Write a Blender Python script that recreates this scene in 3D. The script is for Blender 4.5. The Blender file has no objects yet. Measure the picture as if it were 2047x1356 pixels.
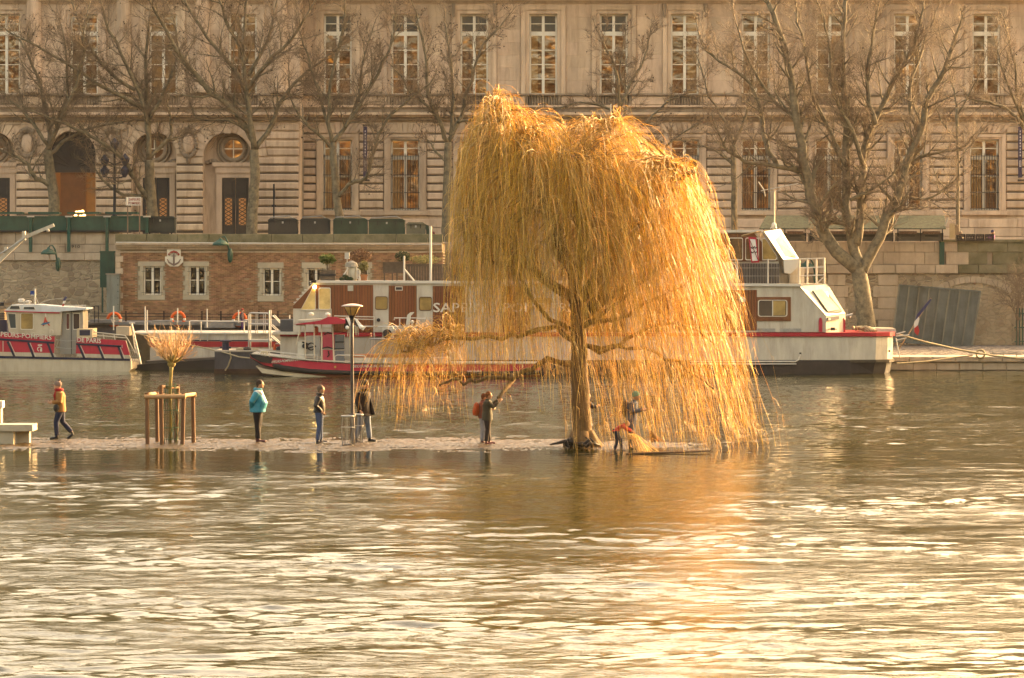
import bpy, bmesh, math, random
import numpy as np
from mathutils import Vector, Matrix, noise as mnoise
random.seed(7); np.random.seed(7)
SC = bpy.context.scene
COL = SC.collection
# ---------------------------------------------------------------- camera
cd = bpy.data.cameras.new('camera'); CAM = bpy.data.objects.new('camera', cd); COL.objects.link(CAM)
CAM.location = (0, 0, 5.1); CAM.rotation_euler = (math.radians(90), 0, 0)
cd.sensor_width = 36.0; cd.lens = 36.0*6000/2047; cd.shift_y = -(678-529)/2047
cd.clip_start = 0.5; cd.clip_end = 3000
SC.camera = CAM
# ---------------------------------------------------------------- sky, sun, exposure
SUN_EL, SUN_AZ = 18.0, 52.0            # azimuth clockwise from +Y (the view direction)
W = bpy.data.worlds.new('World'); SC.world = W; W.use_nodes = True
wt = W.node_tree; wt.nodes.clear()
sky = wt.nodes.new('ShaderNodeTexSky'); sky.sky_type = 'NISHITA'; sky.sun_disc = False
sky.sun_elevation = math.radians(SUN_EL); sky.sun_rotation = math.radians(SUN_AZ)
sky.air_density = 1.1; sky.dust_density = 7.5; sky.ozone_density = 0.4
bg = wt.nodes.new('ShaderNodeBackground'); bg.inputs['Strength'].default_value = 0.15
wo = wt.nodes.new('ShaderNodeOutputWorld')
wt.links.new(sky.outputs[0], bg.inputs[0]); wt.links.new(bg.outputs[0], wo.inputs[0])
sl = bpy.data.lights.new('sun', 'SUN'); sl.energy = 2.0; sl.angle = math.radians(0.6); sl.color = (1.0, 0.86, 0.66)
SUNO = bpy.data.objects.new('sun', sl); COL.objects.link(SUNO); SUNO.location = (60, 20, 60)
_e, _a = math.radians(SUN_EL), math.radians(SUN_AZ)
SUND = Vector((math.sin(_a)*math.cos(_e), math.cos(_a)*math.cos(_e), math.sin(_e)))
SUNO.rotation_euler = SUND.to_track_quat('Z', 'Y').to_euler()
vs = SC.view_settings; vs.view_transform = 'Standard'; vs.look = 'None'; vs.gamma = 1; vs.use_curve_mapping = False
vs.exposure = 2.9
try:
    vs.use_white_balance = True; vs.white_balance_temperature = 11500; vs.white_balance_tint = 17
except Exception: pass
SC.cycles.use_denoising = True
SC.cycles.volume_bounces = 0; SC.cycles.max_bounces = 6; SC.cycles.transparent_max_bounces = 12
SC.cycles.caustics_reflective = False; SC.cycles.caustics_refractive = False
SC.cycles.sample_clamp_indirect = 6
# ---------------------------------------------------------------- picture <-> place
F, CX, HY, HC = 6000.0, 1023.5, 529.0, 5.1
def X(px, D): return (px-CX)*D/F
def Z(py, D): return HC-(py-HY)*D/F
def P(px, py, D, dy=0): return Vector((X(px, D), D+dy, Z(py, D)))
def U(n, D): return n*D/F
# ---------------------------------------------------------------- mesh building
WL = {}
def finish(o, parent, origin):
    if parent is not None:
        o.parent = parent
        base = WL[parent.name]; WL[o.name] = base
    else:
        o.location = origin; WL[o.name] = Vector(origin)
class MB:
    def __init__(s): s.v = []; s.f = []; s.m = []
    def add(s, vs, fs, mi=0):
        b = len(s.v); s.v.extend(vs); s.f.extend([tuple(i+b for i in f) for f in fs]); s.m.extend([mi]*len(fs)); return s
    def box(s, x0, y0, z0, x1, y1, z1, mi=0):
        if x0 > x1: x0, x1 = x1, x0
        if y0 > y1: y0, y1 = y1, y0
        if z0 > z1: z0, z1 = z1, z0
        return s.add([(x0,y0,z0),(x1,y0,z0),(x1,y1,z0),(x0,y1,z0),(x0,y0,z1),(x1,y0,z1),(x1,y1,z1),(x0,y1,z1)],
              [(0,3,2,1),(4,5,6,7),(0,1,5,4),(1,2,6,5),(2,3,7,6),(3,0,4,7)], mi)
    def pbox(s, a, b, c, d, D, depth, mi=0):      # picture extents a,b .. c,d at distance D, going back by depth
        return s.box(X(a,D), D, Z(d,D), X(c,D), D+depth, Z(b,D), mi)
    def prism(s, pts, y0, y1, mi=0):              # pts (x,z) outline in the facade plane
        a = sum(pts[i][0]*pts[(i+1)%len(pts)][1]-pts[(i+1)%len(pts)][0]*pts[i][1] for i in range(len(pts)))
        if a < 0: pts = pts[::-1]
        n = len(pts); vs = [(p[0],y0,p[1]) for p in pts]+[(p[0],y1,p[1]) for p in pts]
        fs = [tuple(range(n)), tuple(range(2*n-1, n-1, -1))]
        for i in range(n):
            j = (i+1) % n; fs.append((i, n+i, n+j, j))
        return s.add(vs, fs, mi)
    def pprism(s, pp, D, depth, mi=0): return s.prism([(X(p[0],D), Z(p[1],D)) for p in pp], D, D+depth, mi)
    def bar(s, a, b, w, h=None, mi=0):            # square bar between points
        return s.tube([a, b], w/2*1.2, 4, mi=mi)
    def tube(s, pts, r, n=6, mi=0, cap=True):
        pts = [Vector(p) for p in pts]; m = len(pts)
        rs = r if isinstance(r, (list, tuple)) else [r]*m
        base = len(s.v); up = None
        for i, p in enumerate(pts):
            t = (pts[min(i+1,m-1)]-pts[max(i-1,0)])
            if t.length < 1e-9: t = Vector((0,0,1))
            t.normalize()
            if up is None:
                up = Vector((0,1,0)) if abs(t.y) < .9 else Vector((1,0,0))
            u = (up - t*up.dot(t))
            if u.length < 1e-6: u = Vector((1,0,0))-t*t.x
            u.normalize(); up = u; w = t.cross(u)
            for k in range(n):
                a = 2*math.pi*(k+.5)/n
                q = p+(u*math.cos(a)+w*math.sin(a))*rs[i]; s.v.append((q.x,q.y,q.z))
        for i in range(m-1):
            for k in range(n):
                k2 = (k+1) % n
                s.f.append((base+i*n+k, base+i*n+k2, base+(i+1)*n+k2, base+(i+1)*n+k)); s.m.append(mi)
        if cap and n > 2:
            s.f.append(tuple(base+n-1-k for k in range(n))); s.m.append(mi)
            s.f.append(tuple(base+(m-1)*n+k for k in range(n))); s.m.append(mi)
        return s
    def lathe(s, c, prof, n=12, mi=0, sx=1, sy=1):
        base = len(s.v)
        for r, z in prof:
            for k in range(n):
                a = 2*math.pi*k/n; s.v.append((c[0]+r*sx*math.cos(a), c[1]+r*sy*math.sin(a), c[2]+z))
        for i in range(len(prof)-1):
            for k in range(n):
                k2 = (k+1)%n; s.f.append((base+i*n+k, base+i*n+k2, base+(i+1)*n+k2, base+(i+1)*n+k)); s.m.append(mi)
        if prof[0][0] > 1e-6: s.f.append(tuple(base+n-1-k for k in range(n))); s.m.append(mi)
        if prof[-1][0] > 1e-6: s.f.append(tuple(base+(len(prof)-1)*n+k for k in range(n))); s.m.append(mi)
        return s
    def ell(s, c, r, n=10, k=7, mi=0):
        if not hasattr(r, '__len__'): r = (r, r, r)
        prof = [(max(1e-4, math.sin(math.pi*i/k)), -math.cos(math.pi*i/k)) for i in range(k+1)]
        b = len(s.v); s.lathe((0,0,0), prof, n, mi)
        for i in range(b, len(s.v)):
            q = s.v[i]; s.v[i] = (c[0]+q[0]*r[0], c[1]+q[1]*r[1], c[2]+q[2]*r[2])
        return s
    def torus(s, c, R, r, n=20, k=8, a0=0, a1=2*math.pi, mi=0, axis='y'):
        pts = []
        for i in range(n+1):
            a = a0+(a1-a0)*i/n
            pts.append(Vector((c[0]+R*math.cos(a), c[1], c[2]+R*math.sin(a))) if axis == 'y' else Vector((c[0]+R*math.cos(a), c[1]+R*math.sin(a), c[2])))
        return s.tube(pts, r, k, mi, cap=abs(a1-a0) < 6.2)
    def rot(s, b, c, ang, ax='Z'):
        R_ = Matrix.Rotation(ang, 3, ax); c = Vector(c)
        for i in range(b, len(s.v)):
            q = R_ @ (Vector(s.v[i])-c)+c; s.v[i] = (q.x,q.y,q.z)
        return s
    def build(s, name, mat, parent=None, smooth=False, kind=None, label=None, cat=None, group=None, origin=None):
        if parent is not None: org = WL[parent.name]
        elif origin is not None: org = Vector(origin)
        else:
            a = np.array(s.v); org = Vector(((a[:,0].min()+a[:,0].max())/2, (a[:,1].min()+a[:,1].max())/2, a[:,2].min()))
        me = bpy.data.meshes.new(name)
        vv = np.array(s.v, dtype=float)-np.array(org)
        me.from_pydata(vv.tolist(), [], s.f)
        mats = mat if isinstance(mat, (list, tuple)) else [mat]
        for m_ in mats: me.materials.append(m_)
        if len(mats) > 1: me.polygons.foreach_set('material_index', s.m)
        if smooth: me.polygons.foreach_set('use_smooth', [True]*len(me.polygons))
        o = bpy.data.objects.new(name, me); COL.objects.link(o); finish(o, parent, org)
        tag(o, label, cat, group, kind)
        return o
def tag(o, label=None, cat=None, group=None, kind=None):
    if label: o['label'] = label
    if cat: o['category'] = cat
    if group: o['group'] = group
    if kind: o['kind'] = kind
    return o
def thing(name, label, cat, loc, group=None):
    o = bpy.data.objects.new(name, None); COL.objects.link(o); o.location = loc; o.empty_display_size = .3
    WL[o.name] = Vector(loc); return tag(o, label, cat, group)
def piece(name, me, parent, loc, scale=None, rot=None):
    o = bpy.data.objects.new(name, me); COL.objects.link(o); o.parent = parent
    o.location = Vector(loc)-WL[parent.name]
    WL[o.name] = Vector(loc)
    if scale: o.scale = scale
    if rot: o.rotation_euler = rot
    return o
_bc = {}
def block_mesh(w, h, d, ch, mat):
    key = (round(w,2), round(h,2), round(d,2), ch, mat.name)
    if key in _bc: return _bc[key]
    w, h, d = key[0]/2, key[1]/2, key[2]
    c = min(ch, w*.4, h*.4)
    vs = [(-w,d,-h),(w,d,-h),(w,d,h),(-w,d,h),(-w,c,-h),(w,c,-h),(w,c,h),(-w,c,h),(-w+c,0,-h+c),(w-c,0,-h+c),(w-c,0,h-c),(-w+c,0,h-c)]
    fs = [(0,1,5,4),(1,2,6,5),(2,3,7,6),(3,0,4,7),(4,5,9,8),(5,6,10,9),(6,7,11,10),(7,4,8,11),(8,9,10,11),(3,2,1,0)]
    me = bpy.data.meshes.new('block'); me.from_pydata(vs, [], fs); me.materials.append(mat); _bc[key] = me
    return me
def block(name, parent, mat, x0, x1, z0, z1, y, d, ch=.02):
    return piece(name, block_mesh(abs(x1-x0), abs(z1-z0), d, ch, mat), parent, ((x0+x1)/2, y, (z0+z1)/2))
def text(name, body, parent, mat, px0, px1, pybase, D, h, italic=0, serif=0, extr=.01, slope=0, recede=0):
    """lettering between picture columns px0..px1 with its baseline at pybase, h picture pixels high"""
    cu = bpy.data.curves.new(name, 'FONT'); cu.body = body; cu.size = 1; cu.extrude = .02; cu.offset = .012
    cu.resolution_u = 2
    t = bpy.data.objects.new('t', cu); COL.objects.link(t)
    dg = bpy.context.evaluated_depsgraph_get(); me = bpy.data.meshes.new_from_object(t.evaluated_get(dg))
    bpy.data.objects.remove(t)
    n = len(me.vertices); a = np.zeros(n*3); me.vertices.foreach_get('co', a); a = a.reshape(-1,3)
    w = a[:,0].max()-a[:,0].min(); hh = a[:,1].max()-a[:,1].min()
    u = (a[:,0]-a[:,0].min())/w; v = (a[:,1]-a[:,1].min())/hh
    x = X(px0,D)+u*(X(px1,D)-X(px0,D)); hz = U(h,D)
    z = Z(pybase,D)+v*hz-u*U(slope,D); x = x+v*hz*italic
    y = D-extr+np.where(a[:,2] > 0, -extr, extr)+u*recede
    b = np.array([x, y, z]).T-np.array(WL[parent.name])
    me.vertices.foreach_set('co', b.ravel()); me.materials.clear(); me.materials.append(mat)
    o = bpy.data.objects.new(name, me); COL.objects.link(o); o.parent = parent; WL[o.name] = WL[parent.name]
    return o
# ---------------------------------------------------------------- materials
_m = {}
KEEP = ('plane_bark','bare_twigs','limestone','cut_stone','willow_twig','limestone_w','window_paint','sapling_shoots','banner','lit_')
def M(name, col, rough=.7, metal=0, var=.18, scale=2.0, bump=0, bscale=20, col2=None, spec=.4, streak=0, rnd=0, isl=0, emit=None, trans=0, soot=0):
    if name in _m: return _m[name]
    if not name.startswith(KEEP):
        col = [c*.70 for c in col]; spec = spec*.6
        if col2: col2 = [c*.70 for c in col2]
    m = bpy.data.materials.new(name); m.use_nodes = True; nt = m.node_tree; N = nt.nodes; L = nt.links
    b = N['Principled BSDF']; b.inputs['Roughness'].default_value = rough; b.inputs['Metallic'].default_value = metal
    b.inputs['Specular IOR Level'].default_value = spec
    tc = N.new('ShaderNodeNewGeometry'); src = tc.outputs['Position']
    nz = N.new('ShaderNodeTexNoise'); nz.inputs['Scale'].default_value = scale; nz.inputs['Detail'].default_value = 5
    nz.inputs['Roughness'].default_value = .65
    mp = N.new('ShaderNodeMapping'); mp.inputs['Scale'].default_value = (1,1,1-streak); L.new(src, mp.inputs[0]); L.new(mp.outputs[0], nz.inputs['Vector'])
    cr = N.new('ShaderNodeValToRGB'); cr.color_ramp.elements[0].position = .3; cr.color_ramp.elements[1].position = .72
    lo = [c*(1-var) for c in col] if col2 is None else col2
    hi = [min(1, c*(1+var)) for c in col]
    cr.color_ramp.elements[0].color = (*lo,1); cr.color_ramp.elements[1].color = (*hi,1)
    L.new(nz.outputs[0], cr.inputs[0]); out = cr.outputs[0]
    if rnd or isl:
        if isl: rs = tc.outputs['Random Per Island']
        else: oi = N.new('ShaderNodeObjectInfo'); rs = oi.outputs['Random']
        k = rnd or isl
        mr = N.new('ShaderNodeMapRange'); mr.inputs[3].default_value = 1-k; mr.inputs[4].default_value = 1+k*.7; L.new(rs, mr.inputs[0])
        hs = N.new('ShaderNodeHueSaturation'); L.new(out, hs.inputs['Color']); L.new(mr.outputs[0], hs.inputs['Value']); out = hs.outputs[0]
        mh = N.new('ShaderNodeMapRange'); mh.inputs[3].default_value = .5-k*.03; mh.inputs[4].default_value = .5+k*.03
        wn = N.new('ShaderNodeTexWhiteNoise'); wn.noise_dimensions = '1D'; L.new(rs, wn.inputs['W']); L.new(wn.outputs[0], mh.inputs[0]); L.new(mh.outputs[0], hs.inputs['Hue'])
    if soot:      # rain streaks and grime with shapes of their own
        mps = N.new('ShaderNodeMapping'); mps.inputs['Scale'].default_value = (2.2,2.2,.28); L.new(src, mps.inputs[0])
        ns = N.new('ShaderNodeTexNoise'); ns.inputs['Scale'].default_value = 1; ns.inputs['Detail'].default_value = 7; ns.inputs['Roughness'].default_value = .7; L.new(mps.outputs[0], ns.inputs['Vector'])
        rs_ = N.new('ShaderNodeMapRange'); rs_.inputs[1].default_value = .50; rs_.inputs[2].default_value = .72; rs_.inputs[3].default_value = 0; rs_.inputs[4].default_value = soot; L.new(ns.outputs[0], rs_.inputs[0])
        ms = N.new('ShaderNodeMixRGB'); ms.inputs[2].default_value = (col[0]*.38, col[1]*.31, col[2]*.25, 1); L.new(rs_.outputs[0], ms.inputs[0]); L.new(out, ms.inputs[1]); out = ms.outputs[0]
    L.new(out, b.inputs['Base Color'])
    if bump:
        n2 = N.new('ShaderNodeTexNoise'); n2.inputs['Scale'].default_value = bscale; n2.inputs['Detail'].default_value = 6; L.new(src, n2.inputs['Vector'])
        bp = N.new('ShaderNodeBump'); bp.inputs['Strength'].default_value = 1; bp.inputs['Distance'].default_value = bump
        L.new(n2.outputs[0], bp.inputs['Height']); L.new(bp.outputs[0], b.inputs['Normal'])
    if emit: b.inputs['Emission Color'].default_value = (*emit[:3],1); b.inputs['Emission Strength'].default_value = emit[3]
    if trans:
        tr = N.new('ShaderNodeBsdfTranslucent'); L.new(out, tr.inputs[0]); mx = N.new('ShaderNodeMixShader'); mx.inputs[0].default_value = trans
        L.new(b.outputs[0], mx.inputs[1]); L.new(tr.outputs[0], mx.inputs[2]); L.new(mx.outputs[0], N['Material Output'].inputs[0])
    _m[name] = m; return m
def glass(name, tint=(.5,.42,.3), refl=.25, rough=.02, wob=.004, wscale=1.5):
    m = bpy.data.materials.new(name); m.use_nodes = True; nt = m.node_tree; N = nt.nodes; L = nt.links; N.clear()
    o = N.new('ShaderNodeOutputMaterial'); g = N.new('ShaderNodeBsdfGlossy'); g.inputs['Roughness'].default_value = rough
    t = N.new('ShaderNodeBsdfTransparent'); t.inputs[0].default_value = (*tint,1)
    ge = N.new('ShaderNodeNewGeometry'); nz = N.new('ShaderNodeTexNoise'); nz.inputs['Scale'].default_value = wscale; L.new(ge.outputs['Position'], nz.inputs['Vector'])
    bp = N.new('ShaderNodeBump'); bp.inputs['Distance'].default_value = wob*10; L.new(nz.outputs[0], bp.inputs['Height']); L.new(bp.outputs[0], g.inputs['Normal'])
    fr = N.new('ShaderNodeFresnel'); fr.inputs[0].default_value = 1.5
    ad = N.new('ShaderNodeMath'); ad.operation = 'ADD'; ad.use_clamp = True; ad.inputs[1].default_value = refl; L.new(fr.outputs[0], ad.inputs[0])
    mx = N.new('ShaderNodeMixShader'); L.new(ad.outputs[0], mx.inputs[0]); L.new(t.outputs[0], mx.inputs[1]); L.new(g.outputs[0], mx.inputs[2]); L.new(mx.outputs[0], o.inputs[0])
    _m[name] = m; return m
STONE = M('limestone', (.47,.335,.235), .85, var=.26, scale=.7, streak=.6, bump=.01, bscale=6, rnd=.12, soot=0.55)
STONEW = M('limestone_wall', (.50,.36,.255), .85, var=.26, scale=.45, streak=.7, bump=.008, bscale=5, soot=0.55)
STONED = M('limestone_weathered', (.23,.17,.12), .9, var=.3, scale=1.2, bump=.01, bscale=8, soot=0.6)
CUT = M('cut_stone', (.35,.27,.195), .85, var=.18, scale=1.3, bump=.008, bscale=9, rnd=.07, soot=0.6)
WHITEW = M('window_paint', (.62,.57,.47), .55, var=.08, scale=3, soot=0.3)
WHITE = M('white_boat_paint', (.56,.50,.41), .42, var=.16, scale=2.2, streak=.7, spec=.5, soot=0.5)
WHITEL = M('white_gloss_paint', (.66,.61,.53), .25, var=.05, scale=2, spec=.6, soot=0.25)
RED = M('red_boat_paint', (.42,.02,.035), .4, var=.15, scale=2, soot=0.5)
REDB = M('bright_red_panel', (.55,.03,.06), .4, var=.12, scale=2, soot=0.35)
NAVY = M('navy_paint', (.015,.02,.05), .45, var=.2)
BLACKH = M('black_hull_paint', (.022,.022,.024), .6, var=.4, scale=2, bump=.003)
RUST = M('rusty_steel', (.06,.03,.02), .8, var=.5, scale=3)
WOOD = M('varnished_panelling', (.20,.065,.025), .45, var=.25, scale=1.2, streak=.9, soot=0.4)
WOODD = M('grey_weathered_boards', (.10,.085,.075), .8, var=.3, scale=4, streak=.9)
ALU = M('brushed_aluminium', (.55,.48,.38), .45, metal=.6, var=.12, scale=1.5, streak=.5, soot=0.4)
GALV = M('galvanised_steel', (.42,.42,.40), .45, metal=.5, var=.12)
GREYD = M('dark_deck_paint', (.09,.09,.10), .7, var=.3)
GREEN = M('bottle_green_paint', (.012,.075,.055), .5, var=.25, scale=2, soot=0.5)
GREEND = M('dark_green_box_paint', (.03,.06,.04), .6, var=.25, scale=2, rnd=.2, soot=0.6)
IRON = M('black_iron', (.02,.02,.022), .6, var=.3)
RUBBER = M('black_rubber', (.02,.02,.02), .7, var=.2)
ROPE = M('rope', (.36,.29,.18), .9, var=.2, scale=20)
ORANGE = M('lifebuoy_orange', (.70,.10,.02), .5, var=.1)
BARK = M('plane_bark', (.15,.12,.075), .9, var=.4, scale=4, bump=.01, bscale=15, col2=(.05,.042,.03), soot=0.6)
TWIG = M('bare_twigs', (.13,.09,.06), .85, var=.3, scale=3)
WBARK = M('willow_bark', (.17,.10,.045), .9, var=.4, scale=5, bump=.03, bscale=12, streak=.7)
SPRAY = M('willow_bough', (.42,.25,.09), .7, var=.3, scale=5, trans=.1)
PANE = glass('window_glass', (.75,.68,.6), .05)
DARKP = M('dusky_upper_pane', (.03,.03,.035), .12, var=.3, spec=.8)  # opaque dark colour stands in for the upper panes' blue-grey reflection
BGLASS = glass('boat_glass', (.35,.33,.25), .45)
# ================================================================ SETTING
def hills(px, t): # piecewise linear helper
    for (a, b), (c, d) in zip(t, t[1:]):
        if px <= c: return b+(d-b)*max(0, min(1, (px-a)/(c-a)))
    return t[-1][1]
# ---- river: a real wave surface, finely gridded where it is near
def wave_height(Xg, Yg):
    rs = np.random.RandomState(3)
    h = np.zeros_like(Xg)
    # slow domain warp
    wx = Xg+.5*np.sin(.31*Yg+.7*np.sin(.23*Xg))+.25*np.sin(.9*Xg+.8*Yg+1.3)
    wy = Yg+.45*np.sin(.27*Xg+1.1*np.sin(.19*Yg))+.2*np.sin(1.1*Xg-.6*Yg)
    for k in range(80):
        lam = .20*(8**rs.rand()); th = math.pi/2+rs.normal(0, .5)+.1
        kx, ky = math.cos(th)*2*math.pi/lam, math.sin(th)*2*math.pi/lam
        amp = .0018*lam**.70
        ph = rs.rand()*6.28
        q = kx*wx+ky*wy+ph
        h += amp*(np.sin(q)+.25*np.sin(2*q+.6))
    # patches of rough and of sleek water
    p = .5+.5*np.sin(.33*Xg+1.7*np.sin(.13*Yg+.4)+.21*Yg)*np.sin(.45*Yg+1.2*np.sin(.2*Xg+1)+.5)
    p2 = .5+.5*np.sin(.8*Yg+.9*np.sin(.5*Xg)+.3*Xg)
    mod = .45+.85*p**1.3+.3*p2*p
    # calm lee in front of the drowned bank, and over it
    calm = 1-.82*np.exp(-((Yg-79.5)/4.0)**2)*(1/(1+np.exp((Xg-11)/2.0)))
    shallow = 1-.60*np.exp(-((Yg-85)/4.5)**2)*(1/(1+np.exp((Xg-6.5)/.8)))
    far = np.clip(1.15-(Yg-88)/90, .45, 1)
    edge = np.clip((60-np.abs(Xg))/30, 0, 1)
    return h*mod*calm*shallow*far*edge
ys = [-60, -20, 10, 22, 29.0]
while ys[-1] < 146.5: ys.append(ys[-1]+max(.055, ys[-1]*.0019))
ys = np.array(ys)
xs = list(np.arange(-9, 9.01, .062)); st = .062
while xs[-1] < 27: st *= 1.004; xs.append(xs[-1]+st)
while xs[-1] < 400: st *= 1.35; xs.append(xs[-1]+st)
xs = np.array(xs); xs = np.concatenate([-xs[xs > 9.0][::-1], xs])
Xg, Yg = np.meshgrid(xs, ys); Hg = wave_height(Xg, Yg)
Hg[:4] = 0; nx, ny = len(xs), len(ys)
me = bpy.data.meshes.new('river_water')
me.vertices.add(nx*ny); me.vertices.foreach_set('co', np.stack([Xg, Yg, Hg], -1).ravel())
ii = (np.arange(ny-1)[:,None]*nx+np.arange(nx-1)[None,:]).ravel()
q = np.stack([ii, ii+1, ii+1+nx, ii+nx], -1)
me.loops.add(q.size); me.loops.foreach_set('vertex_index', q.ravel())
me.polygons.add(len(q)); me.polygons.foreach_set('loop_start', np.arange(len(q))*4); me.polygons.foreach_set('use_smooth', np.ones(len(q), bool))
me.update(calc_edges=True)
wm = bpy.data.materials.new('seine_water'); wm.use_nodes = True; nt = wm.node_tree; N = nt.nodes; L = nt.links
b = N['Principled BSDF']; b.inputs['Base Color'].default_value = (.018,.019,.004,1); b.inputs['Roughness'].default_value = .02
b.inputs['IOR'].default_value = 1.34; b.inputs['Specular IOR Level'].default_value = .6
ge = N.new('ShaderNodeNewGeometry')
def wn(scale, det, dist, prev=None, sc=(1,1,1)):
    mp = N.new('ShaderNodeMapping'); mp.inputs['Scale'].default_value = sc; L.new(ge.outputs['Position'], mp.inputs[0])
    n = N.new('ShaderNodeTexNoise'); n.inputs['Scale'].default_value = scale; n.inputs['Detail'].default_value = det; n.inputs['Distortion'].default_value = .6
    L.new(mp.outputs[0], n.inputs['Vector']); bp = N.new('ShaderNodeBump'); bp.inputs['Distance'].default_value = dist; bp.inputs['Strength'].default_value = 1
    L.new(n.outputs[0], bp.inputs['Height'])
    if prev: L.new(prev, bp.inputs['Normal'])
    return bp
b1 = wn(3.6, 5, .018, None, (.55,1.25,1)); b2 = wn(14, 4, .006, b1.outputs[0]); L.new(b2.outputs[0], b.inputs['Normal'])
# bump eased in the lee of the bank
sx = N.new('ShaderNodeSeparateXYZ'); L.new(ge.outputs['Position'], sx.inputs[0])
m1 = N.new('ShaderNodeMath'); m1.operation = 'SUBTRACT'; m1.inputs[1].default_value = 81; L.new(sx.outputs[1], m1.inputs[0])
m2 = N.new('ShaderNodeMath'); m2.operation = 'DIVIDE'; m2.inputs[1].default_value = 6.0; L.new(m1.outputs[0], m2.inputs[0])
m3 = N.new('ShaderNodeMath'); m3.operation = 'POWER'; m3.inputs[1].default_value = 2; L.new(m2.outputs[0], m3.inputs[0])
m4 = N.new('ShaderNodeMapRange'); m4.inputs[1].default_value = 0; m4.inputs[2].default_value = 1.6; m4.inputs[3].default_value = .25; m4.inputs[4].default_value = 1; L.new(m3.outputs[0], m4.inputs[0])
mx = N.new('ShaderNodeMapRange'); mx.inputs[1].default_value = 5; mx.inputs[2].default_value = 13; mx.inputs[3].default_value = 0; mx.inputs[4].default_value = .8; L.new(sx.outputs[0], mx.inputs[0])
m5 = N.new('ShaderNodeMath'); m5.operation = 'MAXIMUM'; L.new(m4.outputs[0], m5.inputs[0]); L.new(mx.outputs[0], m5.inputs[1])
mpp = N.new('ShaderNodeMapping'); mpp.inputs['Scale'].default_value = (.16,.45,1); L.new(ge.outputs['Position'], mpp.inputs[0])
pn = N.new('ShaderNodeTexNoise'); pn.inputs['Scale'].default_value = 1; pn.inputs['Detail'].default_value = 5; pn.inputs['Distortion'].default_value = 1.2; L.new(mpp.outputs[0], pn.inputs['Vector'])
pr = N.new('ShaderNodeMapRange'); pr.inputs[1].default_value = .38; pr.inputs[2].default_value = .62; pr.inputs[3].default_value = .4; pr.inputs[4].default_value = 1.35; L.new(pn.outputs[0], pr.inputs[0])
m6 = N.new('ShaderNodeMath'); m6.operation = 'MULTIPLY'; L.new(m5.outputs[0], m6.inputs[0]); L.new(pr.outputs[0], m6.inputs[1])
b1.inputs['Strength'].default_value = 1; L.new(m6.outputs[0], b1.inputs['Strength']); L.new(m6.outputs[0], b2.inputs['Strength'])
me.materials.append(wm)
o = bpy.data.objects.new('river_water', me); COL.objects.link(o); tag(o, 'choppy olive river water streaked with bright sky reflections', kind='structure')
# ---- bed and land far out
GROUND = M('ground_earth', (.12,.10,.07), .95, var=.3, scale=.3)
PAVE = M('quay_paving', (.25,.22,.19), .8, var=.25, scale=5, bump=.01, bscale=25)
MB().box(-500,-200,-3.2,500,146,-3.0).build('ground', GROUND, kind='structure', label='river bed and land under the water')
# ---- drowned tip of the island: cobbles just breaking the surface
bx = np.arange(-26, 7.6, .07); by = np.arange(78.5, 92.0, .07)
BX, BY = np.meshgrid(bx, by)
far_e = 89.6-.25*np.sin(BX*.7)-np.clip((BX-1)/6, 0, 1)*3.0; near_e = 80.9+.5*np.sin(BX*.45+1)+.35*np.sin(BX*1.3+2*np.sin(BX*.37))+.18*np.sin(BX*3.7+1.5*np.sin(BX*1.1))+np.clip((BX-2)/6,0,1)*1.0
d = np.minimum(BY-near_e, far_e-BY); d = np.minimum(d, (7.0-BX)*.9)
rs = np.random.RandomState(5)
HH = .040*np.clip(d/3.0, -2.5, 1)-.054
HH += .012*np.sin(BX*2.1+1.3*np.sin(BY*1.7))*np.sin(BY*2.6+BX*.6)+.010*np.sin(BX*5.3+2*np.sin(BY*3.1))*np.sin(BY*6.0+1.1*np.sin(BX*4.0))
HH += .020*rs.rand(*HH.shape)**2
cu_, cv_ = np.abs(((BX+.09*np.floor(BY/.21)) % .21)/.21-.5)*2, np.abs((BY % .21)/.21-.5)*2
HH += .026*(1-np.maximum(cu_, cv_)**3)
me = bpy.data.meshes.new('drowned_bank'); ny, nx = BX.shape
me.vertices.add(nx*ny); me.vertices.foreach_set('co', np.stack([BX, BY, HH], -1).ravel())
ii = (np.arange(ny-1)[:,None]*nx+np.arange(nx-1)[None,:]).ravel(); q = np.stack([ii, ii+1, ii+1+nx, ii+nx], -1)
me.loops.add(q.size); me.loops.foreach_set('vertex_index', q.ravel()); me.polygons.add(len(q)); me.polygons.foreach_set('loop_start', np.arange(len(q))*4)
me.polygons.foreach_set('use_smooth', np.ones(len(q), bool)); me.update(calc_edges=True)
me.materials.append(M('wet_cobbles', (.075,.045,.018), .26, var=.4, scale=3, bump=.07, bscale=9, spec=.35))
o = bpy.data.objects.new('path', me); COL.objects.link(o); tag(o, 'wet cobbled bank just breaking the surface of the flood', kind='structure')
# ---- far lower quay and upper street
QZ = .67
MB().box(-400,144.6,-3,X(1050,144),165.2,-.6).build('lower_quay_base', PAVE, kind='structure')
q = MB(); q.box(X(1050,150),147,-2.9,120,165.2,QZ-.02); q.build('lower_quay', PAVE, kind='structure')
qe = thing('quay_edge', 'low stone quay edge with large blocks at the waterline beside the barge stern', 'quay edge', (X(1500,144),144.4,0))
for i in range(26):
    x0 = X(1500,144)+i*1.12
    block('stone', qe, CUT, x0+.012, x0+1.108, .02, .40, 144.25+.02*(i%3), .8, .03)
    block('stone', qe, STONED, x0+.3, x0+1.39, -.9, .0, 144.15+.03*(i%2), .8, .05)
    block('capstone', qe, CUT, x0-.2, x0+.9, .42, .67, 144.1, 2.9, .03)
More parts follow.
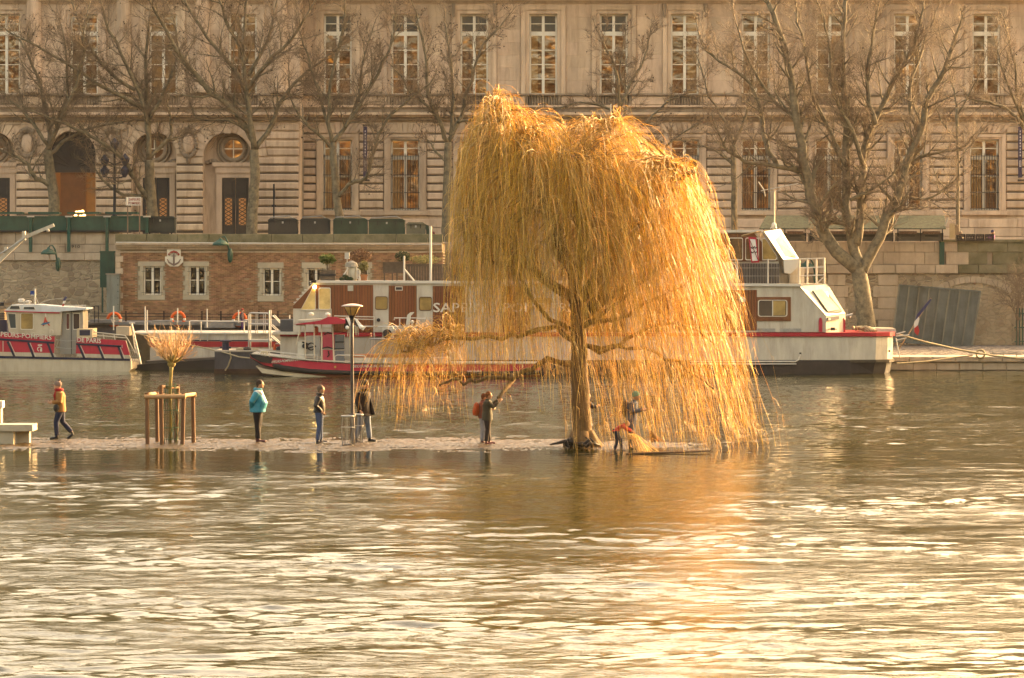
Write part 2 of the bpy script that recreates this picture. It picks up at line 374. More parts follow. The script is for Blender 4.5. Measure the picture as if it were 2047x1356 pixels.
# rows of setts on the sloping lower quay, joined as one mass
ST = MB(); rr = random.Random(4)
for j in range(42):
    y = 147.05+j*.42
    for i in range(90):
        x0 = X(1740,147)+i*.2+(j%2)*.1
        if x0 > 27: break
        h = QZ+.0+rr.random()*.025
        ST.box(x0+.006, y, QZ-.03, x0+.194, y+.40, h)
ST.build('paving_setts', M('sett_stone', (.22,.19,.165), .75, isl=.3, var=.2, scale=6), kind='stuff', label='grey stone setts laid in rows on the lower quay')
MB().box(-400,166.2,-3,400,400,5.35).build('upper_street', PAVE, kind='structure')
# ---- rubble quay wall
def rubble_mat(name, c1, c2, c3, sc=2.6):
    m = bpy.data.materials.new(name); m.use_nodes = True; nt = m.node_tree; N = nt.nodes; L = nt.links; b = N['Principled BSDF']; b.inputs['Roughness'].default_value = .9
    g = N.new('ShaderNodeNewGeometry'); mp = N.new('ShaderNodeMapping'); mp.inputs['Scale'].default_value = (sc, sc, sc*1.5); L.new(g.outputs['Position'], mp.inputs[0])
    v = N.new('ShaderNodeTexVoronoi'); v.inputs['Scale'].default_value = 1; L.new(mp.outputs[0], v.inputs['Vector'])
    v2 = N.new('ShaderNodeTexVoronoi'); v2.feature = 'DISTANCE_TO_EDGE'; v2.inputs['Scale'].default_value = 1; L.new(mp.outputs[0], v2.inputs['Vector'])
    cr = N.new('ShaderNodeValToRGB'); e = cr.color_ramp.elements; e[0].color = (*c1,1); e[1].color = (*c3,1); k = e.new(.5); k.color = (*c2,1)
    sp = N.new('ShaderNodeSeparateColor'); L.new(v.outputs['Color'], sp.inputs[0]); L.new(sp.outputs[0], cr.inputs[0])
    er = N.new('ShaderNodeMapRange'); er.inputs[1].default_value = .0; er.inputs[2].default_value = .09; L.new(v2.outputs[0], er.inputs[0])
    mx = N.new('ShaderNodeMixRGB'); mx.inputs[1].default_value = (.34,.27,.18,1); L.new(er.outputs[0], mx.inputs[0]); L.new(cr.outputs[0], mx.inputs[2]); 
    nz = N.new('ShaderNodeTexNoise'); nz.inputs['Scale'].default_value = .6; nz.inputs['Detail'].default_value = 6; L.new(g.outputs['Position'], nz.inputs['Vector'])
    hs = N.new('ShaderNodeHueSaturation'); mr = N.new('ShaderNodeMapRange'); mr.inputs[3].default_value = .6; mr.inputs[4].default_value = 1.4; L.new(nz.outputs[0], mr.inputs[0]); L.new(mr.outputs[0], hs.inputs['Value']); L.new(mx.outputs[0], hs.inputs['Color']); L.new(hs.outputs[0], b.inputs['Base Color'])
    bp = N.new('ShaderNodeBump'); bp.inputs['Distance'].default_value = .04; L.new(er.outputs[0], bp.inputs['Height']); L.new(bp.outputs[0], b.inputs['Normal'])
    return m
RUBL = rubble_mat('rubble_masonry', (.17,.12,.08), (.25,.185,.125), (.30,.23,.155))
D0 = 165.0
# left stretch
qwl = thing('quay_wall', 'rubble quay wall topped by pale stone blocks behind the left patrol boat', 'quay wall', (X(60,D0), D0, QZ))
MB().box(-120, D0+.02, -2, X(240,D0), D0+1.1, Z(521,D0)).build('rubble_face', RUBL, qwl)
MB().box(-120, D0+.25, Z(521,D0), X(240,D0), D0+1.1, Z(455,D0)).build('core', STONED, qwl)
for x in range(-320, 240, 70):
    for (ya, yb, off) in ((455,488,0),(489,505,30)):
        block('parapet_stone', qwl, CUT, X(x+off+.3,D0), X(min(242,x+off+69.7),D0), Z(yb,D0), Z(ya,D0), D0+.16, .3, .015)
    block('ledge_stone', qwl, CUT, X(x+.3,D0), X(min(242,x+69.7),D0), Z(521,D0), Z(505.6,D0), D0-.12, .5, .03)
text('date_carving', '—  1910', qwl, M('carved_shadow', (.12,.10,.08), .9), 118, 160, 496, D0+.15, 6)
# right stretch
qwr = thing('quay_wall', 'tall quay wall of rubble and big pale blocks behind the barge stern and plane tree', 'quay wall', (X(1900,D0), D0, QZ))
MB().box(X(885,D0), D0+.02, -2, 110, D0+1.1, Z(547,D0)).build('rubble_face', RUBL, qwr)
MB().box(X(885,D0), D0+.25, Z(547,D0), 110, D0+1.1, Z(484,D0)).build('core', STONED, qwr)
MOSS = M('mossy_parapet', (.20,.17,.11), .95, var=.3, scale=1.5, col2=(.11,.105,.055), rnd=.1)
rr = random.Random(9)
x = 885
while x < 2500:
    w = rr.choice([40,46,52,60])
    mt = CUT if x < 1880 else MOSS
    for (ya, yb, off) in ((484,504,0),(504.6,529,w*.5)):
        block('parapet_stone', qwr, mt, X(x+off+.3,D0), X(x+off+w-.3,D0), Z(yb,D0), Z(ya,D0), D0+.16, .3, .015)
    block('ledge_stone', qwr, mt, X(x+.3,D0), X(x+w-.3,D0), Z(547,D0), Z(529.6,D0), D0-.14, .5, .03)
    x += w
MB().box(X(1880,D0), D0+.08, Z(484,D0), 110, D0+.7, Z(479,D0)).build('coping', MOSS, qwr)
MB().pbox(1878,484,1888,530,D0+.05,.1).build('green_pilaster', GREEN, qwr)
# quoins either side of the blind arch
for (a, b2) in ((1755,1795),(1655,1690)):
    y = 549; k = 0
    while y < 688:
        e = (k%2)*10
        block('quoin_stone', qwr, CUT, X(a-e,D0), X(b2+e*.5,D0), Z(min(690,y+22.3),D0), Z(y,D0), D0-.06, .2, .02)
        y += 23; k += 1
# blind segmental arch
for k in range(15):
    t0, t1 = math.radians(55+70*k/15), math.radians(55+70*(k+.93)/15)
    cx_, cy_, r0, r1 = 1945, 693, 128, 140
    pts = [(cx_+r*math.cos(t), cy_-r*math.sin(t)*1.0) for r, t in ((r0,t0),(r1,t0),(r1,t1),(r0,t1))]
    MB().pprism(pts, D0-.07, .2).build('arch_stone', CUT, qwr)
MB().pprism([(1868,690),(1868,590)]+[(1945+122*math.cos(t), 693-122*math.sin(t)) for t in [math.radians(128-76*i/12) for i in range(13)]]+[(2022,590),(2022,690)], D0-.03, .1).build('arch_infill', rubble_mat('infill_masonry', (.30,.22,.14), (.36,.27,.18), (.27,.19,.12), 3.2), qwr)
# buttressed green panel of iron railings far right
g = thing('iron_railing', 'green iron railing standing against the quay wall at the far right', 'railing', (X(2045,164), 164, QZ))
for i in range(9): MB().tube([P(2032+i*6,690,164), P(2032+i*6,616,164)], .035, 6).build('bar', GREEN, g)
for y in (627,655,683): MB().tube([P(2028,y,163.96), P(2090,y,163.96)], .03, 6).build('rail', GREEN, g)
# leaning corrugated panel
g = thing('steel_gate', 'big grey ribbed steel gate leaning askew against the quay wall', 'steel gate', (X(1865,162.5), 162.5, QZ))
GP = M('grey_blue_sheet', (.13,.15,.14), .6, metal=.1, var=.25, scale=1.5, soot=.7)
tl, tr_, br, bl = (1798,570),(1960,583),(1943,692),(1783,683)
def quadp(u, v, D): 
    a = tl[0]+(tr_[0]-tl[0])*u, tl[1]+(tr_[1]-tl[1])*u; b_ = bl[0]+(br[0]-bl[0])*u, bl[1]+(br[1]-bl[1])*u
    return (a[0]+(b_[0]-a[0])*v, a[1]+(b_[1]-a[1])*v)
for i in range(8):
    u0, u1 = i/8+.003, (i+1)/8-.003
    MB().pprism([quadp(u0,0,0),quadp(u1,0,0),quadp(u1,1,0),quadp(u0,1,0)], 162.5+.03*(i%2), .06).build('panel', GP, g)
for i in range(9):
    a, b_ = quadp(i/8,-.01,0), quadp(i/8,1.01,0)
    MB().tube([P(*a,162.42), P(*b_,162.42)], .05, 4).build('rib', M('pale_rib', (.2,.2,.16), .6, soot=.5), g)
for v in (0,1):
    a, b_ = quadp(0,v,0), quadp(1,v,0); MB().tube([P(*a,162.40), P(*b_,162.40)], .06, 4).build('edge_rail', GP, g)
# ================================================================ THE MINT FACADE
DF = 190.0; DL = 187.6        # main front, projecting left pavilion
B = thing('palace_building', 'long classical stone palace front with tall white windows filling the background', 'building', (0, DF, 5.35))
def wallgrid(mb, x0, x1, z0, z1, holes, y, d):
    xs = sorted({x0, x1, *[v for h in holes for v in (h[0], h[1])]}); zs = sorted({z0, z1, *[v for h in holes for v in (h[2], h[3])]})
    for i in range(len(xs)-1):
        run = None
        for j in range(len(zs)-1):
            cx, cz = (xs[i]+xs[i+1])/2, (zs[j]+zs[j+1])/2
            if any(h[0] < cx < h[1] and h[2] < cz < h[3] for h in holes):
                if run is not None: mb.box(xs[i], y, run, xs[i+1], y+d, zs[j]); run = None
            elif run is None: run = zs[j]
        if run is not None: mb.box(xs[i], y, run, xs[i+1], y+d, zs[-1])
up_main = [675,810,948,1086,1227,1369,1511,1660,1815,1972,2126]
up_left = [-145,12,168,326,485]
lo_main = [675,810,948,1086,1227,1369,1511,1658,1815,1968,2124]
HW = 28
def zr(a, b, D): return Z(b, D), Z(a, D)
holes = [(X(c-HW,DF), X(c+HW,DF), Z(190,DF), Z(28,DF)) for c in up_main]+[(X(c-HW-1,DF), X(c+HW+1,DF), Z(421,DF), Z(279,DF)) for c in lo_main]
Xa, Xb = X(600,DF), X(2230,DF)
m = MB(); wallgrid(m, Xa, Xb, 5.3, 23, holes, DF, .9); m.build('wall', STONEW, B)
XL0, XL1 = X(-240,DL), X(600,DL)
ho = [(X(c-HW,DL), X(c+HW,DL), Z(190,DL), Z(28,DL)) for c in up_left]
AR = [(145,46,262),(308,44,265),(455,48,265),(-12,44,265)]       # arched recesses: centre, half width, top
ho += [(X(c-w,DL), X(c+w,DL), 5.4, Z(t,DL)) for c, w, t in AR]
m = MB(); wallgrid(m, XL0, XL1, 5.3, 23, ho, DL, .9); m.box(XL1-.9, DL+.9, 5.3, XL1, DF+.5, 23)
for c, w, t in AR:       # spandrels above the arches
    r = w; cy = t+r; arc = [(c+r*math.cos(a), cy-r*math.sin(a)) for a in [math.pi*i/24 for i in range(25)]]
    left = [(c-w,t)]+[(x_, y_) for x_, y_ in arc[12:]]; right = [(c+w,t)]+arc[:13]
    m.pprism(left, DL, .9); m.pprism(right, DL, .9)
m.build('wall', STONEW, B)
# upper storey, cornice and roof (out of the picture above, but seen mirrored in the river)
hz = 23; m = MB(); m.box(XL0, DL, 23, Xb, DF+14, 27.4); m.build('attic_wall', STONEW, B)
m = MB(); m.box(XL0-.5, DL-.9, 27.4, Xb+.5, DF+14, 28.1); m.box(XL0-.2, DL-.35, 26.9, Xb+.5, DF+14, 27.4); m.build('cornice', STONE, B)
m = MB(); m.prism([(XL0,28.1),(Xb,28.1),(Xb-4,31.5),(XL0+4,31.5)], DL+.6, DF+13.5); m.build('roof', M('slate', (.10,.11,.12), .6, var=.2), B)
for c in up_left+up_main:
    D = DL if c < 600 else DF
    MB().box(X(c-24,D), DL-.06, 24.0, X(c+24,D), DL+.02, 26.0).build('attic_window', M('dark_sash', (.05,.04,.035), .3), B)
# main entablature above the first-floor windows
def band(px0, px1, ya, yb, D, out, name='string_course', mat=STONE):
    m = MB(); m.box(X(px0,D), D-out, Z(yb,D), X(px1,D), D+.02, Z(ya,D)); return m.build(name, mat, B)
for (a, b, D) in ((-240,600,DL),(600,2230,DF)):
    band(a,b,-10,-2,D,.55); band(a,b,-2,3,D,.3); band(a,b,3,6.5,D,.14)
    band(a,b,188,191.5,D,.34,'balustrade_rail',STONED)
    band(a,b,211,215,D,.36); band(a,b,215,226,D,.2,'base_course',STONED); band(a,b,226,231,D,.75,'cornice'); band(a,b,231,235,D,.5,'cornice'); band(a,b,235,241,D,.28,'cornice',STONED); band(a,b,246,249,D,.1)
# plinth in three stone courses
rr = random.Random(2)
def course_run(px0, px1, ya, yb, D, out, d=.25, w=60, name='stone', mat=STONE, ch=.03, off=0):
    x = px0; first = True
    while x < px1-1:
        ww = (w*.5 if (off and first) else w)*rr.uniform(.93,1.07); first = False
        e = px1 if px1-(x+ww) < w*.35 else x+ww
        block(name, B, mat, X(x+.15,D), X(e-.15,D), Z(yb,D), Z(ya,D), D-out, d, ch); x = e
for (a, b, D, skip) in ((600,2230,DF,[]),):
    for k, (ya, yb) in enumerate(((438,455.4),(455.8,473),(473.4,500))): course_run(a,b,ya,yb,D,.22-.02*k+.05,w=95,off=k%2)
# rustication between the ground-floor windows
def rustic(px0, px1, D, y0, y1, skipf=None):
    y = y0; k = 0
    while y+13 < y1:
        segs = [(px0,px1)]
        if skipf: segs = skipf(px0, px1, y, y+13.4)
        for a, b in segs:
            if b-a > 3: course_run(a, b, y, y+13.2, D, .13, .16, w=150, name='stone_course', ch=.06)
        y += 16.62; k += 1
JOINT = M('sooty_joint', (.16,.12,.09), .95, var=.3, scale=1.5)  # dark strip behind the courses paints in the shade of the grooves
edges = [600]+[v for c in lo_main for v in (c-42, c+42)]+[2230]
for i in range(0, len(edges), 2):
    rustic(edges[i]+1, edges[i+1]-1, DF, 253, 436)
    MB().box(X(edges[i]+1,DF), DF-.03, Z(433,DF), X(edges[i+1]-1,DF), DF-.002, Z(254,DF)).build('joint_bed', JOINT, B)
edges = [-240,-56,32,99,191,264,352,407,503,600]
for a, b in ((-240,-56),(32,99),(191,264),(352,407),(503,598)):
    rustic(a+1, b-1, DL, 315, 470)
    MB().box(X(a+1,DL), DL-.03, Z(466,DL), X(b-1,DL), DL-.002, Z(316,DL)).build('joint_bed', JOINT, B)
# above the spring of the arches the courses are cut by the ring of voussoirs
def cut(px0, px1, ya, yb):
    out = [(px0, px1)]
    for c, w, t in AR:
        R = w+32; cy = t+w; ym = (ya+yb)/2
        if ym < cy:
            h = cy-ym
            if h < R:
                hw = math.sqrt(R*R-h*h)
                out = [s for (p, q_) in out for s in ((p, min(q_, c-hw)), (max(p, c+hw), q_)) if s[1]-s[0] > 4]
    return out
rustic(-240, 598, DL, 248.5, 312, cut)
for c, w, t in AR:
    cy = t+w
    for k in range(13):
        a0, a1 = math.pi*(k+.06)/13, math.pi*(k+.94)/13; R = w+30
        def lim(r, a): 
            y = cy-r*math.sin(a); x_ = c+r*math.cos(a)
            if y < 250: 
                s = (cy-250)/(r*math.sin(a)); x_ = c+r*math.cos(a)*s; y = 250
            return (x_, y)
        m = MB(); m.pprism([lim(w+1,a0), lim(R,a0), lim(R,a1), lim(w+1,a1)], DL-.14, .16); m.build('voussoir', STONE, B)
# flat arches over the ground-floor windows of the main front
for c in lo_main:
    for k in range(9):
        u0, u1 = (k-4.5)+.06, (k-4.5)+.94
        e = 3 if k == 4 else 0
        m = MB(); m.pprism([(c+u0*8.2,266), (c+u1*8.2,266), (c+u1*12.5,247-e), (c+u0*12.5,247-e)], DF-.16-.05*(k==4), .2); m.build('voussoir', STONE, B)
# ---- windows
def framebox(m, x0, x1, z0, z1, t, y, d):
    m.box(x0, y, z0, x0+t, y+d, z1); m.box(x1-t, y, z0, x1, y+d, z1); m.box(x0+t, y, z0, x1-t, y+d, z0+t); m.box(x0+t, y, z1-t, x1-t, y+d, z1)
_pm = {}
def pane_mesh(w, h, mat):
    k = (round(w,2), round(h,2), mat.name)
    if k not in _pm:
        me = bpy.data.meshes.new('pane'); w2, h2 = k[0]/2, k[1]/2; t = .006
        me.from_pydata([(-w2,0,-h2),(w2,0,-h2),(w2,0,h2),(-w2,0,h2),(-w2,t,-h2),(w2,t,-h2),(w2,t,h2),(-w2,t,h2)], [], [(0,1,2,3),(7,6,5,4),(0,4,5,1),(1,5,6,2),(2,6,7,3),(3,7,4,0)])
        me.materials.append(mat); _pm[k] = me
    return _pm[k]
def bar_mesh(w):
    k = ('bar', round(w,2))
    if k not in _pm:
        q_ = MB(); q_.box(-k[1]/2, -.03, -.025, k[1]/2, .03, .025); me = bpy.data.meshes.new('glazing_bar'); me.from_pydata(q_.v, [], q_.f); me.materials.append(WHITEW); _pm[k] = me
    return _pm[k]
# back walls glow by emission, standing in for gold reflections and lamplight in the windows
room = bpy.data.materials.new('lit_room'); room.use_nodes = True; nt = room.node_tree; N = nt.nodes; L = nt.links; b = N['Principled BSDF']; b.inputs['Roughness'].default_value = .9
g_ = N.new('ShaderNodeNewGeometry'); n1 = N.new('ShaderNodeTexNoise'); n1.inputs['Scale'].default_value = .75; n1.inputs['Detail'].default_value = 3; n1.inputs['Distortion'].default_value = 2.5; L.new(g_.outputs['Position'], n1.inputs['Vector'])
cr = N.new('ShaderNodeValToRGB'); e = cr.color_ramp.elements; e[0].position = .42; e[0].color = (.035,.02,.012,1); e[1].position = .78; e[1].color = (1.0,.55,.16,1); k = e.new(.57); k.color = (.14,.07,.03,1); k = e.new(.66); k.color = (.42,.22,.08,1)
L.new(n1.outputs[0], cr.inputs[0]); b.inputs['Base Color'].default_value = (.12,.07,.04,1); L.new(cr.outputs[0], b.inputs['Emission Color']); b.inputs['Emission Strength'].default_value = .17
wr = random.Random(12); CURT = M('cream_curtain', (.42,.33,.22), .9, var=.15, emit=(.9,.6,.32,.03))
def window(c, D, ya, yb, rows, transom, halfw, kind='window', glow=True, ledge=True):
    x0, x1, z0, z1 = X(c-halfw,D), X(c+halfw,D), Z(yb,D), Z(ya,D); y = D+.28
    m = MB(); framebox(m, x0+.01, x1-.01, z0+.01, z1, .11, y, .12)
    xm = (x0+x1)/2; m.box(xm-.085, y-.02, z0, xm+.085, y+.1, z1)
    zt = Z(transom,D) if transom else None
    if zt: m.box(x0+.11, y-.03, zt-.13, x1-.11, y+.1, zt+.13)
    f = m.build('window', WHITEW, B)
    sect = [(z0+.11, (zt-.13) if zt else z1-.11, rows)]
    if zt: sect.append((zt+.13, z1-.11, 2 if transom else 1))
    for za, zb, n in sect:
        for s in (0, 1):
            xa, xb = (x0+.11, xm-.085) if s == 0 else (xm+.085, x1-.11)
            pm_ = DARKP if (D == DF and ya < 100 and c in (675,810,948,1086,1227) and za > z0+1) else PANE
            for k in range(n):
                p0, p1 = za+(zb-za)*k/n, za+(zb-za)*(k+1)/n
                if k: piece('glazing_bar', bar_mesh(xb-xa), f, ((xa+xb)/2, y+.03, p0))
                piece('pane', pane_mesh(xb-xa-.01, p1-p0-.05, pm_), f, ((xa+xb)/2, y+.05, (p0+p1)/2), rot=(math.radians(wr.uniform(-.5,.5)), 0, math.radians(wr.uniform(-.6,.6))))
    if wr.random() < .55:
        cu = wr.uniform(.25,.5)*(x1-x0); side = wr.choice((0,1,2))
        for sd in ((0,) if side == 0 else (1,) if side == 1 else (0,1)):
            a0 = x0+.1 if sd == 0 else x1-.1-cu*.8; pts_ = MB()
            for q_i in range(6): pts_.box(a0+cu*.8*q_i/6, y+.25+.04*(q_i%2), z0+.1, a0+cu*.8*(q_i+.95)/6, y+.29+.04*(q_i%2), z1-.2)
            pts_.build('curtain', CURT, B, kind='stuff')
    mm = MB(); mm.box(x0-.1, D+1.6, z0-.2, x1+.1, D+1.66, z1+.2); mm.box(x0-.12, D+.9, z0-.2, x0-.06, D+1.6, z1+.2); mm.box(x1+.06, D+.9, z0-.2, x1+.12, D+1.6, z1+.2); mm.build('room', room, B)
    return f
for c in up_left+up_main:
    D = DL if c < 600 else DF
    window(c, D, 28, 190, 4 if c not in (1369,) else 4, 67, HW)
    m = MB(); x0, x1 = X(c-HW,D), X(c+HW,D)
    for t, o_ in ((.38,.10),(.16,.18)):
        pass
    framebox_ = MB(); a0, a1, zb, zt_ = x0-.52, x1+.52, Z(190,D), Z(13,D)
    for (i_, o_, ou) in ((.0,.22,.07),(.24,.52,.15)):
        framebox_.box(x0-o_, D-ou, zb, x0-i_, D+.02, Z(28,D)+o_); framebox_.box(x1+i_, D-ou, zb, x1+o_, D+.02, Z(28,D)+o_); framebox_.box(x0-i_, D-ou, Z(28,D)+i_, x1+i_, D+.02, Z(28,D)+o_)
    framebox_.build('window_surround', STONE, B)
    # consoles under the entablature
    for s in (-1,1):
        q_ = MB(); cx_ = X(c+s*41,D); q_.prism([(cx_-.12,Z(8,D)),(cx_+.12,Z(8,D)),(cx_+.1,Z(32,D)),(cx_,Z(36,D)),(cx_-.1,Z(32,D))], D-.3, D+.02)
        if c in (1369,): q_.build('bracket', STONED, B)
        elif c in (948,): q_.build('bracket', STONED, B)
    # balusters (too fine to pick apart one by one)
    bl_ = MB(); n = 11
    for i in range(n):
        bxp = X(c-30+60*(i+.5)/n,D); h0, h1 = Z(211,D), Z(191.5,D); h = h1-h0
        bl_.lathe((bxp, D-.12, h0), [(.07,0),(.05,h*.12),(.085,h*.35),(.045,h*.7),(.07,h)], 6)
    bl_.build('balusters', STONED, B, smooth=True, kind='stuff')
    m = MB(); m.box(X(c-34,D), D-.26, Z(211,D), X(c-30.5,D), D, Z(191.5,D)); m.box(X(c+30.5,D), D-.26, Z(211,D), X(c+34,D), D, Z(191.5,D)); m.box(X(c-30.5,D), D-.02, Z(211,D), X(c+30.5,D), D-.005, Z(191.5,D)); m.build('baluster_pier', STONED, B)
# solid panels between balconies
allc = sorted(up_left+up_main)
for a, b_ in zip(allc, allc[1:]):
    D = DL if b_ < 600 else DF
    if a < 600 < b_: b_ = 600; D = DL
    block('parapet_panel', B, STONE, X(a+35,D), X(b_-35,D), Z(210.5,D), Z(192.5,D), D-.2, .25, .05)
# ashlar of the first floor, between the windows: proud courses with thin joints
for i, (a, b_) in enumerate(zip(allc, allc[1:])):
    D = DL if a < 600 and b_ < 600 else DF
    if a < 600 < b_: continue
    pa, pb = a+45.5, b_-45.5
    y = 9
    for k in range(7):
        yb = y+25.4
        course_run(pa, pb, y, yb-.25, D, .035, .05, w=48, name='ashlar_stone', mat=STONE, ch=.006, off=k%2); y = yb
course_run(602, 675-45.5, 9, 187, DF, .035, .05, w=40, name='ashlar_stone', ch=.006)
# fluted columns and pilasters of the pavilion
for px in (-60,68,247,405,560):
    for s, wd in ((0,17),):
        c0 = P(px,100,DL); m = MB(); m.lathe((X(px,DL), DL-.12, Z(186,DL)), [(.62,0),(.62,.25),(.5,.45),(.5,.5)], 20); 
        m.build('column_base', STONE, B, smooth=False)
        m = MB(); n = 40; prof = []
        base = len(m.v); h0, h1 = Z(172,DL), Z(-4,DL)
        for zz, rr_ in ((h0,.5),(h1,.44)):
            for k in range(n):
                a = 2*math.pi*k/n; r = rr_*(1 if k%2 else .93); m.v.append((X(px,DL)+r*math.cos(a), DL-.12+r*math.sin(a), zz))
        for k in range(n): m.f.append((k,(k+1)%n,n+(k+1)%n,n+k)); m.m.append(0)
        m.build('column', STONE, B)
# ground-floor windows with iron grilles
for c in lo_main:
    f = window(c, DF, 279, 421, 3, 315, HW+1)
    x0, x1 = X(c-HW-1,DF), X(c+HW+1,DF)
    q_ = MB()
    for (i_, o_, ou) in ((.0,.16,.1),(.16,.40,.2)):
        q_.box(x0-o_, DF-ou, Z(421,DF), x0-i_, DF+.02, Z(279,DF)+o_*.8); q_.box(x1+i_, DF-ou, Z(421,DF), x1+o_, DF+.02, Z(279,DF)+o_*.8); q_.box(x0-i_, DF-ou, Z(279,DF)+i_*.8, x1+i_, DF+.02, Z(279,DF)+o_*.8)
    q_.box(x0-.55, DF-.3, Z(430,DF), x1+.55, DF+.02, Z(421.4,DF)); q_.build('window_surround', STONE, B)
    for i in range(11):
        xx = x0+(x1-x0)*(i+.5)/11; mb_ = MB(); mb_.tube([(xx,DF+.1,Z(420,DF)), (xx,DF+.1,Z(309,DF)), (xx,DF+.1,Z(305,DF))], [.026,.026,.004], 4); mb_.build('grille_bar', IRON, B)
    for yy in (312,350,385,417):
        mb_ = MB(); mb_.box(x0, DF+.08, Z(yy,DF)-.02, x1, DF+.13, Z(yy,DF)+.02); mb_.build('grille_rail', IRON, B)
# arched recesses of the pavilion: back wall, doors, oculus
DOOR = M('dark_bronze_door', (.035,.035,.035), .5, var=.2)
LATT = M('lit_lattice', (.2,.1,.05), .5, var=.2, emit=(1,.45,.15,.03))  # faint glow put into the sheet behind the door lattice
for c, w, t in AR:
    gate = c == 145
    if not gate:
        m = MB(); m.box(X(c-w-2,DL), DL+.72, 5.3, X(c+w+2,DL), DL+.95, Z(t-3,DL)); m.build('recess_wall', STONEW, B)
        dc = c+14 if c > 400 else c+2; hw = 27
        m = MB(); x0, x1, z1 = X(dc-hw,DL), X(dc+hw,DL), Z(355,DL)
        m.box(x0-.35, DL+.5, 5.3, x0, DL+.74, z1+.3); m.box(x1, DL+.5, 5.3, x1+.35, DL+.74, z1+.3); m.box(x0, DL+.5, z1, x1, DL+.74, z1+.3); m.box(x0-.6, DL+.32, z1+.7, x1+.6, DL+.74, z1+.95); m.box(x0-.4, DL+.42, z1+.3, x1+.4, DL+.74, z1+.7); m.build('door_surround', STONE, B)
        for s in (0,1):
            xa, xb = (x0, (x0+x1)/2-.02) if s == 0 else ((x0+x1)/2+.02, x1)
            m = MB(); m.box(xa+.01, DL+.6, 5.4, xb-.01, DL+.7, z1-.01); d_ = m.build('door', DOOR, B)
            MB().box(xa+.2, DL+.56, Z(388,DL), xb-.2, DL+.6, Z(362,DL)).build('door_panel', DOOR, d_)
            la = MB(); ya, yb_ = Z(450,DL), Z(396,DL)
            la.box(xa+.2, DL+.58, ya, xb-.2, DL+.597, yb_, 1)
            nn = 7
            for i in range(nn):
                for sg in (-1,1):
                    z_a = ya+(yb_-ya)*i/nn; p0 = (xa+.2 if sg > 0 else xb-.2, DL+.56, z_a); p1 = (xb-.2 if sg > 0 else xa+.2, DL+.56, z_a+(yb_-ya)/nn)
                    la.tube([p0,p1], .035, 4)
            la.build('lattice', [DOOR, LATT], d_)
        oc = P(c+(12 if c > 400 else 1), 298, DL+.72)
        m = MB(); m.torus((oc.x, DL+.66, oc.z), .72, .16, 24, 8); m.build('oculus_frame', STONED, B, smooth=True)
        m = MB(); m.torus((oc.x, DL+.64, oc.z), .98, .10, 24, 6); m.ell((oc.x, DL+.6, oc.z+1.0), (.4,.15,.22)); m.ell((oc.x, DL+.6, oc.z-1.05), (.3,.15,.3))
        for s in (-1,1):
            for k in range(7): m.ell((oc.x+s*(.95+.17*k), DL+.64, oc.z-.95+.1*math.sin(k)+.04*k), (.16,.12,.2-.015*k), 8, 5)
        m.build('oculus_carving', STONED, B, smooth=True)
        m = MB(); m.lathe((0,0,0), [(.001,0),(.6,0)], 20)
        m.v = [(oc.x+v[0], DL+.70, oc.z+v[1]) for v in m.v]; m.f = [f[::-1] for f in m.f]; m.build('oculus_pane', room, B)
        m = MB(); m.box(oc.x-.03, DL+.62, oc.z-.6, oc.x+.03, DL+.66, oc.z+.6); m.box(oc.x-.6, DL+.615, oc.z-.03, oc.x+.6, DL+.665, oc.z+.03); m.build('glazing_bar', WHITEW, B)
    else:
        x0, x1 = X(c-w,DL), X(c+w,DL)
        m = MB(); m.box(x0-.1, DL+.9, 5.3, x0-.04, DL+6, Z(262,DL)); m.box(x1+.04, DL+.9, 5.3, x1+.1, DL+6, Z(262,DL)); m.box(x0-.1, DL+6, 5.3, x1+.1, DL+6.1, Z(262,DL)); m.build('gateway_passage', M('passage_plaster', (.12,.06,.035), .8, emit=(.6,.25,.1,.03)), B)  # passage walls given a faint glow of their own
        m = MB(); m.pprism([(c-w,343),(c+w,343)]+[(c+w*math.cos(a), t+w-w*math.sin(a)) for a in [math.pi*i/16 for i in range(17)]], DL+.6, .12); m.build('gate_tympanum', DOOR, B)
        m = MB(); m.pbox(c-w,333,c+w,345,DL+.45,.2); m.build('gate_lintel', DOOR, B)
        for k in range(11):
            a = math.pi*(k+.5)/11; m = MB(); m.tube([(X(c,DL), DL+.55, Z(335,DL)), P(c+42*math.cos(a), 330-58*math.sin(a)*.98, DL, .55)], .06, 5); m.build('tympanum_spoke', DOOR, B)
        m = MB(); m.box(X(118,DL)-.02, DL+.7, 5.4, X(168,DL), DL+.8, Z(345,DL)); m.build('door', M('brown_door_leaf', (.10,.04,.018), .5, emit=(.5,.18,.06,.012), var=.2), B)  # both gateway door leaves also carry a faint added glow
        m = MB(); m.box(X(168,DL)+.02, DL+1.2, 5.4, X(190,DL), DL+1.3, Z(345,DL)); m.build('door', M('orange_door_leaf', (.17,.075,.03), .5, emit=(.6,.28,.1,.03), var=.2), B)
        m = MB()
        for (px, py) in ((150,425),(156,424),(162,423),(165,431),(148,432),(158,433)): m.ell(P(px,py,DL,.66), .11, 6, 5)
        m.build('shop_lamps', M('warm_bulb', (1,.8,.5), .5, emit=(1,.75,.35,1.2)), B)
    # keystone
    m = MB(); m.pprism([(c-6,t+2),(c+6,t+2),(c+9,249),(c-9,249)], DL-.3, .32); m.build('keystone', STONE, B)
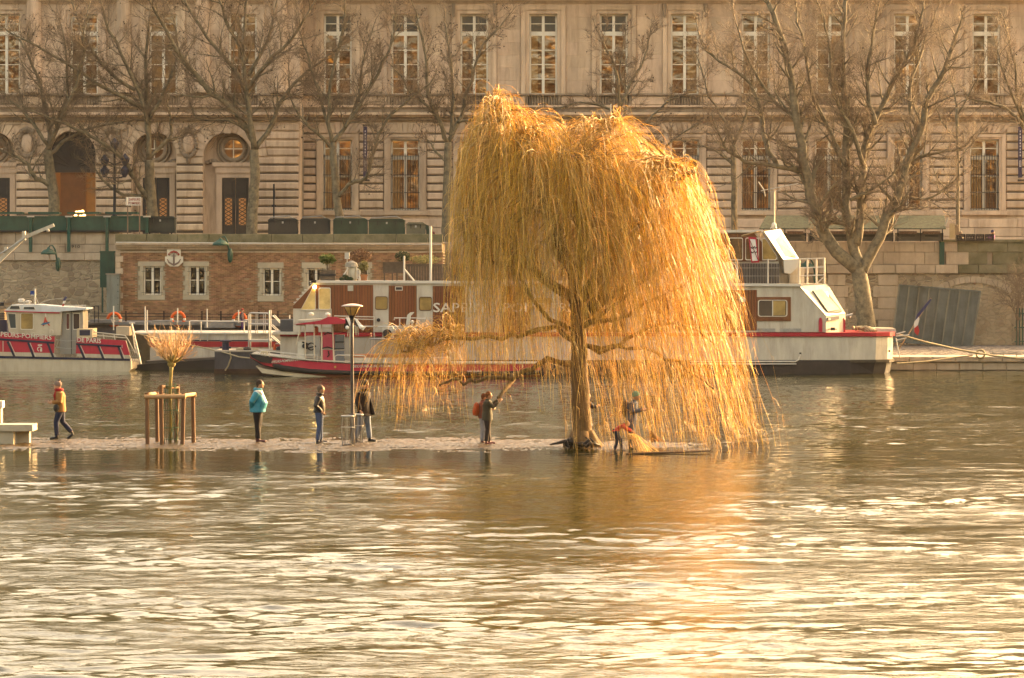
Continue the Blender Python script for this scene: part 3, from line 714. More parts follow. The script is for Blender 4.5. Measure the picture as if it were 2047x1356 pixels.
# carved oval cartouches between the arches
for px in (55,225,377,-100):
    m = MB(); c0 = P(px,288,DL,-.13); m.ell(c0, (.38,.16,.6), 16, 10); cc = m.build('cartouche', STONE, B, smooth=True)
    m = MB()
    for k in range(22):
        a = 2*math.pi*k/22; m.ell((c0.x+.52*math.cos(a), c0.y-.02, c0.z+.8*math.sin(a)), (.13,.13,.15), 7, 5)
    for k in range(5): m.ell((c0.x+.18*(k-2), c0.y-.08, c0.z+.95-.08*abs(k-2)), .16, 7, 5)
    m.ell((c0.x, c0.y, c0.z-1.05), (.14,.12,.25), 8, 6)
    m.build('wreath', STONED, cc, smooth=True)
# door and plinth stones of the pavilion
for (a, b_) in ((-240,-56),(32,99),(191,264),(352,407),(503,600)):
    for k, (ya, yb) in enumerate(((470,487),(487.5,505))): course_run(a, b_, ya, yb, DL, .2, w=60, mat=STONE, off=k%2)
# rain pipe with elbow
m = MB(); m.tube([P(597,188,DF,-.3), P(601,200,DF,-.35), P(606,222,DF,-.85), P(606,236,DF,-.85), P(604,246,DF,-.3), P(604,470,DF,-.3)], .11, 8)
m.build('rain_pipe', M('zinc_pipe', (.3,.26,.21), .6), B, smooth=True)
# exhibition banners hung on brackets
for px, lab in ((731,'tall thin purple banner hung between the windows above the dark green boxes'), (2036,'tall thin purple banner at the far right edge of the palace front')):
    g = thing('banner', lab, 'banner', (X(px,DF), DF-.6, Z(362,DF)), 'banners on the palace front')
    MB().box(X(px-4,DF), DF-.62, Z(356,DF), X(px+4,DF), DF-.58, Z(254,DF)).build('cloth', M('banner_purple', (.03,.02,.045), .7), g)
    for y in (251,361): MB().tube([P(px-5,y,DF,-.6), P(px+7,y,DF,-.6), P(px+7,y,DF,-.1)], .05, 6).build('bracket', IRON, g)
    wp = M('banner_white', (.5,.45,.45), .7); m = MB(); framebox(m, X(px-1.8,DF), X(px+1.8,DF), Z(334,DF), Z(322,DF), .03, DF-.64, .015); m.build('emblem', wp, g)
    m = MB()
    for k in range(9): m.box(X(px-.8,DF), DF-.64, Z(262+k*6,DF), X(px+.9,DF), DF-.625, Z(265.4+k*6,DF))
    m.build('lettering', wp, g)
# ================================================================ QUAY LEVEL BUILDINGS
DH = 158.0
H = thing('brick_house', 'long low brick guard house built against the quay with an anchor emblem', 'guard house', (X(500,DH), DH, QZ))
BRICK = M('brick', (.36,.19,.11), .9, var=.25, scale=2.0, isl=.38, bump=.004, bscale=30, soot=.5)
MORT = M('mortar', (.33,.26,.175), .95, var=.25, scale=1.2)
hw_ = [(276,330,523,600,287,322,533,590),(366,418,523,600,378,411,533,590),(515,567,525,603,526,561,537,591),(603,657,525,603,614,649,537,591),(690,744,525,603,701,736,537,591)]
hx0, hx1 = X(232,DH), X(884,DH)
hol = [(X(h[4],DH), X(h[5],DH), Z(h[7],DH), Z(h[6],DH)) for h in hw_]
m = MB(); wallgrid(m, hx0+.02, hx1, -.5, Z(486,DH), hol, DH+.03, .5); m.box(hx0+.02, DH+.53, -.5, hx0+.4, DH+7, Z(486,DH)); m.box(hx1-.4, DH+.53, -.5, hx1, DH+7, Z(486,DH)); m.box(hx0, DH+.3, Z(488,DH), hx1, DH+7.2, Z(485,DH)); m.build('wall', MORT, H)
bk = MB(); rr = random.Random(3); bh, bw = .073, .235
z = Z(662,DH); r = 0; hs_ = [(X(h[0],DH), X(h[1],DH), Z(h[3],DH), Z(h[2],DH)) for h in hw_]
while z < Z(505,DH):
    x = hx0+.3-(r%2)*bw/2
    while x < hx1:
        a, b_ = x+.006, x+bw-.006
        cx_, cz_ = (a+b_)/2, z+bh/2
        if not any(h[0]-.04 < cx_ < h[1]+.04 and h[2] < cz_ < h[3] for h in hs_) and rr.random() > .015:
            dd = rr.uniform(.0,.018); bk.add([(a,DH-dd,z+.006),(b_,DH-dd,z+.006),(b_,DH-dd,z+bh-.006),(a,DH-dd,z+bh-.006),(a,DH+.04,z+.006),(b_,DH+.04,z+.006),(b_,DH+.04,z+bh-.006),(a,DH+.04,z+bh-.006)],[(0,1,2,3),(0,4,5,1),(1,5,6,2),(2,6,7,3),(3,7,4,0)])
        x += bw
    z += bh; r += 1
bk.build('bricks', BRICK, H, kind='stuff')
for i in range(12):   # corner quoins
    y = 500+i*12.2; e = 5 if i%2 else 0
    block('quoin_stone', H, CUT, X(231,DH), X(241+e,DH), Z(y+11.8,DH), Z(y,DH), DH-.05, .3, .015)
for k, (ya, yb, o_) in enumerate(((486,490,.42),(490.3,494,.3),(494.3,499,.14),(503,505.5,.06))):
    x = 232
    while x < 880:
        e = min(x+42, 884); block('cornice_stone', H, CUT, X(x+.15,DH), X(e-.15,DH), Z(yb,DH), Z(ya,DH), DH-o_, o_+.05, .01); x += 42
m = MB(); m.tube([P(232,485,DH-.4), P(883,489,DH-.4)], .035, 6); m.build('gutter', M('zinc_edge', (.5,.47,.42), .4, metal=.5), H)
x = 230
while x < 880:
    block('terrace_stone', H, MOSS, X(x+.3,DH+3.5), X(min(885,x+62),DH+3.5), Z(486,DH+3.5), Z(468,DH+3.5), DH+3.5, .35, .02); x += 62.5
SUR = M('pale_surround', (.43,.37,.27), .8, var=.12, rnd=.08)
for h in hw_:
    for s in (0,1):
        for k in range(6):
            ya = h[6]+(h[7]-h[6])*k/6; yb = h[6]+(h[7]-h[6])*(k+1)/6; e = 4 if k%2 else 0
            a, b_ = (h[0]-e+4, h[4]) if s == 0 else (h[5], h[1]+e-4)
            block('surround_stone', H, SUR, X(a,DH), X(b_,DH), Z(yb-.15,DH), Z(ya,DH), DH-.05, .25, .01)
    block('lintel_stone', H, SUR, X(h[0],DH), X(h[1],DH), Z(h[6]-.3,DH), Z(h[2],DH), DH-.05, .25, .01)
    block('sill_stone', H, SUR, X(h[0],DH), X(h[1],DH), Z(h[3],DH), Z(h[7]+.3,DH), DH-.05, .25, .01)
    x0, x1, z0, z1 = X(h[4],DH), X(h[5],DH), Z(h[7],DH), Z(h[6],DH)
    m = MB(); framebox(m, x0, x1, z0, z1, .07, DH+.14, .08); xm = (x0+x1)/2; m.box(xm-.06, DH+.13, z0, xm+.06, DH+.2, z1); zm = z0+(z1-z0)*.52
    m.box(x0+.07, DH+.15, zm-.02, xm-.06, DH+.19, zm+.02); m.box(xm+.06, DH+.15, zm-.02, x1-.07, DH+.19, zm+.02); f = m.build('window', WHITEW, H)
    for a, b_ in ((x0+.07, xm-.06),(xm+.06, x1-.07)):
        for c0, c1 in ((z0+.07, zm-.02),(zm+.02, z1-.07)): piece('pane', pane_mesh(b_-a, c1-c0, PANE), f, ((a+b_)/2, DH+.18, (c0+c1)/2))
    mm = MB(); mm.box(x0-.1, DH+.9, z0-.1, x1+.1, DH+.95, z1+.1); mm.build('room', M('dark_room', (.03,.02,.018), .9), H)
    for s in range(4):
        xx = x0+(x1-x0)*(s+.5)/4; MB().tube([(xx,DH-.0,z0),(xx,DH-.0,z1)], .012, 4).build('bar', IRON, H)
    m = MB(); m.tube([(x0-.1,DH-.07,z0+.12),(x1+.1,DH-.07,z0+.12)], .014, 4); m.tube([(x0-.1,DH-.07,z1-.25),(x1+.1,DH-.07,z1-.25)], .014, 4); m.build('bar', IRON, H)
# anchor plaque
pl = thing('anchor_plaque', 'white shield plaque with a red and grey anchor above the pair of brick house windows', 'plaque', P(347,533,DH-.12))
MB().pprism([(330,513),(334,513),(334,499),(361,499),(361,513),(366,513),(366,524),(356,533),(340,533),(330,524)], DH-.14, .09).build('shield', M('plaque_white', (.72,.66,.54), .6), pl)
AN = M('anchor_grey', (.22,.15,.13), .5); m = MB()
m.tube([P(347.5,508,DH-.17), P(347.5,529,DH-.17)], .045, 6); m.torus((X(347.5,DH), DH-.17, Z(505,DH)), .07, .02, 12, 5)
m.tube([P(334,518,DH-.17), P(338,525,DH-.17), P(347.5,530,DH-.17), P(357,525,DH-.17), P(361,518,DH-.17)], [.02,.045,.05,.045,.02], 6)
m.tube([P(343,512,DH-.17), P(352,512,DH-.17)], .02, 5); m.build('anchor', AN, pl, smooth=True)
m = MB(); m.tube([P(337,510,DH-.16), P(342,505,DH-.16), P(347.5,503,DH-.16), P(353,505,DH-.16), P(358,510,DH-.16)], .06, 6); m.build('ribbon', M('ribbon_red', (.40,.06,.05), .6), pl, smooth=True)
text('lettering', 'PARIS', pl, SUR, 339, 356, 510, DH-.22, 4)
# ---- green kiosk, metal cabinet beside the house
g = thing('advert_column', 'tall green metal panel on the wall left of the brick house', 'panel', (X(214,160.0), 160.0, Z(575,160)))
MB().pbox(200,504,229,575,160.0,.3).build('panel', GREEN, g); MB().pbox(199,502,230,504.5,159.95,.4).build('cap', GREEN, g); MB().pbox(203,575,206,625,160.05,.12).build('post', GREEN, g)
g = thing('steel_cabinet', 'narrow grey steel cabinet standing at the left corner of the brick house', 'cabinet', (X(226,157.2),157.2,QZ))
GC = M('grey_green_cabinet', (.20,.22,.19), .55, var=.15, streak=.7, soot=.6)
MB().pbox(213,549,238,625,157.2,.5).build('body', GC, g); MB().pbox(211,547,239,549,157.15,.6).build('lid', M('cabinet_lid', (.3,.25,.2), .7), g)
for i in range(5): MB().pbox(235,556+i*13,236.4,558+i*13,157.17,.03).build('rivet', IRON, g)
# ---- wall lamps: enamel shades on goose-neck brackets
def wall_lamp(px, py, D, lab):
    g = thing('wall_lamp', lab, 'wall lamp', P(px+18,py+32,D), 'green wall lamps on the quay')
    m = MB(); c = P(px,py,D); m.lathe((c.x,c.y,c.z), [(.44,-.13),(.40,-.02),(.28,.10),(.1,.17),(.06,.26),(.001,.27)], 18); m.build('lamp_shade', GREEN, g, smooth=True)
    m = MB(); m.lathe((c.x,c.y,c.z), [(.001,-.18),(.10,-.14),(.12,-.06)], 10); m.build('bulb', M('frosted_bulb', (.5,.48,.4), .4), g, smooth=True)
    m = MB(); m.tube([P(px,py-7,D), P(px+2,py-12,D), P(px+8,py-13,D), P(px+13,py-5,D), P(px+16,py+10,D), P(px+19,py+26,D)], [.04,.04,.04,.045,.05,.06], 8); m.build('bracket', GREEN, g, smooth=True)
    m = MB(); m.lathe(tuple(P(px+19,py+22,D)), [(.06,-.45),(.13,-.3),(.15,0),(.1,.25),(.05,.3)], 10); m.build('ballast_box', GREEN, g, smooth=True)
wall_lamp(97,504,163.2,'green enamel wall lamp on the rubble wall left of the tall green panel')
wall_lamp(441,486,157.0,'green enamel wall lamp hanging over the brick house cornice')
wall_lamp(1612,531,163.5,'green enamel wall lamp behind the railing of the barge wheelhouse')
# ---- green steel balustrade panels above left wall
g = thing('green_hoarding', 'long green steel hoarding with dark posts on top of the left quay wall', 'hoarding', (X(60,D0-.3), D0-.3, Z(505,D0)))
for a, b_ in ((-130,-96),(-92,-14),(-10,57),(64,133),(141,210),(217,291)):
    MB().pbox(a,434,b_,461,D0-.05,.08).build('panel', GREEN, g); MB().pbox(a,460.5,b_+3,464,D0-.1,.16).build('bottom_rail', IRON, g); MB().pbox(a-2,432,b_+3,434.5,D0-.1,.16).build('top_rail', GREEN, g)
for px in (-94,-12,60.5,137,213.5,293):
    MB().pbox(px-3,434,px+3,504 if px < 290 else 466,D0-.28,.2).build('post', GREEN, g); MB().pbox(px-7,431.5,px+7,434.5,D0-.3,.24).build('post_cap', M('pale_cap', (.45,.42,.36), .6), g)
for k, (a, b_) in enumerate(((-60,44),(56,118),(134,198),(210,275))):
    m = MB(); m.pbox(a,424,b_,428,D0+1.2,.9); m.build('awning_slat', GREEN, g)
# ---- booksellers' boxes
def bookbox(a, b_, ya, yb, D, lab, lid=True, mt=GREEND):
    g = thing('bookseller_box', lab, 'bookseller box', (X((a+b_)/2,D), D, Z(yb,D)), 'green bookseller boxes on the parapet')
    m = MB(); m.pbox(a,ya,b_,yb,D,.75); m.build('body', mt, g)
    m = MB(); m.pprism([(a-2,ya),(a+4,ya-4.5),(b_-5,ya-4.5),(b_+2,ya)], D-.06, .88); m.build('lid', mt, g)
    m = MB(); m.pbox(a+3,yb-2,b_-3,yb,D-.03,.03); m.build('trim', IRON, g)
    for px in (a+(b_-a)*.25, a+(b_-a)*.75): m = MB(); m.pbox(px-.8,ya-1,px+.8,ya+8,D-.045,.045); m.build('hinge_strap', IRON, g)
    m = MB(); m.pbox(a+1,ya+.6,b_-1,ya+1.3,D-.02,.03); m.build('lid_seam', IRON, g)
    m = MB(); m.pbox((a+b_)/2-1.6,ya+2,(a+b_)/2+1.6,ya+6,D-.05,.05); m.build('padlock', GALV, g)
    for px in (a+6, b_-8): m = MB(); m.pbox(px,yb,px+2.5,yb+5,D+.1,.3); m.build('foot', IRON, g)
    if lid:
        m = MB(); m.tube([P(a+4,ya-6,D+.4), P(b_-16,ya-9,D+.4), P(b_-8,ya-4,D+.4)], .03, 5); m.build('hasp_rod', M('dull_steel', (.4,.38,.33), .4, metal=.6), g)
bookbox(291,349,437,466,D0+.2,'dark weathered bookseller box right of the green hoarding', False, M('dark_box', (.03,.04,.035), .6, var=.3))
bookbox(536,594,441,468,D0+.1,'charcoal bookseller box at the left end of the row above the brick house', True, M('charcoal_box', (.03,.032,.03), .6, var=.3))
bookbox(600,659,441,469,D0+.1,'second bookseller box from the left in the row above the brick house', True, M('charcoal_box2', (.032,.035,.032), .6, var=.3))
bookbox(666,734,441,470,D0+.1,'third bookseller box from the left, greener, in the row above the brick house')
bookbox(737,809,442,470,D0+.1,'fourth bookseller box from the left, greener, in the row above the brick house')
bookbox(812,850,449,474,D0+.1,'short faded bookseller box at the right end of the row near the willow',False,M('faded_box',(.14,.13,.09),.7,var=.3))
m = MB(); m.pprism([(850,449),(860,452),(866,476),(853,476)], D0+.1, .8); m.build('side_flap', GREEND, bpy.data.objects['bookseller_box.005'])
# open stalls on the right with long lids raised as a roof
def stall(a, b_, lab):
    D = 164.9; g = thing('open_book_stall', lab, 'book stall', (X((a+b_)/2,D), D, Z(482,D)), 'open book stalls above the right quay wall')
    LR = M('lichen_green_roof', (.06,.075,.05), .85, var=.6, scale=6, bump=.01)
    m = MB(); b0 = len(m.v); m.add([(X(a-8,D),D-.55,Z(459,D)),(X(b_+2,D),D-.55,Z(459,D)),(X(b_+10,D),D+1.4,Z(432,D)),(X(a+12,D),D+1.4,Z(432,D)),
        (X(a-8,D),D-.55,Z(457,D)),(X(b_+2,D),D-.55,Z(457,D)),(X(b_+10,D),D+1.4,Z(430,D)),(X(a+12,D),D+1.4,Z(430,D))], [(0,3,2,1),(4,5,6,7),(0,1,5,4),(1,2,6,5),(2,3,7,6),(3,0,4,7)])
    m.build('raised_lid', LR, g)
    MB().pbox(a,466,b_,482,D+.1,.7).build('box_front', M('stall_front', (.10,.095,.08), .7, var=.3), g)
    w = b_-a
    for i in range(2):
        m = MB(); m.pbox(a+w*i/2+6,462,a+w*(i+1)/2-6,468,D-.05,.3); m.build('book_row', M('old_books', (.24,.16,.12), .8, isl=.4, var=.5, scale=18), g)
        MB().pbox(a+w*i/2+10,471,a+w*(i+1)/2-10,473,D+.04,.06).build('tray_slot', IRON, g)
    for px in (a+2, a+w/2, b_-3): MB().pbox(px,458,px+2,483,D+.02,.08).build('post', IRON, g)
stall(1524,1612,'open book stall with a lichened green lid behind the barge wheelhouse roof')
stall(1618,1786,'long open book stall with lichened green lid behind the big plane tree')
stall(1792,1886,'open book stall with lichened green lid nearest the woman in purple')
g = thing('poster_rack', 'rack of prints and maps hung at the right end of the last open book stall', 'poster rack', P(1908,480,164.7))
MB().tube([P(1888,455,164.7), P(1896,434,164.7)], .05, 5).build('lid_strut', M('pale_strut', (.5,.45,.36), .6), g)
for k, (px, py, w, h, c) in enumerate(((1898,447,11,30,(.5,.36,.2)),(1909,450,8,20,(.3,.2,.12)))): MB().pbox(px,py,px+w,py+h,164.65+.05*k,.03).build('print', M('print_%d'%k if 0 else 'paper_print'+('' if k == 0 else '_brown'), c, .7), g)
g = thing('woven_panels', 'row of dark woven lattice panels on the parapet in front of the woman in purple', 'lattice panels', P(1945,482,164.9))
for k in range(4):
    a = 1912+k*19; m = MB(); framebox(m, X(a,164.9), X(a+18,164.9), Z(482,164.9), Z(468,164.9), .05, 164.9, .04)
    for i in range(6):
        for s in (-1,1):
            p0 = P(a+1+i*3, 481 if s > 0 else 469, 164.92); p1 = P(min(a+17,a+4+i*3), 469 if s > 0 else 481, 164.92); m.tube([p0,p1], .03, 4)
    m.build('panel', M('dark_weave', (.05,.04,.035), .7), g)
# notice board SAPEURS POMPIERS
g = thing('fire_service_sign', 'small white sign on two posts lettered SAPEURS POMPIERS above the brick house', 'sign', (X(268,164), 164, Z(468,164)))
MB().pbox(255,394,282,411,164,.06).build('board', M('sign_white', (.75,.68,.58), .6), g); MB().pbox(251.5,394,253.5,411,164.1,.5).build('side_board', M('sign_white2', (.7,.64,.55), .6), g)
for px in (255,279): MB().pbox(px-1,411,px+1,468,164.02,.08).build('post', M('rust_post', (.2,.13,.09), .7), g)
SR = M('sign_red', (.32,.05,.04), .6); text('lettering', 'SAPEURS', g, SR, 257.5, 280.5, 401.5, 164, 5); text('lettering', 'POMPIERS', g, SR, 257, 281, 409, 164, 5)
# triple globe street lamp in front of the gateway
g = thing('candelabra_lamp', 'black cast iron street lamp with clustered lanterns before the arched gateway', 'street lamp', (X(229,172), 172, 5.4))
D = 172; m = MB(); m.tube([P(229,470,D), P(229,430,D), P(229,425,D), P(229,290,D)], [.2,.16,.09,.06], 8); m.build('pole', IRON, g, smooth=True)
m = MB(); m.tube([P(203,347,D), P(215,355,D), P(229,356,D), P(243,355,D), P(256,347,D)], .04, 6); m.tube([P(210,320,D), P(229,330,D), P(250,320,D)], .035, 6); m.build('arm', IRON, g)
for px, py in ((209,344),(249,344),(209,323),(250,321),(229,290)):
    m = MB(); c = P(px,py,D); m.lathe(tuple(c), [(.09,-.32),(.24,-.05),(.27,.12),(.14,.27),(.03,.40)], 8); m.build('lantern', M('lantern_dark', (.05,.05,.07), .3), g)
# traffic sign seen edge on
g = thing('sign_post', 'thin dark road sign post seen edge-on left of the first charcoal bookseller box', 'sign post', (X(547.5,168), 168, 5.4))
MB().tube([P(547.5,440,168), P(547.5,368,168)], .05, 6).build('post', IRON, g); MB().pbox(545.6,378,549.4,398,167.95,.35).build('sign_plate', IRON, g); MB().pbox(543,410,552,414,167.9,.1).build('clamp', IRON, g)
# terrace with planters on the near roof behind the barge is built with the barge
# ================================================================ LEFT PATROL BOAT
DB = 143.0
Lb = thing('patrol_boat', 'aluminium fire boat with red lettered side panels and boxy cabin moored at the left', 'boat', (X(110,DB), DB+1.6, 0))
m = MB(); hull = [(X(-70,DB),Z(715,DB)),(X(262,DB),Z(722,DB)),(X(262,DB),Z(738,DB)),(X(243,DB),-.35),(X(-70,DB),-.35)]
m.prism(hull, DB, DB+3.4); m.build('hull', ALU, Lb)
def navystrip(px0,py0,px1,py1,w,out=.05):
    dx, dy = px1-px0, py1-py0; l = math.hypot(dx,dy); nx_, ny_ = -dy/l*w/2, dx/l*w/2
    MB().pprism([(px0+nx_,py0+ny_),(px1+nx_,py1+ny_),(px1-nx_,py1-ny_),(px0-nx_,py0-ny_)], DB-out, out+.02).build('rubbing_strip', NAVY, Lb)
m = MB(); m.pprism([(-70,661),(110,673.5),(108,706),(114,716),(-70,712)], DB+.0, .06); m.pprism([(153,675.5),(252,681),(262,718),(154,713)], DB, .06); m.build('bulwark', ALU, Lb)
m = MB(); m.pprism([(-70,660),(109.5,673),(108,706),(-70,702)], DB-.012, .02); m.build('red_panel', REDB, Lb)
m = MB(); m.pprism([(153.5,675),(251,681),(260,710),(151.5,707)], DB-.012, .02); m.build('red_panel', REDB, Lb)
for a in ((-70,674,108,685.5,4.2),(152,688,242,692.5,3.6),(-70,712.5,260,719.6,4.5),(15,683,29,714,4.2),(56,685,68,716,4.2),(95,686,107,717,4.2),(157,690,169,718,4.2),(196,691,207,719,4.2),(236,692,246,719.5,4.2),(-25,681,-12,712,4.2)): navystrip(*a)
for a in ((22,700,12,690),): pass
AW = M('panel_edge_white', (.72,.66,.56), .5)
def wstrip(px0,py0,px1,py1,w=1.1):
    dx, dy = px1-px0, py1-py0; l = math.hypot(dx,dy); nx_, ny_ = -dy/l*w/2, dx/l*w/2
    MB().pprism([(px0+nx_,py0+ny_),(px1+nx_,py1+ny_),(px1-nx_,py1-ny_),(px0-nx_,py0-ny_)], DB-.03, .03).build('pin_stripe', AW, Lb)
for a in ((19,683,32,712),(60,686,72,714),(161,691,173,717),(199,692,211,718),(6,682,6,703),(240,694,250,718),(244,690,244,696)): wstrip(*a)
text('lettering', 'SAPEURS-POMPIERS', Lb, AW, -14, 103, 671.5, DB-.02, 9.5, slope=8.5)
text('lettering', 'DE PARIS', Lb, AW, 154.5, 202, 684, DB-.02, 9.5, slope=2.5)
# emblem on red
m = MB(); m.pbox(75.5,689,84,691.5,DB-.03,.03); m.torus((X(79.5,DB),DB-.03,Z(698,DB)), .10, .022, 12, 5, .2, 4.4); m.pbox(80,697,84,703,DB-.04,.03); m.build('emblem', AW, Lb)
# cabin
cab = MB(); cab.prism([(X(24,DB),Z(671,DB)),(X(118,DB),Z(671,DB)),(X(121,DB),Z(620,DB)),(X(8,DB),Z(622,DB)),(X(14,DB),Z(664,DB))], DB+.5, DB+2.6); cab.build('cabin', ALU, Lb)
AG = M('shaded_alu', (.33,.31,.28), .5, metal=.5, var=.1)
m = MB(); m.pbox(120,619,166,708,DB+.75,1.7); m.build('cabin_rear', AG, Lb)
m = MB(); m.pprism([(8,622),(24,609),(72,609),(128,613.5),(120,624)], DB+.42, 2.2); m.pprism([(128,613.5),(173,616),(173,619),(120,623)], DB+.42, 2.2); m.build('roof', M('pale_blue_white', (.62,.66,.68), .4), Lb)
m = MB(); m.pprism([(8,621.3),(119,625),(119,627),(8,623)], DB+.4, .05); m.build('red_line', REDB, Lb)
BG = M('tinted_blue_glass', (.04,.06,.07), .08, var=.3, spec=1.0)
def winp(pts, D, name='window', gl=None, fr=None, parent=Lb, out=.03, grow=1.3):
    cx_, cy_ = sum(p[0] for p in pts)/len(pts), sum(p[1] for p in pts)/len(pts)
    big = []
    for p in pts:
        dx, dy = p[0]-cx_, p[1]-cy_; l = math.hypot(dx,dy); big.append((p[0]+dx/l*grow*1.3, p[1]+dy/l*grow*1.3))
    f = MB(); 
    n = len(pts); vs = [(X(p[0],D),D-out,Z(p[1],D)) for p in big]+[(X(p[0],D),D-out,Z(p[1],D)) for p in pts]+[(X(p[0],D),D+.03,Z(p[1],D)) for p in big]+[(X(p[0],D),D+.03,Z(p[1],D)) for p in pts]
    fs = []
    for i in range(n):
        j = (i+1)%n; fs += [(i,j,n+j,n+i),(i,2*n+i,2*n+j,j),(n+i,n+j,3*n+j,3*n+i)]
    f.add(vs, fs); fo = f.build(name, fr or AW, parent); 
    MB().pprism(pts, D-.012, .03).build('pane', gl or BG, fo); return fo
def rrect(a, b_, c, d, r=3):
    out = []
    for (cx_, cy_, a0) in ((c-r,b_+r,-90),(c-r,d-r,0),(a+r,d-r,90),(a+r,b_+r,180)):
        for k in range(4):
            t = math.radians(a0+30*k); out.append((cx_+r*math.cos(t), cy_+r*math.sin(t)))
    return out
GOLDG = M('gold_reflecting_glass', (.42,.27,.10), .12, var=.5, scale=.9, spec=1.0)  # gold reflection put into the base colour of the glass
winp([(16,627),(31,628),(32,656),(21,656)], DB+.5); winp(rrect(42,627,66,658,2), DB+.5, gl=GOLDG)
winp(rrect(133,627.5,138.5,658,1.5), DB+.75, gl=M('maroon_glass', (.12,.03,.03), .15, spec=.9)); winp(rrect(147,627.5,159,658,1.5), DB+.75, gl=M('maroon_dark', (.05,.03,.03), .15, spec=.9))
m = MB(); m.pbox(142.2,622,143.2,708,DB+.73,.03); m.pbox(145,623,162,624,DB+.73,.03); m.build('door_seam', IRON, Lb)
winp([(22,612),(38,612),(40,618.5),(19,618)], DB+.42, name='roof_window'); winp([(48,614),(68,614),(70,619),(47,618.5)], DB+.42, name='roof_window')
# city ship emblem on the cabin
EM = M('emblem_red', (.6,.05,.04), .5); EB = M('emblem_blue', (.02,.15,.28), .5)
m = MB(); m.pprism([(85,652),(88,652),(91,643),(97,651),(100,652),(93,640),(90,632),(88,641)], DB+.47, .03); m.build('emblem', EM, Lb)
m = MB(); m.pprism([(81,649),(86,646),(101,643.5),(97,647),(86,650)], DB+.455, .02); m.build('emblem', EB, Lb)
m = MB(); m.tube([P(91,620,DB+.46), P(91,640,DB+.46)], .0, 4) if 0 else m.pprism([(90,628),(91.5,624),(92.5,634),(90.5,634)], DB+.455, .02); m.build('emblem', AW, Lb)
# mast, radar, aerials, flag
m = MB(); m.tube([P(70,609,DB+1.2), P(70,577,DB+1.2)], .045, 6); m.tube([P(70,590,DB+1.2), P(78,609,DB+1.2)], .02, 4); m.build('mast', WHITEL, Lb)
m = MB(); c = P(64.5,586,DB+1.2); m.lathe((c.x,c.y,c.z), [(.1,-.1),(.1,.1)], 10); m.build('blue_beacon', M('blue_lens', (.01,.05,.2), .2), Lb); MB().pbox(61,589.4,69,591,DB+1.1,.2).build('beacon_shelf', WHITEL, Lb)
m = MB(); m.lathe(tuple(P(43,600,DB+1)), [(.16,-.1),(.17,.02),(.1,.07)], 12); m.pbox(38,602,62,605,DB+.9,.2); m.pbox(46,604,49,610,DB+.95,.1); m.lathe(tuple(P(56,603,DB+1.1)), [(.12,-.12),(.12,.03),(.05,.06)], 12); m.build('radar', WHITEL, Lb)
m = MB(); m.tube([P(80,606,DB+1), P(100,599,DB+1), P(126,596,DB+1)], .012, 4); m.build('aerial', WHITEL, Lb)
m = MB(); m.tube([P(126,614,DB+1.2), P(132,592,DB+1.2)], .02, 5); m.build('flag_staff', WHITEL, Lb)
for k, (c, nm) in enumerate((((.03,.04,.12),'flag_blue'),((.7,.66,.6),'flag_white'),((.5,.04,.04),'flag_red'))):
    a = 592+k*7; MB().pprism([(131-k*2.6,a),(134-k*2.5,a+3),(130-k*2.5,a+10),(125-k*.9,a+9)], DB+1.18, .02).build('flag', M(nm, c, .8), Lb)
m = MB()
for px in (140,152,164,171): m.tube([P(px,616,DB+.6), P(px,609,DB+.6)], .02, 4)
m.tube([P(130,611,DB+.6), P(171,611,DB+.6)], .022, 5); m.build('roof_rail', WHITEL, Lb)
# rear engine casing, rails, boarding ladder
m = MB(); m.pbox(153.5,657.5,184.5,675,DB+.15,1.6); m.build('engine_casing', M('cream_metal', (.62,.50,.34), .45), Lb); MB().pbox(159,660,180,671,DB+.13,.03).build('vent', NAVY, Lb)
m = MB(); m.pbox(232,653,259,671,DB+.5,1.2); m.build('casing', M('tan_casing', (.48,.38,.27), .6), Lb)
m = MB()
for a, b_ in (((186,664),(250,671)),((186,670),(252,676)),((184,658),(190,664)),((250,671),(256,679)),((256,679),(270,706)),((206,668),(208,678)),((228,670),(230,680))): m.tube([P(*a,DB+.2), P(*b_,DB+.2)], .025, 5)
m.build('guard_rail', M('cream_rail', (.66,.58,.46), .4), Lb)
m = MB()
for a, b_ in (((113,679),(152,681)),((113,694),(152,696))): m.tube([P(*a,DB+.1), P((a[0]+b_[0])/2,a[1]+3,DB+.1), P(*b_,DB+.1)], .015, 4)
m.build('chain', GALV, Lb)
m = MB(); a0, a1, b0_, b1_ = P(263,645,DB+.6), P(282,728,DB+.6), P(273,667,DB+1.2), P(287,727,DB+1.2)
m.tube([a0,a1], .035, 6); m.tube([P(262,645,DB+1.1), P(268,690,DB+1.1), P(272,706,DB+1.1)], .03, 6)
for k in range(8): 
    t = k/8; m.tube([a0.lerp(a1,t), P(262,645,DB+1.1).lerp(P(272,706,DB+1.1),t)], .02, 4)
m.tube([P(258,646,DB+.6), P(270,646,DB+.6)], .03, 5); m.build('ladder', WHITEL, Lb)
m = MB()
for k in range(6): m.tube([P(248+k*4.5,690+k*2,DB+.7), P(258+k*4,722,DB+.7)], .018, 4)
for yy in (700,712,722): m.tube([P(246,yy,DB+.7), P(282,yy+2,DB+.7)], .018, 4)
m.build('stern_frame', GALV, Lb)
m = MB()
for px in (40,104,118): m.torus((X(px,DB), DB-.02, Z(718,DB)), .05, .015, 8, 4)
m.build('mooring_eye', GALV, Lb)
m = MB()
for px, py in ((67,666),(103,660)): m.tube([P(px-3,py+6,DB+.1), P(px-3,py,DB+.1), P(px+3,py,DB+.1), P(px+3,py+6,DB+.1)], .02, 5)
m.build('handhold', WHITEL, Lb)
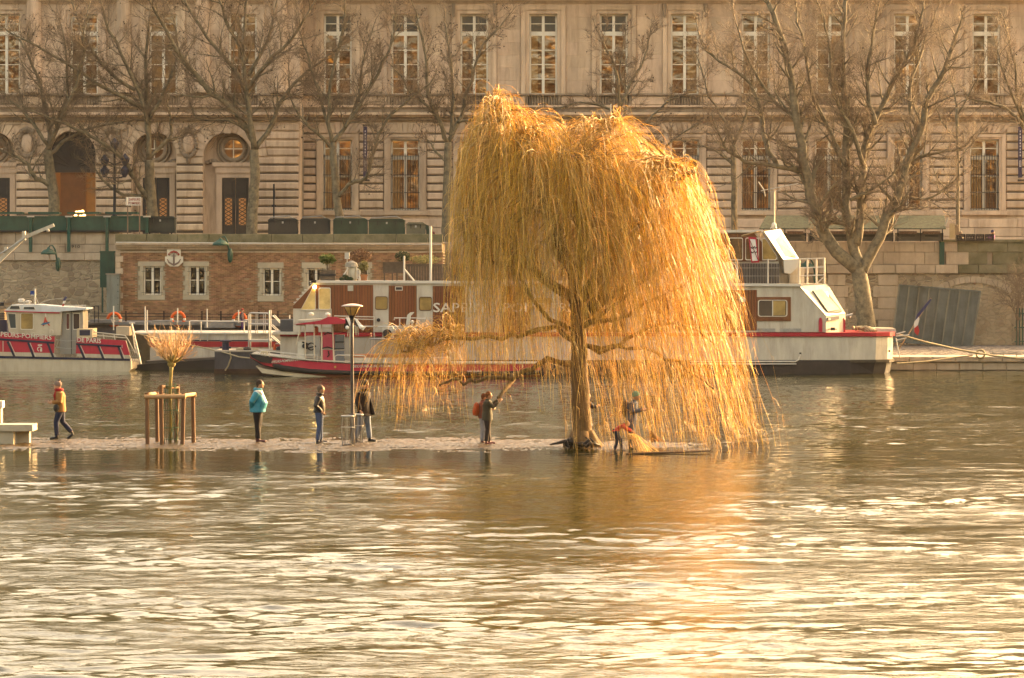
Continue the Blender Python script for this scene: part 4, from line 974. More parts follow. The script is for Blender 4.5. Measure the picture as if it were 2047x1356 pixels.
# another vessel's stern poking in at the far left, with dark blue sheers
g = thing('moored_launch', 'dark blue and buff launch partly hidden behind the aluminium fire boat cabin', 'launch', (X(-20,149),149,0))
MB().pbox(-140,640,14,668,147.5,2.5).build('hull', NAVY, g); MB().pbox(-140,619,9,640,147.8,2).build('cabin', M('buff_paint', (.45,.30,.18), .6), g)
for k in range(4): MB().pbox(-60,626+k*3.5,10,627.5+k*3.5,147.75,.04).build('slat', NAVY, g)
MB().pbox(-140,605,8,612,147.6,2.4).build('roof', IRON, g)
# white crane arm
g = thing('boat_crane', 'white curved crane arm rising from the left edge over the patrol boat', 'crane', (X(-40,141), 141, 0))
m = MB(); m.tube([P(-60,800,141), P(-40,580,141), P(-8,528,141), P(48,475,141), P(108,450,141)], [.16,.15,.13,.12,.10], 4); m.build('boom', WHITE, g)
m = MB(); m.tube([P(-10,512,140.8), P(10,502,140.8), P(48,477,140.8)], .03, 6); m.build('ram', GALV, g)
m = MB(); m.pbox(44,462,50,480,140.8,.3); m.build('pivot_bracket', WHITE, g); m = MB(); m.pbox(8,494,14,504,140.85,.2); m.build('pivot_bracket', WHITE, g)
m = MB(); m.ell(P(96,461,140.9), .08); m.build('hook_block', M('pale_hook', (.6,.55,.45), .5), g)
# ================================================================ DARK FLOATS AND PONTOON
def tarpb(name, lab, cat, pts, D, dep, mt): 
    g = thing(name, lab, cat, (X(sum(p[0] for p in pts)/len(pts),D), D, 0)); MB().pprism(pts, D, dep).build('hull', mt, g); return g
g = tarpb('low_float', 'low black float lying behind the small bare pollard sapling', 'float', [(243,733),(300,727),(470,716),(470,745),(243,744)], 145.3, 1.4, M('tarred_float', (.018,.018,.02), .55, var=.4))
MB().pprism([(290,722),(470,712),(470,716.5),(290,727)], 145.35, 1.3).build('deck_edge', M('float_deck', (.1,.09,.08), .8), g)
DP = 147.5
pt = thing('landing_pontoon', 'long white landing pontoon with a red stripe and pipe railings behind the sapling', 'pontoon', (X(440,DP), DP, 0))
m = MB(); m.pbox(300,668,600,742,DP,5); m.build('hull', WHITE, pt)
MB().pbox(300,680,600,682.5,DP-.03,.05).build('blue_line', NAVY, pt); MB().pbox(300,683,600,694,DP-.03,.05).build('red_stripe', RED, pt); MB().pbox(298,722,600,744,DP-.04,.06).build('boot_top', BLACKH, pt)
m = MB(); m.pbox(255,665,602,668,DP-.1,5.4); m.build('deck', M('deck_edge', (.62,.58,.50), .6), pt)
for px in (330,365,400,415,450): MB().tube([P(px,668,DP-.12), P(px,668+14,DP-.12)], .03, 6).build('stanchion_foot', GALV, pt)
DR = DP-.05; m = MB()
m.tube([P(379,666,DR), P(379,643,DR), P(381,641.5,DR), P(494,643,DR)], .028, 6); m.build('guard_rail', WHITEL, pt)
for px in (402,488): MB().tube([P(px,666,DR), P(px,642,DR)], .028, 6).build('stanchion', WHITEL, pt)
for k, (px, py0, py1, D) in enumerate(((227,612,660,152),(290,613,665,150),(294,620,668,148),(355,616,645,152),(414,618,655,152),(477,620,645,152),(539,620,668,148),(579,630,668,150))):
    MB().tube([P(px,py1,D), P(px,py0,D)], .032, 6).build('pole', WHITEL, pt)
# middle ground: barges moored behind the pontoon
g = thing('work_barge', 'flat grey work barge with hatches between the pontoon and the brick house', 'barge', (X(400,153.2), 153.2, 0))
m = MB(); m.pbox(170,650,600,668,153,4.3); m.build('hull', GREYD, g); MB().pbox(160,644,606,650,152.6,4.7).build('deck', M('barge_deck', (.16,.155,.15), .8, var=.3), g)
for (a, b_, c, d) in ((178,639,225,646),(408,646,470,656),(472,640,566,652),(300,641,345,650)):
    m = MB(); m.pprism([(a,d),(a+3,b_),(c-3,b_),(c,d)], 152.4, 1.8); m.build('hatch', M('grey_hatch', (.19,.18,.17), .7, var=.3), g)
for k in range(9): MB().pbox(250+k*38,622,253+k*38,645,153.8,.1).build('timber_post', RUST, g)
m = MB(); m.tube([P(180,632,153.8), P(600,636,153.8)], .025, 4); m.tube([P(180,626,153.8), P(600,630,153.8)], .02, 4); m.build('hand_line', IRON, g)
g = thing('hoist_frame', 'thin dark ladder frame left of the steel cabinet', 'frame', P(193,640,152))
for px in (189,197): MB().tube([P(px,645,152), P(px,613,152)], .03, 5).build('upright', IRON, g)
MB().tube([P(187,620,152), P(186,614,152), P(191,612,152), P(198,612,152)], .03, 5).build('hoop', IRON, g)
# lifebuoys
for k, (px, py) in enumerate(((228,636),(356,634),(479,636))):
    lab = ['orange lifebuoy beside the grey steel cabinet, leftmost of three','orange lifebuoy above the bare sapling, middle one of three','orange lifebuoy beside the stairs, in front of a crouched figure'][k]
    g = thing('lifebuoy', lab, 'lifebuoy', P(px,py+14,153.0), 'lifebuoys on the moored barge')
    c = P(px,py+3,153.0); cuts = [(-.25,.15),(.4,2.74),(3.0,3.4),(3.64,5.8)]
    for j, (a0, a1) in enumerate(((.05,3.09),(3.45,5.97))): m = MB(); m.torus(c, .32, .078, 20, 8, a0, a1); m.build('ring', ORANGE, g, smooth=True)
    for a0, a1 in ((3.10,3.44),(5.98,6.32)): m = MB(); m.torus(c, .32, .08, 4, 8, a0, a1); m.build('white_band', WHITEL, g, smooth=True)
# gangway stairs
g = thing('boarding_stairs', 'galvanised boarding stairs and platform between the pontoon and the brown-panelled barge', 'stairs', P(540,710,145.5)); D = 145.5
def pp(px, py, dy=0): return P(px, py, D, dy)
for dy in (0, 1.0):
    for a, b_ in ((497,710),(538,710)): MB().tube([pp(a,710,dy), pp(a,628 if a < 500 else 621,dy)], .032, 6).build('post', GALV, g)
    m = MB(); m.tube([pp(497,630,dy), pp(499,626,dy), pp(535,627,dy), pp(538,631,dy)], .03, 6); m.tube([pp(497,648,dy), pp(538,648,dy)], .025, 6); m.tube([pp(512,627,dy), pp(511,668,dy)], .02, 5); m.tube([pp(527,628,dy), pp(527,666,dy), pp(520,668,dy)], .02, 5); m.build('rail', GALV, g)
    m = MB(); m.tube([pp(541,634,dy), pp(545,631,dy), pp(588,676,dy), pp(588,700,dy)], .03, 6); m.tube([pp(541,650,dy), pp(588,692,dy)], .025, 6); m.tube([pp(541,673,dy), pp(588,712,dy)], .04, 6); m.tube([pp(568,662,dy), pp(568,704,dy)], .025, 5); m.build('stair_rail', GALV, g)
m = MB(); m.box(X(496,D), D, Z(684,D), X(540,D), D+1, Z(679,D)); m.build('platform', GALV, g)
for k in range(6): MB().box(X(542+k*8,D), D+.05, Z(681+k*6.2,D)-.03, X(551+k*8,D), D+.95, Z(681+k*6.2,D)).build('tread', GALV, g)
g = thing('mooring_float', 'square dark steel float with a bollard, left of the red rigid boat', 'float', (X(500,140.5),140.5,0)); D = 140.5
MB().pbox(429,703,600,745,D,3).build('hull', M('slate_steel', (.06,.06,.07), .5, var=.4, scale=2, streak=.6), g); MB().pbox(428,738,600,752,D-.05,.1).build('rusty_foot', RUST, g)
MB().pbox(428,701,601,704,D-.05,3.1).build('coaming', M('cream_coaming', (.36,.31,.25), .7), g)
m = MB(); c = P(451,703,D+.8); m.lathe(tuple(c), [(.17,0),(.16,.45),(.28,.46),(.28,.52),(.16,.55)], 12); m.tube([P(440,695,D+.8), P(462,695,D+.8)], .05, 6); m.build('bollard', NAVY, g)
m = MB(); m.tube([P(459,703,D-.1), P(462,715,D-.1), P(456,732,D-.1), P(450,741,D-.1)], .035, 6); m.build('fender_rope', ROPE, g)
for k, (px, py) in enumerate(((480,700),(494,699),(510,702),(560,698),(572,701))): m = MB(); m.ell(P(px,py,D+.7), (.2,.2,.14), 8, 5); m.build('coiled_rope', IRON if k%2 else ROPE, g)
m = MB(); m.lathe(tuple(P(549,704,D+.9)), [(.12,0),(.03,.35),(.02,.38)], 8); m.build('cone', ORANGE, g)
g = thing('mooring_line', 'long slack mooring rope from the sapling to the dark steel float', 'rope', P(420,700,141)); 
m = MB(); m.tube([P(250,662,144.9), P(330,680,144), P(400,694,142), P(452,706,140.2), P(478,714,139), P(500,716,138.3)], .03, 6); m.build('strand', ROPE, g)
# ================================================================ THE BIG BARGE
DG = 139.6
G = thing('fire_barge', 'long white fire service barge with brown panelled deckhouses and a red sheer stripe', 'barge', (X(1190,DG), DG+2.5, 0))
WB = 5.2
def gp(pts, off, dep, mat, name, par=None): return MB().pprism(pts, DG+off, dep).build(name, mat, par or G)
# hull with a rounded, raked stern
def hullring(pts_top, z): pass
m = MB()
secs = [(560,0.0),(600,0),(1200,0),(1700,0),(1752,.15),(1778,.6),(1792,1.3),(1797,2.4)]
rowsz = [(Z(674,DG),0),(Z(690,DG),0),(Z(720,DG),.05),(Z(746,DG),.25),(-.4,.5)]
front = []
for (zz, tuck) in rowsz:
    ring = [(X(a - (tuck*22 if a > 1700 else 0),DG), DG+b_+tuck*(.6 if a>1700 else .1), zz) for a, b_ in secs]
    ring += [(p[0], 2*(DG+WB/2)-p[1], p[2]) for p in ring[::-1]]
    front.append(ring)
n = len(front[0]); base = 0
for r_ in front: m.v += r_
for i in range(len(front)-1):
    for k in range(n): m.f.append((i*n+k,(i+1)*n+k,(i+1)*n+(k+1)%n,i*n+(k+1)%n)); m.m.append(0 if i < 2 else (0 if i == 1 else 1))
m.f.append(tuple(range(n))); m.m.append(0)
m.build('hull', [WHITE, BLACKH], G)
def wrap(z0, z1, out, mat, name, x0=560, xe=1e9):
    m = MB(); pts = []
    for a, b_ in secs:
        if a >= x0: pts.append((X(a,DG)+(out if a > 1760 else 0), DG+b_-out))
    pts += [(p[0], 2*(DG+WB/2)-p[1]) for p in pts[::-1]]
    n = len(pts); m.v = [(p[0],p[1],z0) for p in pts]+[(p[0],p[1],z1) for p in pts]
    for k in range(n): m.f.append((k,(k+1)%n,n+(k+1)%n,n+k)); m.m.append(0)
    m.f.append(tuple(range(n-1,-1,-1))); m.m.append(0); m.f.append(tuple(range(n,2*n))); m.m.append(0)
    return m.build(name, mat, G)
wrap(Z(673,DG), Z(665,DG), .09, RED, 'sheer_stripe'); wrap(Z(725,DG)-.0, Z(719.5,DG), .06, M('weedy_line', (.06,.05,.035), .8, var=.4, scale=6), 'waterline_band', 1550)
for (a, b_) in ((1600,705),(1778,700)): MB().pbox(a-2,b_,a+2,b_+4,DG-.03 if a < 1700 else DG+.55,.05).build('drain', IRON, G)
m = MB(); m.tube([P(1380,723,DG-.08), P(1590,723,DG-.08), P(1597,719,DG-.08), P(1600,708,DG-.08)], .035, 6); m.tube([P(1380,728,DG-.08), P(1592,728,DG-.08)], .03, 6); m.build('fender_pipe', WHITEL, G)
# left lower deckhouse
gp([(586,664),(586,610),(629,562),(1340,566),(1340,664)], .0, WB-.6, WHITE, 'deckhouse')
gp([(628,561),(1340,563),(1340,569),(626,566)], -.1, WB-.4, WHITEL, 'roof_edge')
m = MB(); m.pprism([(586,617),(586,611),(626,569.5),(663,570),(663,617.5)], DG-.02, .04); m.build('raked_panel', WOOD, G)
def slatwall(a, b_, y0, y1, off=-.03, mt=WOOD, pitch=5.6):
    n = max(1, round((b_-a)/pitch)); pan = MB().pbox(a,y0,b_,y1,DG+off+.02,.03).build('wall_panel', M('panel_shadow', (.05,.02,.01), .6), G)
    for k in range(n): block('slat', pan, mt, X(a+(b_-a)*(k+.06)/n,DG), X(a+(b_-a)*(k+.94)/n,DG), Z(y1-.3,DG), Z(y0+.3,DG), DG+off, .03, .008)
WR = M('wood_slat', (.24,.075,.03), .45, var=.2, scale=1.2, streak=.9, rnd=.15, soot=.4)
slatwall(663,746,570,664,mt=WR); slatwall(777,833,571,651,mt=WR); slatwall(865,930,572,664,mt=WR); slatwall(1002,1060,572,664,mt=WR); slatwall(1120,1250,572,664,mt=WR); slatwall(1290,1340,572,664,mt=WR)
GG = GOLDG
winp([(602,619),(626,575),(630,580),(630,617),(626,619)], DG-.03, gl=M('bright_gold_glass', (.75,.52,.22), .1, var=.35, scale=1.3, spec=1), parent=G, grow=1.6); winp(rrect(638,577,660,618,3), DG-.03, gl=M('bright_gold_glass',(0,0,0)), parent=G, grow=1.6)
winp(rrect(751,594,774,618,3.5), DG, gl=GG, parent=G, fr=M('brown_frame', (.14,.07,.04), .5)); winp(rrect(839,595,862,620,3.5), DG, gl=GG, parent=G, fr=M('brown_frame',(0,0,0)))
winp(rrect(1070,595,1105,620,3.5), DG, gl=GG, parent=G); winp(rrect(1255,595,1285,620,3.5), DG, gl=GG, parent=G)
text('lettering', 'SAPEURS POMPIERS', G, AW, 866, 1150, 624.5, DG-.04, 19)
MB().pbox(695,571,706,582,DG-.06,.04).build('vent_plate', M('pale_vent', (.45,.45,.38), .6), G); f = MB(); framebox(f, X(790,DG), X(805,DG), Z(581,DG), Z(573,DG), .03, DG-.07, .04); f.build('vent_frame', AW, G); MB().pbox(791,574,804,580,DG-.055,.02).build('vent', IRON, G)
m = MB(); m.lathe((0,0,0), [(.001,0),(.05,.03),(.09,.1)], 8); m.v = [(X(757,DG)+v[0], DG-.02-v[2], Z(640,DG)+v[1]) for v in m.v]; m.build('tap', IRON, G)
# navigation lamp at the raked corner (lit, star-like in the sun)
m = MB(); m.ell(P(629,574,DG-.12), .09, 8, 6); m.build('corner_lamp', M('lamp_lens_gold', (1,.85,.5), .2, emit=(1,.8,.4,4)), G); MB().pbox(622,560,632,566,DG-.1,.3).build('lamp_bracket', IRON, G)
m = MB()
for k in range(7): m.box(X(590+k*5.5,DG)-.1, DG+.3, Z(606-k*6.3,DG), X(590+k*5.5,DG)+.05, DG+3.5, Z(606-k*6.3,DG)+.05)
m.build('front_louvre', WHITEL, G)
gp([(545,664),(600,664),(600,669),(545,669)], -.4, WB+.4, WHITE, 'side_deck')
gp([(560,640),(588,640),(588,664),(560,664)], .4, 3, M('dark_hull_inside', (.08,.08,.085), .6), 'bow_gear')
# rails along the side deck
m = MB(); D = DG-.35
m.tube([P(668,632,D), P(748,634,D), P(748,700,D)], .028, 6); m.tube([P(668,637,D), P(748,639,D)], .02, 5); m.tube([P(788,640,D), P(788,636,D), P(833,636,D), P(833,664,D)], .028, 6); m.tube([P(853,636,D), P(853,650,D)], .028, 6); m.tube([P(833,637,D), P(853,637,D)], .028, 6); m.tube([P(799,637,D), P(799,652,D)], .028, 6)
m.build('guard_rail', WHITEL, G)
m = MB(); m.pbox(764,655,786,680,DG-.55,.5); m.build('air_unit', M('cream_unit', (.6,.55,.45), .5), G); m = MB(); m.lathe((0,0,0), [(.001,.05),(.2,.05),(.22,0)], 18); m.v = [(X(775,DG)+v[0], DG-.56-v[2], Z(667,DG)+v[1]) for v in m.v]; m.build('fan', IRON, G)
m = MB()
for a, b_ in ((741,680),(788,680)): 
    for py in (678,): m.tube([P(a,706,DG-.7), P(a,py,DG-.7)], .03, 5)
m.tube([P(739,678,DG-.7), P(790,678,DG-.7)], .04, 5); m.build('work_bench', GALV, G)
# right block: main deckhouse
gp([(1340,664),(1340,571),(1598,571),(1651,632),(1651,664)], .0, WB-.5, WHITE, 'deckhouse'); gp([(1590,664),(1590,572),(1654,572),(1689,630),(1689,664)], 1.25, WB-2.5, WHITE, 'deckhouse')
gp([(1340,566),(1600,567.5),(1602,573),(1340,571.5)], -.12, WB-.3, WHITEL, 'roof_edge'); gp([(1590,567),(1655,568),(1657,573),(1590,573)], 1.15, WB-1.6, WHITEL, 'roof_edge')
slatwall(1345,1513,580,661,mt=WR)
m = MB(); m.pbox(1513,594,1581,642,DG-.05,.06); m.build('window_panel', WOOD, G)
winp(rrect(1517,601,1572,632,4), DG-.06, gl=M('smoky_glass', (.09,.065,.05), .12, spec=1), parent=G, grow=1.6)
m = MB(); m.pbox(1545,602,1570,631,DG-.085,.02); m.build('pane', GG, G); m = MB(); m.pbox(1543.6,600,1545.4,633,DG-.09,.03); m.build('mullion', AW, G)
m = MB(); m.lathe((0,0,0), [(.001,.1),(.09,.08),(.15,0)], 12); m.v = [(X(1484,DG)+v[0], DG-.03-v[2], Z(600,DG)+v[1]) for v in m.v]; m.build('bulkhead_light', M('frosted_round', (.6,.55,.45), .4), G)
# raked end face of deckhouse turned to the sun with its big window (stands proud, facets seen obliquely)
def facet(name, pts, mat, off=0): # list of (px,py,D)
    m = MB(); v = [P(*p) for p in pts]; c = (v[1]-v[0]).cross(v[2]-v[0]).normalized()
    if c.y > 0: c = -c
    n = len(v); m.v = [tuple(q+c*off) for q in v]+[tuple(q-c*.05) for q in v]
    m.f = [tuple(range(n)), tuple(range(2*n-1,n-1,-1))]+[(i,n+i,n+(i+1)%n,(i+1)%n) for i in range(n)]; m.m = [0]*len(m.f)
    return m.build(name, mat, G)
facet('raked_end', [(1598,572,DG-.04),(1655,569,DG+1.2),(1690,627,DG+1.2),(1652,632,DG-.04)], WHITE)
facet('raked_end_window', [(1620,578,DG+.42),(1646,576,DG+1.0),(1684,623,DG+1.0),(1652,628,DG+.12)], IRON, .02)
facet('raked_end_pane', [(1624,582,DG+.35),(1642,580,DG+.85),(1678,620,DG+.95),(1654,624,DG+.2)], M('green_grey_glass', (.13,.15,.11), .5, var=.3, spec=.2), .05)
facet('end_face', [(1651,633,DG-.02),(1690,628,DG+1.2),(1690,665,DG+1.2),(1651,665,DG-.02)], WHITE, .0)
npl = facet('name_board', [(1654,635,DG+.04),(1676,632,DG+.72),(1676,638.5,DG+.72),(1654,642,DG+.04)], NAVY, .04)
text('lettering', 'COMMANDANT BEYER', npl, AW, 1655, 1675, 640.8, DG-.04, 4.2, slope=-2.6, recede=.72)
for a, b_ in ((1637,1644),(1679,1690)):
    pts = [(a,664),(b_,664)]+[((a+b_)/2+(b_-a)/2*math.cos(t), 645-10*math.sin(t)) for t in [math.pi*i/8 for i in range(9)]]
    m = MB(); m.pprism(pts, DG-.14+(1.2 if a > 1660 else 0), .5); m.build('red_fairing', REDB, G)
m = MB(); m.pbox(1661,655,1669,661,DG+.1,.1); m.pbox(1656,657.5,1673,659,DG+.08,.06); m.build('black_cleat', IRON, G)
m = MB(); m.tube([P(1690,632,DG+.5), P(1704,628,DG+.5), P(1699,634,DG+.5)], .05, 6); m.build('horn', WHITEL, G)
# deck clutter
for k, (a, b_) in enumerate(((1514,1550),(1560,1602))): MB().pbox(a,657,b_,664,DG-.02,.8).build('locker', M('locker_grey', (.32,.31,.28), .6, var=.3, scale=5), G)
m = MB(); rr = random.Random(8)
for k in range(9):
    a = 1702+rr.random()*38; m.tube([P(a,659-rr.random()*4,DG+.8+rr.random()), P(a+12,656-rr.random()*3,DG+1+rr.random()), P(a+26,662,DG+1)], .07, 5)
m.build('rope_pile', ROPE, G)
gp([(1726,656),(1790,657),(1792,665),(1726,665)], 1.9, 2, WHITE, 'stern_bulwark')
m = MB(); m.tube([P(1791,668,DG+1.5), P(1810,663,DG+1.5)], .03, 5); m.build('stern_fitting', WHITEL, G); m = MB(); m.tube([P(1791,672,DG+1.5), P(1818,670,DG+1.5)], .03, 5); m.tube([P(1793,680,DG+1.5), P(1812,676,DG+1.5)], .03, 5); m.tube([P(1791,676,DG+.9), P(1799,716,DG+.9)], .03, 5); m.build('stern_fitting', WHITEL, G, kind='stuff')
# stern flag
m = MB(); m.tube([P(1796,700,DG+2), P(1861,596,DG+2)], .03, 6); m.build('flag_staff', M('staff_wood', (.3,.2,.12), .6), G)
for pts, mt in (([(1860,597),(1862,600),(1850,617),(1836,634),(1829,642),(1834,628),(1844,616)],'flag_blue'),([(1829,642),(1836,634),(1838,637),(1835,650),(1828,656),(1827,648)],'flag_white'),([(1828,656),(1835,650),(1838,662),(1835,671),(1831,668),(1828,664)],'flag_red')):
    m = MB(); m.pprism(pts, DG+1.94, .05); m.build('flag', M(mt,(0,0,0)), G)
# upper wheelhouse
DW = DG+.7
m = MB(); m.pprism([(1330,570),(1330,464),(1508,463),(1556,520),(1560,570)], DW+.06, 3.4); m.build('wheelhouse', WHITE, G)
m = MB(); m.pbox(1300,460,1526,465,DW-.15,3.8); m.build('wheelhouse_roof', WHITEL, G)
m = MB(); m.pprism([(1440,467),(1508,467),(1556,522),(1440,524)], DW+.0, .08); m.build('brown_band', WOOD, G)
winp(rrect(1458,477,1484,519,3), DW-.02, gl=M('brown_glass', (.16,.09,.045), .12, var=.5, scale=2, spec=1), parent=G, grow=1.5); winp(rrect(1491,477,1516,519,3), DW-.02, gl=M('brown_glass',(0,0,0)), parent=G, grow=1.5)
winp([(1524,478),(1530,478),(1553,514),(1550,519),(1525,519)], DW-.02, gl=GG, parent=G, grow=1.5)
MB().pprism([(1526,464),(1557,461),(1594,518),(1594,570),(1552,570)], DW+1.0, 2.2).build('wheelhouse', WHITE, G)
facet('raked_front', [(1528,463,DW-.1),(1560,458,DW+.95),(1597,517,DW+.95),(1566,519,DW-.1)], WHITE)
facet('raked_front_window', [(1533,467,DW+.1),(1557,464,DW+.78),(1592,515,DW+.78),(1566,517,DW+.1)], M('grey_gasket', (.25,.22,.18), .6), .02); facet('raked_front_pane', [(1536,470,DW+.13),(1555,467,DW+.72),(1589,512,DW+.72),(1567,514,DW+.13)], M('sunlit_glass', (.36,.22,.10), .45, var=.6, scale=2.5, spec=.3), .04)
m = MB(); m.pprism([(1566,519),(1597,517),(1597,532),(1580,548),(1568,546)], DW-.05, 1.4); m.build('front_skirt', WHITEL, G)
m = MB(); m.pbox(1578,535,1608,566,DW+.7,.6); m.build('side_cabinet', WHITE, G)
n = 17
for k in range(n): block('board', G, WOODD, X(1466+(1558-1466)*(k+.05)/n,DW), X(1466+(1558-1466)*(k+.95)/n,DW), Z(570,DW), Z(527,DW), DW-.12, .04, .006)
# no-wash sign hanging from a strut
s = thing('wash_warning_sign', 'tilted white sign with red border, black double waves and slash hung on the wheelhouse', 'sign', P(1507,526,DW-.6)); SD = DW-.6
pts = [(1496,474),(1512,475),(1518,525),(1502,526)]
MB().pprism(pts, SD, .04).build('red_border', REDB, s); MB().pprism([(1499,478),(1510,479),(1515,521.5),(1504,522)], SD-.015, .03).build('face', M('sign_face', (.8,.76,.7), .5), s)
for y in (497,506,): m = MB(); m.tube([P(1501.5,y-3,SD-.02), P(1503.5,y,SD-.02), P(1506,y-1.5,SD-.02), P(1508,y-4,SD-.02) , P(1509.5,y-.5,SD-.02), P(1513,y-2.5,SD-.02)], .028, 5); m.build('wave_mark', IRON, s)
MB().tube([P(1498,478,SD-.02), P(1516,522,SD-.02)], .022, 4).build('slash', M('slash_red', (.3,.02,.03), .5), s)
MB().tube([P(1482,472,SD+.05), P(1512,464,SD+.3), P(1528,462,DW)], .04, 5).build('strut', M('strut_wood', (.3,.2,.1), .6), s)
# upper deck rail
m = MB(); D = DW-.4
for px, y0 in ((1474,518),(1535,518)): m.tube([P(px,570,D), P(px,y0,D)], .035, 6)
m.tube([P(1440,536,D), P(1598,536,D)], .01, 4); m.tube([P(1440,552,D), P(1598,552,D)], .01, 4); m.build('deck_stanchion', WHITEL, G)
m = MB(); D = DW-.3
for px, dd in ((1598,0),(1614,0),(1632,0),(1648,0),(1648,3.2),(1598,3.2)): m.tube([P(px,568,D+dd), P(px,516 if px > 1600 else 518,D+dd)], .04, 6)
for y in (516.5,534,550): m.tube([P(1598,y+2,D), P(1648,y,D), P(1648,y,D+3.2), P(1598,y+2,D+3.2)], .03, 6)
m.tube([P(1634,566,D), P(1648,553,D)], .03, 5); m.build('deck_rail', M('pinkish_rail', (.72,.62,.52), .4), G)
# tv aerial
m = MB(); m.tube([P(1548,462,DW+1), P(1548,381,DW+1)], .03, 6); m.tube([P(1521,382,DW+1), P(1596,367,DW+1)], .025, 5); m.tube([P(1536,381,DW+1), P(1537,385,DW+1), P(1560,381,DW+1), P(1561,374,DW+1)], .02, 5)
for k in range(12): c = P(1528+k*6,380.5-k*1.2,DW+1); m.tube([c+Vector((0,-.25,0)), c+Vector((.03,.25,0))], .012, 4)
m.tube([P(1516,364,DW+1), P(1527,380,DW+1), P(1530,393,DW+1)], .03, 5); m.build('aerial', M('tv_aerial', (.55,.5,.42), .4, metal=.4), G)
m = MB(); m.ell(P(1547,452,DW+1), (.12,.12,.18)); m.tube([P(1540,458,DW+1), P(1548,446,DW+1), P(1553,458,DW+1)], .03, 5); m.build('aerial_base', WHITEL, G)
MB().tube([P(1221,470,DW+1), P(1221,208,DW+1)], .025, 5).build('whip_aerial', WHITEL, G)
# roof garden on the left house
PL = M('planter_wood', (.12,.085,.06), .8, var=.3, scale=5); LEAFD = M('dark_leaf', (.035,.055,.02), .7, isl=.35, trans=.3); LEAFL = M('bright_leaf', (.10,.15,.035), .7, isl=.35, trans=.35); LEAFR = M('russet_leaf', (.16,.085,.05), .8, isl=.35, trans=.3); LEAFY = M('straw_leaf', (.22,.20,.08), .8, isl=.3, trans=.3)
def leafball(m, c, r, n, s, rg):
    for _ in range(n):
        a = Vector((rg.gauss(0,1), rg.gauss(0,1), rg.gauss(0,1))).normalized()*(rg.random()**.45)
        p = Vector(c)+Vector((a.x*r[0], a.y*r[1], a.z*r[2])); u = Vector((rg.gauss(0,1), rg.gauss(0,1), rg.gauss(0,1))).normalized()*s; w = u.orthogonal().normalized()*s*.45
        m.add([tuple(p-u), tuple(p+w), tuple(p+u), tuple(p-w)], [(0,1,2,3)])
def plant(px, py, rx, ry, D, mt, lab, potpx=None, kindn='potted_plant', pot='tub', n=260, s=.09):
    g = thing(kindn, lab, 'plant', P(px, potpx[3] if potpx else py, D)); rg = random.Random(int(px)); m = MB(); leafball(m, P(px,py,D), (U(rx,D), U(rx,D)*.8, U(ry,D)), n, s, rg); m.build('foliage', mt, g)
    base = P((potpx[0]+potpx[2])/2 if potpx else px, potpx[1] if potpx else py+ry, D)
    m = MB()
    for k in range(6): m.tube([base+Vector((rg.uniform(-.1,.1),0,-.02)), P(px+rg.uniform(-.5,.5)*rx, py+rg.uniform(-.3,.6)*ry, D)], .02, 4)
    m.build('stem', TWIG, g)
    if potpx:
        if pot == 'clay': m = MB(); m.lathe(tuple(P((potpx[0]+potpx[2])/2, potpx[3], D)), [(U(potpx[2]-potpx[0],D)*.36,0),(U(potpx[2]-potpx[0],D)*.48,U(potpx[3]-potpx[1],D)*.8),(U(potpx[2]-potpx[0],D)*.54,U(potpx[3]-potpx[1],D)*.8),(U(potpx[2]-potpx[0],D)*.54,U(potpx[3]-potpx[1],D))], 14); m.build('pot', M('terracotta', (.42,.17,.08), .8), g, smooth=False)
        else: m = MB(); m.pbox(potpx[0],potpx[1],potpx[2],potpx[3],D-.2,.5); m.build('tub', PL, g); m = MB(); m.pbox(potpx[0]-1.5,potpx[1]+(potpx[3]-potpx[1])*.4,potpx[2]+1.5,potpx[1]+(potpx[3]-potpx[1])*.55,D-.25,.05); m.build('tub_band', IRON, g)
    return g
DQ = DG+1.2
plant(655,518,16,9,DQ,LEAFL,'bright green windmill palm in a dark wooden tub on the barge roof',(640,540,670,561), n=320, s=.12)
plant(722,512,24,16,DQ+.5,LEAFR,'large russet shrub standing in the middle of the barge roof',(700,548,716,562), n=420, s=.07)
plant(727,533,9,12,DQ-.1,LEAFY,'straw coloured grass in a terracotta pot on the barge roof',(720,549,735,561),pot='clay', n=240, s=.08)
plant(805,513,16,11,DQ+.4,LEAFD,'round dark green bush in the long planter beside the willow',(766,527,810,545), n=420, s=.06)
plant(850,519,34,9,DQ+.2,LEAFY,'pale bushy herbs along the slatted planter beside the willow',(812,529,884,533), n=420, s=.07)
g = thing('slatted_planter', 'long slatted wooden screen and bench on the barge roof beside the willow', 'planter', P(850,562,DQ))
for k in range(26): block('slat', g, PL, X(810+k*5.4,DQ), X(814.8+k*5.4,DQ), Z(562,DQ), Z(528,DQ), DQ-.12, .03, .006)
MB().pbox(765,524,810,529,DQ-.12,.6).build('bench_top', PL, g); MB().pbox(765,529,812,546,DQ-.05,.04).build('bench_back', PL, g)
for px in (767,783,792,806): MB().pbox(px,546,px+3,562,DQ-.1,.1).build('bench_leg', PL, g)
g = thing('deck_ornament', 'pale ship ventilator and folding frame among the plants on the barge roof', 'ventilator', P(702,562,DQ+.1))
m = MB(); m.lathe(tuple(P(706,562,DQ)), [(.18,0),(.2,.5),(.16,.85),(.02,.92)], 14); m.build('cowl', M('cream_cowl', (.55,.5,.4), .5), g, smooth=True)
for a, b_ in (((682,558),(696,536)),((714,558),(714,536)),((718,562),(718,540))): MB().tube([P(*a,DQ-.2), P(*b_,DQ-.2)], .03, 5).build('frame_tube', WHITEL, g)
m = MB(); m.lathe(tuple(P(703,534,DQ)), [(.32,0),(.24,.2),(.05,.3)], 12); m.build('hood', M('stone_hood', (.28,.25,.2), .8), g)
